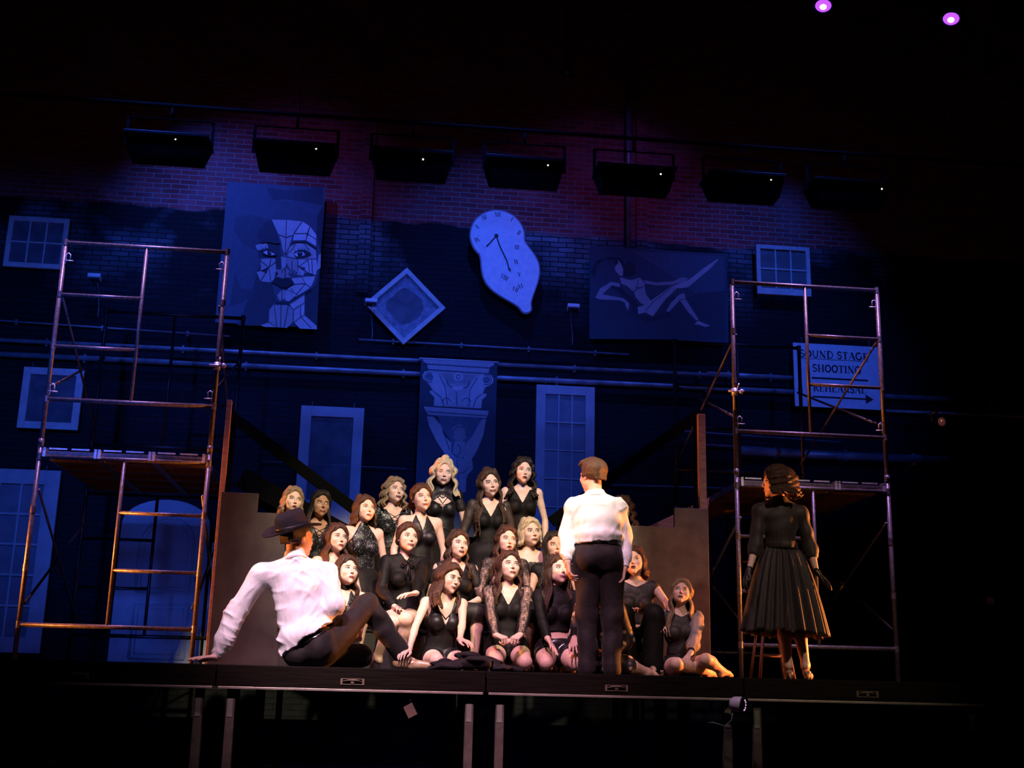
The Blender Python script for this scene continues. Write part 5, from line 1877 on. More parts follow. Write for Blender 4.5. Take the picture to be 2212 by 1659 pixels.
M['dress_cloth'] = noisy('dress_cloth', (.022, .015, .015), (.036, .026, .024), .6, nscale=18, scale=(3, 3, .6), strength=.35, dist=.004, spec=.3, sheen=.1)
M['glove'] = mat('glove', (.012, .010, .011), .4)
M['heel_shoe'] = mat('heel_shoe', (.55, .38, .30), .4)
M['shoe'] = mat('shoe', (.02, .012, .012), .15, coat=.5)


def sequin_mat():
    m = mat('sequins', (.02, .02, .022), .4, .2, .3)
    tc = N(m, 'ShaderNodeTexCoord')
    vo = N(m, 'ShaderNodeTexVoronoi', i_Scale=170.0)
    L(m, tc.outputs['Object'], vo.inputs['Vector'])
    cr = N(m, 'ShaderNodeValToRGB')
    cr.color_ramp.elements[0].color = (.010, .010, .012, 1)
    cr.color_ramp.elements[0].position = .86
    cr.color_ramp.elements[1].color = (.22, .25, .25, 1)
    cr.color_ramp.elements[1].position = .98
    sp = N(m, 'ShaderNodeSeparateColor')
    L(m, vo.outputs['Color'], sp.inputs[0])
    L(m, sp.outputs[0], cr.inputs[0])
    L(m, cr.outputs[0], bsdf(m).inputs['Base Color'])
    nm_ = N(m, 'ShaderNodeBump', i_Strength=.8, i_Distance=.01)
    L(m, sp.outputs[1], nm_.inputs['Height'])
    L(m, nm_.outputs[0], bsdf(m).inputs['Normal'])
    M['sequins'] = m


def lace_mat(name, col, alpha0, alpha1, scale=55, sheer=False):
    m = mat(name, col, .6)
    tc = N(m, 'ShaderNodeTexCoord')
    if sheer:
        bsdf(m).inputs['Alpha'].default_value = alpha0
    else:
        no = N(m, 'ShaderNodeTexNoise', i_Scale=float(scale), i_Detail=1.0)
        vo = N(m, 'ShaderNodeTexVoronoi', i_Scale=float(scale) * 2.2)
        L(m, tc.outputs['Object'], no.inputs[0])
        L(m, tc.outputs['Object'], vo.inputs['Vector'])
        mx = N(m, 'ShaderNodeMath', operation='MULTIPLY')
        L(m, no.outputs[0], mx.inputs[0])
        L(m, vo.outputs['Distance'], mx.inputs[1])
        cr = N(m, 'ShaderNodeMapRange')
        cr.inputs['From Min'].default_value = .10
        cr.inputs['From Max'].default_value = .30
        cr.inputs['To Min'].default_value = alpha1
        cr.inputs['To Max'].default_value = alpha0
        L(m, mx.outputs[0], cr.inputs['Value'])
        L(m, cr.outputs[0], bsdf(m).inputs['Alpha'])
    M[name] = m


sequin_mat()
lace_mat('lace', (.005, .004, .005), .80, 1.0)
lace_mat('lace_open', (.010, .008, .010), .32, 1.0, 38)
lace_mat('sheer_black', (.010, .008, .008), .82, 1, sheer=True)
lace_mat('sheer_grey', (.34, .31, .32), .6, 1, sheer=True)


def floral_mat():
    m = mat('floral', (.02, .016, .02), .6)
    tc = N(m, 'ShaderNodeTexCoord')
    vo = N(m, 'ShaderNodeTexVoronoi', i_Scale=16.0)
    L(m, tc.outputs['Object'], vo.inputs['Vector'])
    cr = N(m, 'ShaderNodeValToRGB')
    cr.color_ramp.elements[0].color = (.55, .42, .28, 1)
    cr.color_ramp.elements[0].position = .22
    cr.color_ramp.elements[1].color = (.016, .012, .018, 1)
    cr.color_ramp.elements[1].position = .38
    L(m, vo.outputs['Distance'], cr.inputs[0])
    L(m, cr.outputs[0], bsdf(m).inputs['Base Color'])
    M['floral'] = m


floral_mat()

# ================================================================== THE CHORUS
def pose(kind, hz, s, yaw, lvl, lean=0.0, side=0.0):
    """joints in the figure's own frame (base on the stage, facing -y), heights absolute"""
    nz = hz - .150 * s
    pz = nz - .50 * s * math.cos(math.radians(lean))
    J = {}
    yo = {'stand': 0, 'sit': 0, 'kneel': 0, 'side': 0}[kind]
    J['pelvis'] = vec(0, 0, pz)
    J['neck'] = vec(side * s, -.50 * s * math.sin(math.radians(lean)), nz)
    Z = unit(J['neck'] - J['pelvis'])
    Xv = unit(vec(1, 0, 0) - Z * Z[0])
    for q, sg in (('L', -1), ('R', 1)):
        J['sh' + q] = J['neck'] - Z * .048 * s + Xv * sg * .155 * s
        J['hip' + q] = J['pelvis'] + vec(sg * .085 * s, -.01, -.015 * s)
    fl = lvl
    for q, sg in (('L', -1), ('R', 1)):
        Hh = J['hip' + q]
        if kind == 'stand':
            kn, an = ik(Hh, vec(sg * .095 * s, .01, fl + .085 * s), .415 * s, .40 * s, vec(0, -1, 0))
            to = an + vec(sg * .02, -.15 * s, -.05 * s)
        elif kind == 'sit':
            kn, an = ik(Hh, vec(sg * .10 * s, -.40 * s, fl + .085 * s), .43 * s, .41 * s, vec(sg * .1, -1, .6))
            to = an + vec(0, -.15 * s, -.05 * s)
        elif kind == 'kneel':
            kn = vec(sg * .115 * s, -.36 * s, .085 * s)
            an = vec(sg * .085 * s, .06, .055)
            to = vec(sg * .07 * s, .20 * s, .03)
            J['calf' + q] = vec(0, 0, .01)
        else:
            kn = vec(.10 * s + sg * .11 * s, -.36 * s, .085 * s)
            an = vec(.33 * s + sg * .05, -.06 + .05 * sg, .05)
            to = vec(.45 * s + sg * .05, .0, .03)
            J['calf' + q] = vec(0, 0, .005)
        J['kn' + q], J['an' + q], J['to' + q] = kn, an, to
    return J


def rotJ(J, yaw):
    R = rotz(math.radians(yaw))
    return {k: (R @ v if isinstance(v, np.ndarray) and v.shape == (3,) else v) for k, v in J.items()}


CLIPS = {
    'v': lambda x, y, z: np.maximum.reduce([np.where(y < .03, (z - .335) - np.abs(x) * 1.9, -1), (np.abs(x) - .135) * np.where(z > .36, 1, 0) + np.where(z > .36, 0, -1), z - .475 + 0 * x + 0 * y]),
    'deepv': lambda x, y, z: np.maximum.reduce([np.where(y < .03, (z - .285) - np.abs(x) * 2.4, -1), np.where(z > .33, (np.abs(x) - .105 - (.47 - z) * .22), -1) + 0 * y, z - .475 + 0 * x + 0 * y]),
    'halter': lambda x, y, z: np.maximum.reduce([np.where(y < .03, (z - .36) - np.abs(x) * 3.0, -1), np.where(z > .30, np.abs(x) - .055 - (.50 - z) * .52, -1) + 0 * y, z - .53 + 0 * x + 0 * y]),
    'hmock': lambda x, y, z: np.maximum.reduce([np.where(z > .30, np.abs(x) - .05 - (.50 - z) * .62, -1) + 0 * y, z - .535 + 0 * x + 0 * y]),
    'mock': lambda x, y, z: z - .540 + 0 * x + 0 * y,
    'round': lambda x, y, z: np.maximum(z - .490 - np.abs(x) * .1 + 0 * y, np.where(y < .03, z - .440 - np.abs(x) * .5, -1)),
    'blouse': lambda x, y, z: np.maximum(z - .525 + 0 * x + 0 * y, np.where(y < -.02, z - .455 - np.abs(x) * 1.6, -1)),
    'off': lambda x, y, z: z - .392 - .02 * np.abs(x) + .006 * np.sin(x * 180) + 0 * y,
    'heart': lambda x, y, z: np.maximum(z - .36 + 0 * x + 0 * y, np.where(y < 0, z - .345 - .03 * np.abs(np.sin(x * 22)) - np.abs(x) * .1, -1)),
    'window': lambda x, y, z: np.maximum(z - .540 + 0 * x + 0 * y, np.where(y < .0, .062 - np.abs(x) * .75 - np.abs(z - .375), -1) * 1.0),
}


def garment(parent, B, J, s, kind, zmin, mt, sleeve, smt, seed, loose=.008, slen=1.0):
    clipz = CLIPS[kind]
    T0 = J['pelvis']
    R = B['R']
    g = np.linalg.norm(J['neck'] - J['pelvis']) / .5

    def fn(x, y, z):
        zz, xx, yy = z / g, x / s, y / s
        return np.maximum(clipz(xx, yy, zz), zmin - zz + .004 * np.sin(xx * 60 + seed))
    cl = local_clip(T0, R, fn)
    P = inflate(B['torso'] + B['shoulders'] + B['neck'], loose)
    sl = []
    if sleeve == 'long' and smt == mt:
        sl = inflate(B['arms']['L'] + B['arms']['R'], loose + .004)
    if sl:
        ends = [(J['wr' + q], unit(J['wr' + q] - J['el' + q])) for q in 'LR']
        arm_box = [(np.minimum.reduce([J['sh' + q], J['el' + q], J['wr' + q]]), np.maximum.reduce([J['sh' + q], J['el' + q], J['wr' + q]])) for q in 'LR']
        Va, Fa = sdf_mesh(sl, .012, clip=lambda X, Y, Z: np.maximum.reduce([np.where((X - e[0]) ** 2 + (Y - e[1]) ** 2 + (Z - e[2]) ** 2 < .006, (X - e[0]) * d[0] + (Y - e[1]) * d[1] + (Z - e[2]) * d[2] + .005, -1.0) for e, d in ends]),
                          wrinkle=folds([(.3, .2, 1), (1, .1, .4), (.2, 1, .6)], .003, 55, seed))
    V, F = sdf_mesh(P, .0095, clip=cl, wrinkle=folds([(.2, .1, 1), (1, .3, .3), (-.8, .2, .6)], .0022, 60, seed))
    mb = MB()
    add_vf(mb, V, F)
    if sl:
        add_vf(mb, Va, Fa)
    o = mb.build('top', mt, parent)
    if sleeve != 'none' and not sl:
        for q in 'LR':
            A = B['arms'][q]
            S, E_, W = J['sh' + q], J['el' + q], J['wr' + q]
            X0 = unit(S - J['sh' + ('R' if q == 'L' else 'L')])
            if sleeve == 'cap':
                PP = inflate([cone(S - X0 * .02, S + (E_ - S) * .45, .046 * s, .042 * s, k=.02)], loose + .004)
            elif sleeve == 'puff':
                PP = [cone(S, S + (E_ - S) * .5, .055 * s, .062 * s, k=.03), cone(S + (E_ - S) * .5, E_, .060 * s, .045 * s, k=.03),
                      cone(E_, E_ + (W - E_) * .55, .048 * s, .062 * s, k=.02), cone(E_ + (W - E_) * .55, W - (W - E_) * .1, .060 * s, .030 * s, k=.02)]
            else:
                PP = inflate(A, loose + .005)
                if slen < 1:
                    PP = PP[:2] + inflate([cone(E_, E_ + (W - E_) * slen, .033 * s, .032 * s)], loose + .005)
            en = W if sleeve in ('long', 'puff') and slen >= 1 else None
            V, F = sdf_mesh(PP, .0095, clip=(lambda X, Y, Z, e=en, d=unit(W - E_): (X - e[0]) * d[0] + (Y - e[1]) * d[1] + (Z - e[2]) * d[2]) if en is not None else None,
                            wrinkle=folds([(.3, .2, 1), (1, .1, .4)], .003, 60, seed + 3))
            so = add_mesh('sleeve', V, F, smt, parent)
            if sleeve == 'puff':
                mb = MB()
                mb.tube([E_ - (E_ - S) * .02, E_ + (W - E_) * .03], .050 * s, 12)
                mb.tube([W - unit(W - E_) * .03, W - unit(W - E_) * .012], .034 * s, 12)
                mb.build('sleeve_band', 'black_satin', so)
    return o


def bottom(parent, B, J, s, kind, mt, seed):
    P = inflate([p for p in B['torso'][:3]], .012)
    zc = J['pelvis'][2] + .12 * s
    if kind == 'shorts':
        for q in 'LR':
            P.append(cone(J['hip' + q], J['hip' + q] + (J['kn' + q] - J['hip' + q]) * .34, .096 * s, .094 * s, k=.03))
        h_ = J['pelvis']
        V, F = sdf_mesh(P, .011, clip=lambda X, Y, Z: Z - zc + 0 * X + 0 * Y, wrinkle=folds([(1, .2, .3), (.2, .1, 1)], .003, 50, seed))
    elif kind == 'pants':
        for q in 'LR':
            P += [cone(J['hip' + q], J['kn' + q], .100 * s, .078 * s, k=.04), cone(J['kn' + q], J['an' + q] + vec(0, 0, .0), .080 * s, .085 * s, k=.04)]
        V, F = sdf_mesh(P, .012, clip=lambda X, Y, Z: np.where((X - J['pelvis'][0]) ** 2 + (Y - J['pelvis'][1]) ** 2 < .16 ** 2, Z - zc, -1.0), wrinkle=folds([(1, .2, .1), (.2, 1, .2)], .006, 40, seed))
    else:
        c = J['pelvis']
        kx = (J['knL'] + J['knR']) / 2
        for q in 'LR':
            P += [cone(J['hip' + q], J['kn' + q], .105 * s, .085 * s, k=.06)]
        P += [cone(c, kx, .13 * s, .09 * s, k=.06)]
        V, F = sdf_mesh(P, .012, clip=lambda X, Y, Z: np.where((X - J['pelvis'][0]) ** 2 + (Y - J['pelvis'][1]) ** 2 < .16 ** 2, Z - zc, -1.0), wrinkle=folds([(1, .2, .1), (.2, 1, .2)], .005, 45, seed))
    return add_mesh({'shorts': 'shorts', 'pants': 'trousers', 'skirt': 'skirt'}[kind], V, F, mt, parent)


def straps(parent, B, J, s, lines, r=.0030, name='straps', mt='black_cloth', off=.003):
    """thin bands lying on the chest; lines in the torso frame (x, z)"""
    P = B['torso'] + B['shoulders'] + B['neck']
    R, o, g = B['R'], J['pelvis'], np.linalg.norm(J['neck'] - J['pelvis']) / .5
    mb = MB()
    for ln in lines:
        pts = []
        for i in range(len(ln) - 1):
            for k in range(6):
                u = k / 6
                pts.append((ln[i][0] * (1 - u) + ln[i + 1][0] * u, ln[i][1] * (1 - u) + ln[i + 1][1] * u))
        pts.append(ln[-1])
        W = np.array([o + R @ vec(x * s, -.25, z * g) for x, z in pts])
        for _ in range(40):
            W += (R @ vec(0, 1, 0)) * np.clip(field_pts(P, W), -.01, .05)[:, None] * .85
        W -= (R @ vec(0, 1, 0)) * off
        mb.tube([tuple(p) for p in W], r, 6)
    return mb.build(name, mt, parent)


def glints(parent, J, B, s, pts, mt='glint'):
    straps(parent, B, J, s, [[(x, z), (x + .004, z + .001)] for x, z in pts], .0035, 'rhinestones', mt, .010)


M['glint'] = mat('glint', (.9, .95, .95), .08, .9)
CH = []


def singer(label, px, py, Y, kind, s, yaw, head, mouth, skin, hair, top, bot, lvl=0.0, lean=0.0, side=0.0, gaze=(.3, .3),
           wL=None, wR=None, poleL=None, poleR=None, hL=None, hR=None, kn=None, an=None, seed=1, extra=None, fine='', group='chorus of women in black'):
    Wh = at(px, py, Y)
    J = pose(kind, Wh[2], s, yaw, lvl, lean, side)
    Rh = head_rot(*head)
    Ry = rotz(math.radians(yaw))
    # wrists in the figure frame before the yaw, unless given by a place in the world
    thigh = {}
    J = rotJ(J, yaw)
    hd = J['neck'] + vec(0, 0, .062 * s) + Rh @ (vec(0, -.020, .088) * s)
    base = vec(Wh[0] - hd[0], Wh[1] - hd[1], 0)
    J['head'], J['Rh'] = hd, Rh
    for q, key in (('L', kn), ('R', kn)):
        if key and q in key:
            J['kn' + q] = at(*key[q]) - base
    for q in 'LR':
        if an and q in an:
            J['an' + q] = at(*an[q]) - base
            J['to' + q] = J['an' + q] + unit((J['an' + q] - J['kn' + q]) * vec(1, 1, 0)) * .14 * s + vec(0, 0, -.03)
    for q, sg, w, pole, hp in (('L', -1, wL, poleL, hL), ('R', 1, wR, poleR, hR)):
        S = J['sh' + q]
        dflt = Ry @ vec(sg * .6, .5, -.4)
        if w is None:
            if kind == 'stand':
                tgt = S + Ry @ (vec(sg * .07, -.06, -.50) * s)
                hp = hp or dict(d=Ry @ vec(sg * .03, -.12, -1), n=Ry @ vec(-sg, -.1, 0))
            else:
                mid = J['hip' + q] * .45 + J['kn' + q] * .55
                tgt = mid + vec(0, 0, .115 * s) + Ry @ vec(-sg * .02, .03, 0)
                hp = hp or dict(d=unit(J['kn' + q] - J['hip' + q]) + Ry @ vec(-sg * .5, 0, -.1), n=vec(0, 0, -1))
        else:
            tgt = at(*w) - base
            hp = hp or dict(d=unit(tgt - S) * .3 + Ry @ vec(0, -1, 0) * .8, n=vec(0, 0, -1))
        p_ = vec(*pole) if pole is not None else dflt
        e, wv = ik(S, tgt, .275 * s, .245 * s, p_)
        J['el' + q], J['wr' + q] = e, wv
        h2 = dict(hp)
        h2.setdefault('curl', .25)
        # thumb towards the body's midline
        n_ = unit(h2['n'])
        d_ = unit(h2['d'])
        sdv = np.cross(d_, unit(n_ - d_ * (n_ @ d_)))
        h2.setdefault('thumb', 1 if sdv @ (Ry @ vec(-sg, 0, 0)) > 0 else -1)
        J['hand' + q] = h2
    o, B = make_body(J, s, skin, mouth=mouth, gaze=gaze, fine_hands=fine, h=.0125)
    o.location = tuple(base)
    tag(o, label, 'person', group)
    hb_ = B['torso'] + B['shoulders'] + B['neck']
    hk = dict(hair)
    hair_mesh(o, J, s, hk.pop('style'), hk.pop('mt'), seed=seed, body=hb_, **hk)
    if top:
        tk = dict(kind='v', zmin=0.0, mt='black_cloth', sleeve='none', smt=None, loose=.008, slen=1.0)
        tk.update(top)
        if tk['smt'] is None:
            tk['smt'] = tk['mt']
        garment(o, B, J, s, tk['kind'], tk['zmin'], tk['mt'], tk['sleeve'], tk['smt'], seed, tk['loose'], tk['slen'])
    if bot:
        bottom(o, B, J, s, bot[0], bot[1], seed)
    if extra:
        extra(o, B, J, s)
    CH.append((o, J, B))
    return o, J, B


def lattice(n=4, w=.085, z0=.30, z1=.45):
    out = []
    for k in range(n):
        u = k / (n - 1) if n > 1 else 0
        out.append([(-w * (1 - u * .35), z1 - (z1 - z0) * u * .75), (w * .55 * (1 - u), z1 - (z1 - z0) * u * .75 - .075)])
        out.append([(w * (1 - u * .35), z1 - (z1 - z0) * u * .75), (-w * .55 * (1 - u), z1 - (z1 - z0) * u * .75 - .075)])
    return out


def ex_cross(o, B, J, s):
    straps(o, B, J, s, lattice())


def ex_v_edge(o, B, J, s):
    straps(o, B, J, s, [[(-.115, .47), (-.05, .39), (0, .335)], [(.115, .47), (.05, .39), (0, .335)]], .004, 'neckline_trim', 'black_satin', .007)


def ex_choker_web(o, B, J, s):
    straps(o, B, J, s, [[(-.075, .435), (0, .455), (.075, .435)], [(-.06, .43), (.0, .345)], [(.06, .43), (0, .345)], [(0, .46), (0, .40)], [(-.085, .385), (-.04, .43), (.0, .40), (.04, .43), (.085, .385)], [(-.095, .36), (0, .33), (.095, .36)]], .0035)


def ex_choker(o, B, J, s):
    hb = J['head'] + J['Rh'] @ (vec(0, .022, -.055) * s)
    T = B['T'](0, .012, .46)
    u = unit(hb - T)
    c = T + (hb - T) * .45
    MB().tube([c - u * .024, c - u * .012, c + u * .012, c + u * .024], [.0505 * s, .0520 * s, .0515 * s, .050 * s], 20).build('choker', 'black_cloth', o)


def ex_bow(o, B, J, s):
    R, T = B['R'], B['T']
    p = T(0, -.115, .445)
    m = MB()
    for sg in (-1, 1):
        m.tube([p, p + R @ vec(sg * .04, -.012, .022), p + R @ vec(sg * .06, -.012, -.012), p + R @ vec(sg * .035, -.01, -.03), p], [.006, .014, .016, .010, .006], 8, flat=.5)
        m.tube([p, p + R @ vec(sg * .012, -.018, -.07), p + R @ vec(sg * .022, -.020, -.15)], [.007, .012, .017], 8, flat=.35)
    m.tube([p + R @ vec(0, -.004, -.012), p + R @ vec(0, -.004, .012)], .011, 8)
    m.build('neck_bow', 'black_satin', o)


def ex_tank_straps(o, B, J, s):
    straps(o, B, J, s, [[(-.135, .46), (-.125, .36)], [(.135, .46), (.125, .36)]], .004, 'shoulder_straps')


def ex_glints(*pts):
    return lambda o, B, J, s: glints(o, J, B, s, pts)


def both(*fs):
    def f(o, B, J, s):
        for g in fs:
            g(o, B, J, s)
    return f


# ---- back and standing rows
singer('woman with pinned strawberry blonde curls standing behind the man\'s hat', 632, 1083, 11.15, 'stand', 1.0, 18, (20, 4, 6), 'o', 'skin_fair', dict(style='bob', mt='hair_sandy', length=.12, vol=1.03, wave=1.6),
       dict(kind='round', mt='sequins', sleeve='long', smt='lace'), ('skirt', 'black_cloth'), seed=1)
singer('dark haired woman in a strappy sequin top right of the man\'s hat', 692, 1091, 11.2, 'stand', 1.0, 16, (20, 2, 4), 'talk', 'skin_deep', dict(style='long', mt='hair_dark', length=.24, part=.3, wave=.4),
       dict(kind='v', mt='sequins'), ('skirt', 'black_cloth'), seed=2, extra=ex_cross)
singer('woman with curled ends in a black sequin halter top', 788, 1102, 10.75, 'stand', .98, 22, (27, 8, 4), 'talk', 'skin_fair', dict(style='bob', mt='hair_brown', length=.20, vol=1.06, part=-.8, wave=1.2),
       dict(kind='hmock', mt='sequins', zmin=.10), ('skirt', 'black_cloth'), seed=3, extra=ex_glints((-.06, .33), (.03, .30), (-.05, .20), (.05, .36), (0, .27)))
singer('woman with tousled light brown hair and criss-cross neckline at the back', 852, 1062, 11.5, 'stand', 1.02, 18, (25, 6, 4), 'a', 'skin_fair', dict(style='curly', mt='hair_sandy', length=.09, vol=1.04, wave=1.3),
       dict(kind='v', mt='sequins', sleeve='cap', smt='sequins'), ('skirt', 'black_cloth'), lvl=.18, seed=4, extra=both(ex_cross, ex_glints((.08, .22), (-.05, .2))))
singer('woman with dark red hair tied back in a satin halter blouse', 910, 1078, 10.95, 'stand', 1.03, 14, (20, 6, -4), 'smile', 'skin_fair', dict(style='up', mt='hair_auburn', bun=(-.03, .125, -.03, .042), part=.2),
       dict(kind='halter', mt='black_satin'), ('skirt', 'black_cloth'), seed=5, extra=None)
singer('woman with big curled platinum hair and a lattice bodice in the back row', 958, 1022, 11.5, 'stand', 1.02, 5, (4, -4, 4), 'a', 'skin_fair', dict(style='curly', mt='hair_blonde', length=.13, vol=1.2, wave=1.1, bun=(0, -.02, .135, .036)),
       dict(kind='window', mt='black_satin', sleeve='cap', smt='lace'), ('skirt', 'black_cloth'), lvl=.30, seed=6, gaze=(0, -.6), extra=both(ex_choker_web, ex_choker))
singer('woman with very long dark wavy hair and sheer sleeves in the back row', 1057, 1045, 11.15, 'stand', 1.03, 6, (12, -2, -8), 'smile', 'skin_fair', dict(style='long', mt='hair_brown', length=.36, vol=1.08, wave=1.1, bun=(.0, .03, .125, .036), part=.6),
       dict(kind='v', mt='black_cloth', sleeve='long', smt='sheer_black'), ('skirt', 'black_cloth'), lvl=.0, seed=7)
singer('woman with dark ringlets in a low cut tank top, tallest at the back', 1130, 1018, 11.5, 'stand', 1.03, 0, (6, -2, 3), 'o', 'skin_fair', dict(style='curly', mt='hair_dark', length=.16, vol=1.08, wave=1.5),
       dict(kind='v', mt='black_cloth'), ('skirt', 'black_cloth'), lvl=.30, seed=8, gaze=(0, -.4), extra=ex_tank_straps)
singer('dark curly haired woman in a camisole hidden behind the standing boy', 1345, 1102, 11.1, 'stand', .98, -10, (-20, 4, 0), 'o', 'skin_fair', dict(style='curly', mt='hair_auburn', length=.10, vol=1.08, wave=1.4),
       dict(kind='v', mt='black_cloth'), ('skirt', 'black_cloth'), seed=9, extra=ex_tank_straps)
# ---- seated rows
singer('seated woman with long light brown hair and a strappy neckline', 727, 1165, 10.45, 'sit', 1.0, 22, (28, 6, 4), 'talk', 'skin_fair', dict(style='long', mt='hair_auburn', length=.20, part=.3, wave=.8),
       dict(kind='deepv', mt='black_cloth'), ('skirt', 'black_cloth'), seed=10, extra=ex_cross)
singer('smiling seated woman with short red waves in a blouse with a neck bow', 880, 1164, 10.45, 'sit', 1.03, 12, (20, 6, 5), 'smile', 'skin_fair', dict(style='up', mt='hair_auburn', vol=1.02),
       dict(kind='blouse', mt='black_cloth', sleeve='long', smt='black_cloth', loose=.014), ('shorts', 'black_cloth'), seed=11, extra=ex_bow,
       kn=dict(L=(845, 1345, 9.84), R=(876, 1338, 9.82)), an=dict(L=(815, 1420, 10.0), R=(868, 1425, 9.98)), wR=(893, 1304, 9.90), hR=dict(d=vec(-.8, -.5, -.1), n=vec(0, 0, -1)), fine='R')
singer('seated brown haired woman in a lace cap sleeve dress with open neck', 989, 1179, 10.7, 'sit', 1.01, 8, (20, 6, 6), 'a', 'skin_fair', dict(style='long', mt='hair_brown', length=.19, part=-.4, wave=1.0),
       dict(kind='deepv', mt='black_cloth', sleeve='cap', smt='lace'), ('skirt', 'lace'), seed=12, extra=ex_v_edge)
singer('seated woman with auburn half-up hair in a lace jacket', 1094, 1169, 10.75, 'sit', 1.03, 6, (12, 4, 3), 'o', 'skin_fair', dict(style='long', mt='hair_auburn', length=.24, wave=1.0, part=0),
       dict(kind='round', mt='lace_open', sleeve='long', smt='lace_open', loose=.012), ('skirt', 'black_cloth'), seed=13, extra=ex_glints((-.10, .36), (-.09, .30), (.10, .31)))
singer('seated blonde woman in an off the shoulder lace top', 1145, 1152, 10.95, 'sit', 1.05, 8, (16, 4, -3), 'talk', 'skin_fair', dict(style='bob', mt='hair_blonde', length=.10, vol=1.04, part=-.5),
       dict(kind='off', mt='lace', loose=.014), ('skirt', 'black_cloth'), seed=14, extra=ex_glints((.08, .36), (.10, .30)))
singer('seated woman with straight black hair half hidden by the boy\'s sleeve', 1197, 1182, 10.75, 'sit', 1.02, 0, (8, 6, -4), 'talk', 'skin_mid', dict(style='long', mt='hair_dark', length=.26, part=.2, wave=.2),
       dict(kind='round', mt='black_cloth'), ('skirt', 'black_cloth'), seed=15)
singer('seated woman with one bare arm, lace yoke top and long black skirt', 1371, 1216, 10.4, 'sit', 1.03, -8, (-22, 12, -6), 'o', 'skin_fair', dict(style='bob', mt='hair_auburn', length=.12, part=.5),
       dict(kind='round', mt='lace', zmin=.13), ('pants', 'black_cloth'), seed=16, wR=(1433, 1352, 10.05), poleR=(1, .2, -.2), extra=ex_glints((-.07, .40), (-.05, .37), (.04, .38)))
# ---- front row on the floor
singer('woman in a dark choker kneeling beside the seated man', 748, 1236, 10.0, 'kneel', 1.0, 18, (30, 12, 6), 'talk', 'skin_fair', dict(style='long', mt='hair_brown', length=.12, part=0, wave=.7),
       dict(kind='halter', mt='sequins'), ('shorts', 'sequins'), seed=17, extra=ex_choker, wR=(772, 1408, 9.55), hR=dict(d=vec(-1, -.2, -.15), n=vec(0, 0, -1)), poleR=(.8, .3, 0), gaze=(.6, .5), fine='R')
singer('kneeling woman in a plunging wrap top leaning on both bare arms', 970, 1250, 9.95, 'kneel', 1.0, 12, (36, -4, 12), 'smile', 'skin_fair', dict(style='curly', mt='hair_auburn', length=.17, wave=.9, vol=1.0),
       dict(kind='deepv', mt='black_satin'), ('shorts', 'black_satin'), seed=18, lean=12, wL=(884, 1402, 9.62), wR=(992, 1408, 9.45), poleL=(-.8, .5, 0), poleR=(.9, .5, 0),
       hL=dict(d=vec(-.5, -.8, -.3), n=vec(0, 0, -1)), hR=dict(d=vec(.6, -.8, -.2), n=vec(0, 0, -1)), fine='LR', gaze=(.7, .6), extra=ex_v_edge)
singer('kneeling woman with dark red lips in long net sleeves, fists on her lap', 1099, 1226, 10.05, 'kneel', 1.02, 0, (14, 12, 3), 'talk', 'skin_fair', dict(style='long', mt='hair_auburn', length=.24, part=.1, wave=.9),
       dict(kind='v', mt='black_cloth', sleeve='long', smt='lace_open', loose=.012), ('shorts', 'black_cloth'), seed=19, wL=(1078, 1414, 9.52), wR=(1118, 1416, 9.50), poleL=(-1, .2, -.3), poleR=(1, .2, -.3),
       hL=dict(d=vec(.8, -.6, -.3), n=vec(.2, .2, -1), curl=1.0), hR=dict(d=vec(-.6, -.7, -.4), n=vec(-.2, .2, -1), curl=1.0), fine='LR', gaze=(.4, .6), extra=ex_glints((-.10, .33), (-.12, .27), (.02, .30)))
singer('kneeling woman in a bare midriff top with spread fingers on her thighs', 1205, 1235, 10.05, 'kneel', 1.02, -2, (18, 12, 3), 'smile', 'skin_fair', dict(style='long', mt='hair_brown', length=.26, part=-.2, wave=.6),
       dict(kind='mock', mt='black_cloth', zmin=.155, sleeve='long'), ('shorts', 'leather'), seed=20, wL=(1188, 1404, 9.58), wR=(1240, 1404, 9.56), poleL=(-1, .3, -.2), poleR=(1, .3, -.2),
       hL=dict(d=vec(.35, -.75, -.65), n=vec(0, -.5, -.8), curl=.12, spread=.17), hR=dict(d=vec(-.10, -.75, -.65), n=vec(0, -.5, -.8), curl=.12, spread=.17), fine='LR', gaze=(.5, .6))
singer('woman in a floral wrap kneeling hidden behind the boy\'s legs', 1296, 1262, 9.75, 'side', .98, 0, (0, 10, 0), 'o', 'skin_fair', dict(style='long', mt='hair_dark', length=.2),
       dict(kind='round', mt='floral', sleeve='long', smt='floral', loose=.018), ('skirt', 'floral'), seed=21, kn=dict(L=(1290, 1436, 9.42), R=(1352, 1438, 9.45)), an=dict(L=(1340, 1447, 9.7), R=(1398, 1452, 9.6)))
singer('woman with sheer grey puffed sleeves sitting at the right end', 1472, 1283, 10.0, 'side', .93, -6, (-14, 20, 6), 'talk', 'skin_fair', dict(style='long', mt='hair_sandy', length=.30, part=-.3, wave=.9),
       dict(kind='round', mt='lace', sleeve='puff', smt='sheer_grey', zmin=.11), ('shorts', 'leather'), seed=22, wL=(1432, 1436, 10.0), wR=(1490, 1424, 9.58), poleL=(-.8, .2, 0), poleR=(1, .4, -.2),
       hR=dict(d=vec(-.6, -.6, -.55), n=vec(-.1, -.2, -1), curl=.2, spread=.14), fine='R', gaze=(-.4, .6), kn=dict(L=(1462, 1434, 9.45), R=(1525, 1425, 9.5)), an=dict(L=(1530, 1452, 9.75), R=(1560, 1450, 9.62)),
       extra=ex_glints((.09, .20), (-.03, .33), (.0, .27)))


# ================================================================== THE THREE LEADS
def J_from(base, **kw):
    return {k: (at(*v) - base if isinstance(v, tuple) and len(v) == 3 else v) for k, v in kw.items()}


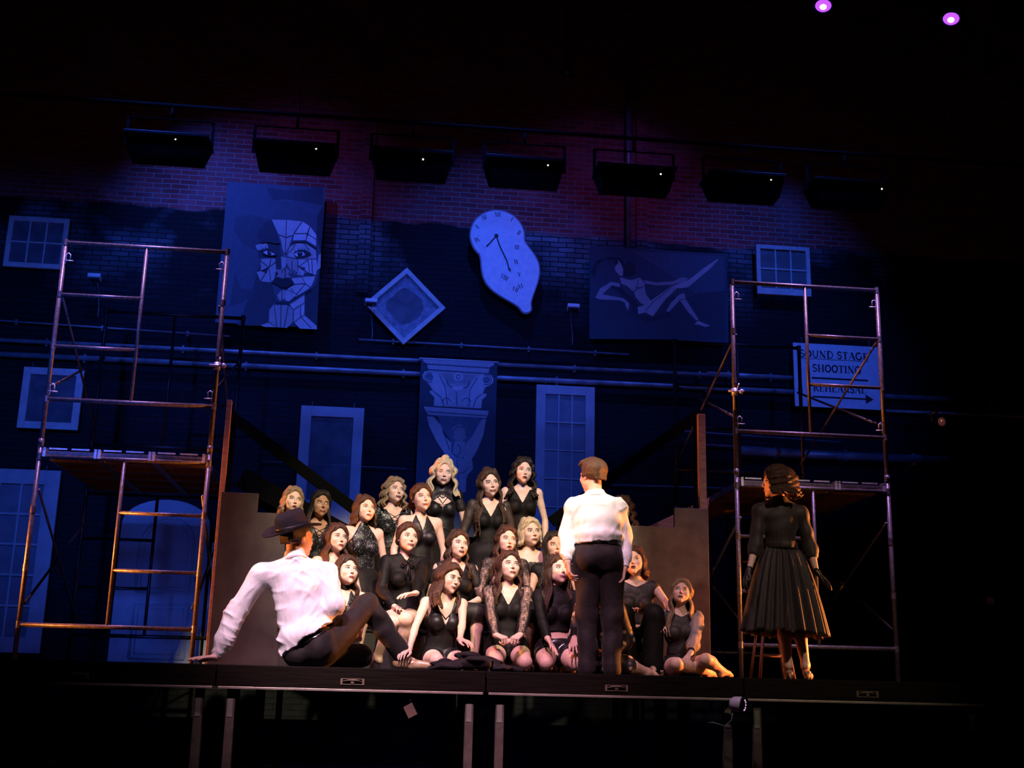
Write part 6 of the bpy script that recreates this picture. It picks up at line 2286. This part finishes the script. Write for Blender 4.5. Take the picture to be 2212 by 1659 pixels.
def shirt(parent, B, J, s, mt, puff, zlo, seed, bulge=None, arms_r=.054, clips=None, fold=.006):
    P = inflate(B['torso'], puff) + inflate(B['shoulders'], .014)
    P += inflate(B['neck'][:1], .012)
    SL = []
    for q in 'LR':
        S, E_, W = J['sh' + q], J['el' + q], J['wr' + q]
        SL += [cone(S, E_, arms_r * 1.08 * s, arms_r * s, k=.03), cone(E_, E_ + (W - E_) * .62, arms_r * s, arms_r * .98 * s, k=.025),
               cone(E_ + (W - E_) * .62, E_ + (W - E_) * .86, arms_r * .95 * s, arms_r * .66 * s, k=.02)]
    if bulge:
        P += bulge
    o_, R = J['pelvis'], B['R']
    g = np.linalg.norm(J['neck'] - J['pelvis']) / .5
    wr_ = creases([(.9, .1, .5), (-.7, .2, .8), (.2, .1, 1), (1, .2, -.2), (.5, .1, 1)], fold, 46, seed)
    lo, hi = bbox(P + SL, .02)
    h = .0085
    xs, ys, zs = [np.arange(lo[i] - h, hi[i] + 2 * h, h) for i in range(3)]
    D = field_grid(P, xs, ys, zs)
    D2 = field_grid(SL, xs, ys, zs)
    cz = local_clip(o_, R, lambda x, y, z: np.maximum(zlo(x, y) - z / g, z / g - .545))
    D = np.maximum(D, cz(xs[:, None, None], ys[None, :, None], zs[None, None, :]).astype(np.float32))
    D = smin(D, D2, .03)
    I = np.nonzero(np.abs(D) < .05)
    D[I] += wr_(xs[I[0]], ys[I[1]], zs[I[2]])
    V, F = nets(D, xs, ys, zs)
    mb = MB()
    add_vf(mb, V, F)
    so = mb.build('shirt', mt, parent)
    # cuffs and collar
    for q in 'LR':
        cf = MB()
        W, E_ = J['wr' + q], J['el' + q]
        d = unit(W - E_)
        cf.tube([W - d * .075 * s, W - d * .07 * s, W - d * .005 * s, W + d * .0 * s], [.033 * s, .037 * s, .036 * s, .031 * s], 20)
        cf.build('cuff', mt, so)
    hb = J['head'] + J['Rh'] @ (vec(0, .022, -.055) * s)
    T = B['T'](0, .015, .475)
    u = unit(hb - T)
    cl = MB()
    cl.tube([T + u * .0, T + u * .022 * s, T + u * .046 * s, T + u * .040 * s, T + u * .012 * s], [.072 * s, .069 * s, .064 * s, .070 * s, .084 * s], 28)
    cl.build('collar', mt, so)
    return so


# ---- boy in white shirt, seen from behind
YB = 9.27
base = at(1292, 1455, YB)
base[2] = 0
J = J_from(base, pelvis=(1292, 1198, YB), neck=(1284, 1072, YB), shL=(1333, 1096, YB), shR=(1240, 1094, YB), elL=(1350, 1160, YB + .05), elR=(1224, 1156, YB + .05),
           wrL=(1349, 1226, YB - .05), wrR=(1226, 1212, YB - .05), hipL=(1318, 1204, YB), hipR=(1268, 1204, YB), knL=(1323, 1330, YB + .03), knR=(1268, 1330, YB + .03),
           anL=(1322, 1440, YB), anR=(1270, 1440, YB), toL=(1334, 1448, YB + .17), toR=(1256, 1448, YB + .17))
for q in 'LR':
    J['calf' + q] = vec(0, -.016, 0)
J['Rh'] = head_rot(-148, -4, 0)
J['head'] = J['neck'] + vec(0, 0, .075) + J['Rh'] @ vec(0, -.02, .092)
J['handL'] = dict(d=vec(-.1, .1, -1), n=vec(-1, .1, 0), thumb=1, curl=.45)
J['handR'] = dict(d=vec(.12, .05, -1), n=vec(1, .1, 0), thumb=-1, curl=.45)
s = 1.0
o, B = make_body(J, s, 'skin_fair', male=True, mouth='closed', fine_hands='LR', h=.011)
tag(o, 'boy in white shirt and black trousers standing with his back turned', 'person')
o.location = tuple(base)
hair_mesh(o, J, s * 1.02, 'short', 'hair_boy', seed=30, vol=1.08)
bul = [ell(J['pelvis'] + vec(0, -.01, .150), (.190, .145, .055), k=.05), ell(J['pelvis'] + vec(0, 0, .27), (.185, .135, .12), k=.05)]
shirt(o, B, J, s, 'shirt_white', .024, lambda x, y: .105 + 0 * x, 5, bul, .057, fold=.030)
P = inflate(B['torso'], .016, .04) + [ell(J['pelvis'] + vec(0, 0, -.01), (.180, .130, .13), k=.05), ell(J['pelvis'] + vec(.08, -.045, -.055), (.090, .080, .10), k=.07), ell(J['pelvis'] + vec(-.08, -.045, -.055), (.090, .080, .10), k=.07)]
for q in 'LR':
    P += [cone(J['hip' + q] + vec(0, 0, -.04), J['kn' + q], .112, .084, k=.012), cone(J['kn' + q], J['an' + q] + vec(0, 0, .02), .084, .072, k=.03), cone(J['an' + q], J['an' + q] + vec(0, .0, -.02), .072, .074, k=.02)]
V, F = sdf_mesh(P, .009, clip=lambda X, Y, Z: Z - (J['pelvis'][2] + .105) + 0 * X + 0 * Y, wrinkle=folds([(.3, .1, 1), (-.3, .2, 1), (.8, .1, .5)], .011, 26, 8))
tr = add_mesh('trousers', V, F, 'suit_cloth', o)
Pb = inflate(B['torso'], .020, .04) + [ell(J['pelvis'] + vec(0, 0, -.01), (.184, .134, .134), k=.05)]
V, F = sdf_mesh(inflate(Pb, .004), .008, clip=lambda X, Y, Z: np.abs(Z - (J['pelvis'][2] + .088)) - .017 + 0 * X + 0 * Y)
add_mesh('belt', V, F, 'belt', tr)
for q in 'LR':
    A, T_ = J['an' + q], J['to' + q]
    d = unit((T_ - A) * vec(1, 1, 0))
    V, F = sdf_mesh([cone(A - d * .03 + vec(0, 0, -.028), A + d * .06 + vec(0, 0, -.030), .042, .040, k=.02), cone(A + d * .06 + vec(0, 0, -.03), A + d * .19 + vec(0, 0, -.035), .042, .030, k=.02), cone(A, A + vec(0, 0, -.03), .040, .040, k=.02)], .007,
                    clip=lambda X, Y, Z: .003 - Z + 0 * X + 0 * Y)
    add_mesh('shoe', V, F, 'shoe', o)
BOY = (o, J, B)

# ---- woman in the full black dress, seen from behind
YW = 9.30
base = at(1705, 1462, YW)
base[2] = 0
J = J_from(base, pelvis=(1690, 1212, YW), neck=(1680, 1082, YW), shL=(1730, 1106, YW), shR=(1640, 1102, YW), elL=(1751, 1188, YW - .02), elR=(1632, 1180, YW - .02),
           wrL=(1764, 1236, YW - .14), wrR=(1618, 1232, YW - .10), hipL=(1714, 1216, YW), hipR=(1668, 1216, YW), knL=(1722, 1345, YW + .02), knR=(1690, 1345, YW + .02),
           anL=(1740, 1436, YW), anR=(1702, 1436, YW), toL=(1742, 1458, YW + .13), toR=(1700, 1458, YW + .13))
for q in 'LR':
    J['calf' + q] = vec(0, -.016, 0)
    J['an' + q][2] = .115
    J['to' + q][2] = .02
J['Rh'] = head_rot(-98, -3, 0)
J['head'] = J['neck'] + vec(0, 0, .062) + J['Rh'] @ vec(0, -.005, .092)
J['handL'] = dict(d=vec(.75, -.1, -.66), n=vec(-.4, .2, -.9), thumb=-1, curl=.2)
J['handR'] = dict(d=vec(-.45, -.1, -.9), n=vec(.9, .1, -.3), thumb=1, curl=.3)
s = .98
o, B = make_body(J, s, 'skin_fair', mouth='closed', fine_hands='', h=.011)
tag(o, 'woman in a full-skirted black dress and gloves standing with her back turned', 'person')
o.location = tuple(base)
hair_mesh(o, J, s, 'curly', 'hair_auburn', seed=41, length=.045, vol=1.36, wave=2.6, body=B['torso'] + B['shoulders'] + B['neck'])
# bodice with three-quarter sleeves
P = inflate(B['torso'] + B['shoulders'], .010) + inflate(B['neck'][:1], .012)
for q in 'LR':
    S, E_, W = J['sh' + q], J['el' + q], J['wr' + q]
    P += [cone(S, E_, .052, .058, k=.025), cone(E_, E_ + (W - E_) * .25, .058, .050, k=.02)]
wz = J['pelvis'][2] + .12
V, F = sdf_mesh(P, .0085, clip=lambda X, Y, Z: np.maximum(wz - Z - (np.abs(X - J['pelvis'][0]) > .165) * 1.0, Z - (J['neck'][2] + .035)) + 0 * Y,
                wrinkle=folds([(.5, .1, .8), (-.5, .1, .8), (.1, .1, 1)], .005, 42, 12))
bo = add_mesh('dress_bodice', V, F, 'dress_cloth', o)
MB().tube([J['pelvis'] + vec(0, 0, .09), J['pelvis'] + vec(0, 0, .10), J['pelvis'] + vec(0, 0, .145), J['pelvis'] + vec(0, 0, .15)], [.140, .145, .142, .136], 32, flat=.86).build('waistband', 'dress_cloth', o)
# pleated skirt
mb = MB()
nth, nz_ = 240, 30
zt_, zb_ = J['pelvis'][2] + .10, .345
cx_, cy_ = J['pelvis'][0], J['pelvis'][1]
vs, fs = [], []
rnd = random.Random(4)
amps = [rnd.uniform(.6, 1.2) for _ in range(24)]
hx_ = at(1697, 1365, YW)[0] - base[0]
for j in range(nz_ + 1):
    u = j / nz_
    r = .126 + (.325 - .126) * (u ** .62)
    for i in range(nth):
        a = 2 * math.pi * i / nth
        ph = a * 21 + 1.4 * math.sin(3 * a) + .5 * u * math.sin(5 * a)
        am = amps[int((ph / (2 * math.pi)) % 24)]
        f = (.006 + .026 * u ** .8) * math.sin(ph) * am + .012 * u * math.sin(4 * a + 1)
        x = cx_ + (hx_ - cx_) * u + (r + f) * math.cos(a)
        y = cy_ + (r * .86 + f) * math.sin(a)
        z = zt_ + (zb_ - zt_) * u + .010 * u * math.sin(ph * .5) - .02 * u * math.cos(a - .6)
        vs.append((x, y, z))
for j in range(nz_):
    for i in range(nth):
        i2 = (i + 1) % nth
        fs.append((j * nth + i2, j * nth + i, (j + 1) * nth + i, (j + 1) * nth + i2))
mb.add(vs, fs, 0, True)
sk = mb.build('dress_skirt', 'dress_cloth', o)
so_ = sk.modifiers.new('thickness', 'SOLIDIFY')
so_.thickness = .003
for q in 'LR':
    W, E_ = J['wr' + q], J['el' + q]
    V, F = sdf_mesh(inflate(B['hands'][q], .0025) + [cone(W - unit(W - E_) * .012, W, .0255, .0265, k=.01)], .0048)
    add_mesh('glove', V, F, 'glove', o)
    A, T_ = J['an' + q], J['to' + q]
    m = MB()
    V, F = sdf_mesh([cone(A + vec(0, -.03, -.055), T_ + vec(0, -.06, .012), .030, .026, k=.02), cone(T_ + vec(0, -.06, .012), T_ + vec(0, .01, .004), .030, .016, k=.02)], .006,
                    clip=lambda X, Y, Z, a=A: np.maximum(.002 - Z, Z - .052 - .35 * np.maximum(0, a[1] - Y + .0)) + 0 * X)
    add_vf(m, V, F)
    m.tube([A + vec(0, -.045, -.07), A + vec(0, -.05, -.112)], [.014, .008], 10)
    m.build('shoe', 'heel_shoe' if 'heel_shoe' in M else 'skin_fair', o)
LADY = (o, J, B)

# ---- man in the hat sitting on the edge
YM = 9.22
base = at(672, 1440, YM)
base[2] = 0
J = J_from(base, pelvis=(668, 1400, YM), neck=(637, 1206, YM + .02), shL=(703, 1238, YM + .06), shR=(567, 1240, YM), elL=(724, 1306, YM - .03), elR=(510, 1322, YM + .02),
           wrL=(684, 1338, YM + .24), wrR=(468, 1412, YM - .02), hipL=(700, 1412, YM + .04), hipR=(650, 1418, YM + .08), knL=(794, 1306, YM + .30), knR=(778, 1428, YM + .45),
           anL=(873, 1420, YM + .40), anR=(700, 1436, YM + .62), toL=(905, 1440, YM + .38), toR=(660, 1438, YM + .70))
J['calfL'] = vec(-.01, .01, 0)
J['calfR'] = vec(0, 0, .01)
for k in ('knR', 'anR', 'toR'):
    J[k][2] = {'knR': .095, 'anR': .06, 'toR': .03}[k]
J['hipL'][2] = J['hipR'][2] = .125
J['pelvis'][2] = .14
J['anL'][2] = .10
J['toL'][2] = .035
J['Rh'] = head_rot(126, 4, -4)
J['head'] = at(643, 1163, YM + .05) - base
J['wrR'][2] = .055
J['handR'] = dict(d=vec(-.75, -.6, -.05), n=vec(0, 0, -1), thumb=-1, curl=.08)
J['handL'] = dict(d=vec(.3, .9, 0), n=vec(0, 0, -1), thumb=1, curl=.3)
J['bend'] = -.03
s = 1.13
o, B = make_body(J, s, 'skin_fair', male=True, mouth='closed', fine_hands='R', h=.012)
tag(o, 'man in dark hat and white shirt sitting and leaning back on one arm', 'person')
o.location = tuple(base)
hair_mesh(o, J, s, 'crop', 'hair_dark', seed=33, vol=.97)
bul = [ell(B['T'](0, .01, .07), (.222, .185, .13), B['R'], k=.05), ell(B['T'](0, -.01, .20), (.19, .14, .14), B['R'], k=.05), ell(B['T'](-.02, -.02, .33), (.20, .145, .13), B['R'], k=.05)]
shirt(o, B, J, s, 'shirt_white', .020, lambda x, y: .055 - .33 * x + .006 * np.sin(x * 40), 9, bul, .066, fold=.036)
P = inflate(B['torso'][:3], .010)
for q in 'LR':
    Hh, Kn, An = J['hip' + q], J['kn' + q], J['an' + q]
    P.append(cone(Hh, Hh + (Kn - Hh) * .4, .122, .112, k=.04))
    P += [cone(Hh, Kn, .105, .088, k=.05), cone(Kn, Kn + (An - Kn) * .45, .090, .082, k=.02), cone(Kn + (An - Kn) * .45, An - (An - Kn) * .06, .082, .068, k=.02)]
V, F = sdf_mesh(P, .010, clip=lambda X, Y, Z: np.maximum(.004 - Z + 0 * X + 0 * Y, local_clip(J['pelvis'], B['R'], lambda x, y, z: np.where((np.abs(x) < .24) & (y > -.16), z - .085 + .33 * x, -1.0))(X, Y, Z)),
                wrinkle=folds([(.3, .1, 1), (.9, .1, .4), (-.6, .3, .6)], .014, 28, 14))
tr = add_mesh('trousers', V, F, 'suit_cloth', o)
V, F = sdf_mesh(inflate(B['torso'][:4], .016), .009, clip=local_clip(J['pelvis'], B['R'], lambda x, y, z: np.abs(z - .052 + .33 * x) - .018 + 0 * y))
add_mesh('belt', V, F, 'belt', tr)
M['shoe_tan'] = noisy('shoe_tan', (.30, .16, .06), (.5, .36, .22), .3, nscale=18, coat=.4)
for q in 'LR':
    A, T_ = J['an' + q], J['to' + q]
    d = unit((T_ - A) * vec(1, 1, .0))
    V, F = sdf_mesh([cone(A - d * .045 + vec(0, 0, -.045), A + d * .07 + vec(0, 0, -.055), .044, .042, k=.02), cone(A + d * .07 + vec(0, 0, -.055), A + d * .20 + vec(0, 0, -.062), .043, .032, k=.02), cone(A, A + vec(0, 0, -.04), .046, .044, k=.02)], .008,
                    clip=lambda X, Y, Z: .003 - Z + 0 * X + 0 * Y)
    add_mesh('shoe', V, F, 'shoe_tan', o)
# fedora: oval crown with a pinch, wide snapped brim
Rh = J['Rh']
mt_ = Matrix(Rh.tolist()).to_4x4()
tilt = Matrix.Rotation(math.radians(-16), 4, 'X')
hc_ = Vector((J['head'] + Rh @ vec(0, .018, .058) * s * HS).tolist()) + Vector(base.tolist()) + Vector((-.026, 0, -.008))
hatM = Matrix.Translation(hc_) @ mt_ @ tilt
mb = MB()
nA = 48
prof = [(.186, .004, 1), (.190, .000, 1), (.186, -.004, 1), (.150, -.006, .8), (.112, -.002, .4), (.104, .010, 0), (.102, .035, 0), (.099, .075, 0), (.094, .105, 0), (.082, .122, 0), (.055, .122, 0), (.025, .112, 0)]
vs = []
for (r, z, br) in prof:
    for k in range(nA):
        a = 2 * math.pi * k / nA
        x, y = math.cos(a) * r * .95, math.sin(a) * r * 1.12
        zz = z
        if br:
            zz += br * (.038 * (math.cos(a) ** 2) * (r / .19) ** 2 - .020 * max(0, -math.sin(a)) * (r / .19) ** 2)
        elif z > .06:
            fr = max(0, -math.sin(a))
            pin = (z - .06) / .062
            x *= 1 - .28 * fr * pin
            zz -= .022 * pin * max(0, math.sin(a)) ** 2 - .012 * fr * pin
        vs.append((x, y, zz))
fs = []
for j in range(len(prof) - 1):
    for k in range(nA):
        k2 = (k + 1) % nA
        fs.append((j * nA + k, j * nA + k2, (j + 1) * nA + k2, (j + 1) * nA + k))
fs.append(tuple((len(prof) - 1) * nA + k for k in range(nA)))
inner = len(vs)
vs += [(math.cos(2 * math.pi * k / nA) * .098 * .9, math.sin(2 * math.pi * k / nA) * .098 * 1.06, -.004) for k in range(nA)]
for k in range(nA):
    k2 = (k + 1) % nA
    fs.append((k2, k, inner + k, inner + k2))
mb.add([tuple(hatM @ Vector((v[0] * s, v[1] * s, v[2] * s))) for v in vs], fs, 0, True)
hat = thing('fedora_hat', 'dark felt hat with a wide brim on the seated man\'s head', 'hat', tuple(hc_))
mb.build('felt_body', 'felt', hat, tuple(hc_))
band = MB()
bv = []
for z in (.008, .010, .034, .036):
    r = .106 if z in (.010, .034) else .103
    bv += [tuple(hatM @ Vector((math.cos(2 * math.pi * k / nA) * r * .95 * s, math.sin(2 * math.pi * k / nA) * r * 1.12 * s, z * s))) for k in range(nA)]
band.add(bv, [(j * nA + k, j * nA + (k + 1) % nA, (j + 1) * nA + (k + 1) % nA, (j + 1) * nA + k) for j in range(3) for k in range(nA)], 0, True)
band.build('hat_band', 'black_satin', hat, tuple(hc_))
MAN = (o, J, B)

# ---- dropped jacket and hat at the stage edge
base = at(1015, 1446, 9.18)
base[2] = 0
rnd = random.Random(11)
P = []
for k in range(26):
    u = rnd.uniform(-1, 1)
    x = u * .26 + .02
    hgt = .095 * (1 - abs(u) ** 1.6) + .02
    P.append(ell((x, rnd.uniform(-.12, .12), hgt * rnd.uniform(.5, 1.1)), (rnd.uniform(.06, .12), rnd.uniform(.05, .10), rnd.uniform(.018, .035)), rotz(rnd.uniform(-1, 1)) @ roty(rnd.uniform(-.25, .25)), k=.012))
P += [cone((.18, -.06, .03), (.38, -.02, .012), .035, .02, k=.02), cone((-.1, -.1, .04), (.12, -.14, .05), .03, .03, k=.02)]
V, F = sdf_mesh(P, .008, clip=lambda X, Y, Z: .002 - Z + 0 * X + 0 * Y, wrinkle=folds([(.6, .3, .7), (-.5, .8, .3), (.1, .4, 1)], .007, 48, 3))
mb = MB()
add_vf(mb, V, F)
jk = mb.build('suit_jacket', 'suit_cloth')
jk.location = tuple(base)
tag(jk, 'crumpled black jacket dropped on the stage edge before the kneeling women', 'jacket')
base = at(956, 1440, 9.10)
base[2] = .0
V, F = sdf_mesh([ell((0, 0, .03), (.115, .10, .022), roty(-.25), k=.02), ell((.01, .01, .055), (.065, .06, .032), roty(-.2), k=.02)], .007, clip=lambda X, Y, Z: .002 - Z + 0 * X + 0 * Y, wrinkle=folds([(1, .2, .3)], .002, 40, 5))
mb = MB()
add_vf(mb, V, F)
ht = mb.build('soft_cap', 'felt')
ht.location = tuple(base)
tag(ht, 'soft dark cap lying left of the dropped jacket', 'hat')
# easel-like stool legs behind the woman in the dress
base = at(1668, 1462, 10.0)
base[2] = 0
t = thing('wooden_stool', 'slim wooden stool behind the legs of the woman in the dress', 'stool', tuple(base))
o = tuple(base)
bx = vec(*o)
MB().lathe([(.15, .43), (.16, .435), (.16, .455), (.15, .46)], 24, 0, Matrix.Translation((bx[0], bx[1], 0))).build('seat', 'raw_wood', t, o)
for sx, sy in ((-1, -1), (1, -1), (-1, 1), (1, 1)):
    MB().tube([bx + vec(sx * .09, sy * .09, .43), bx + vec(sx * .15, sy * .13, 0)], .013, 8).build('leg', 'raw_wood', t, o)
r_ = MB()
r_.tube([bx + vec(-.125, -.11, .2), bx + vec(.125, -.11, .2)], .008, 6)
r_.tube([bx + vec(-.125, .11, .2), bx + vec(.125, .11, .2)], .008, 6)
r_.build('stretcher', 'raw_wood', t, o)
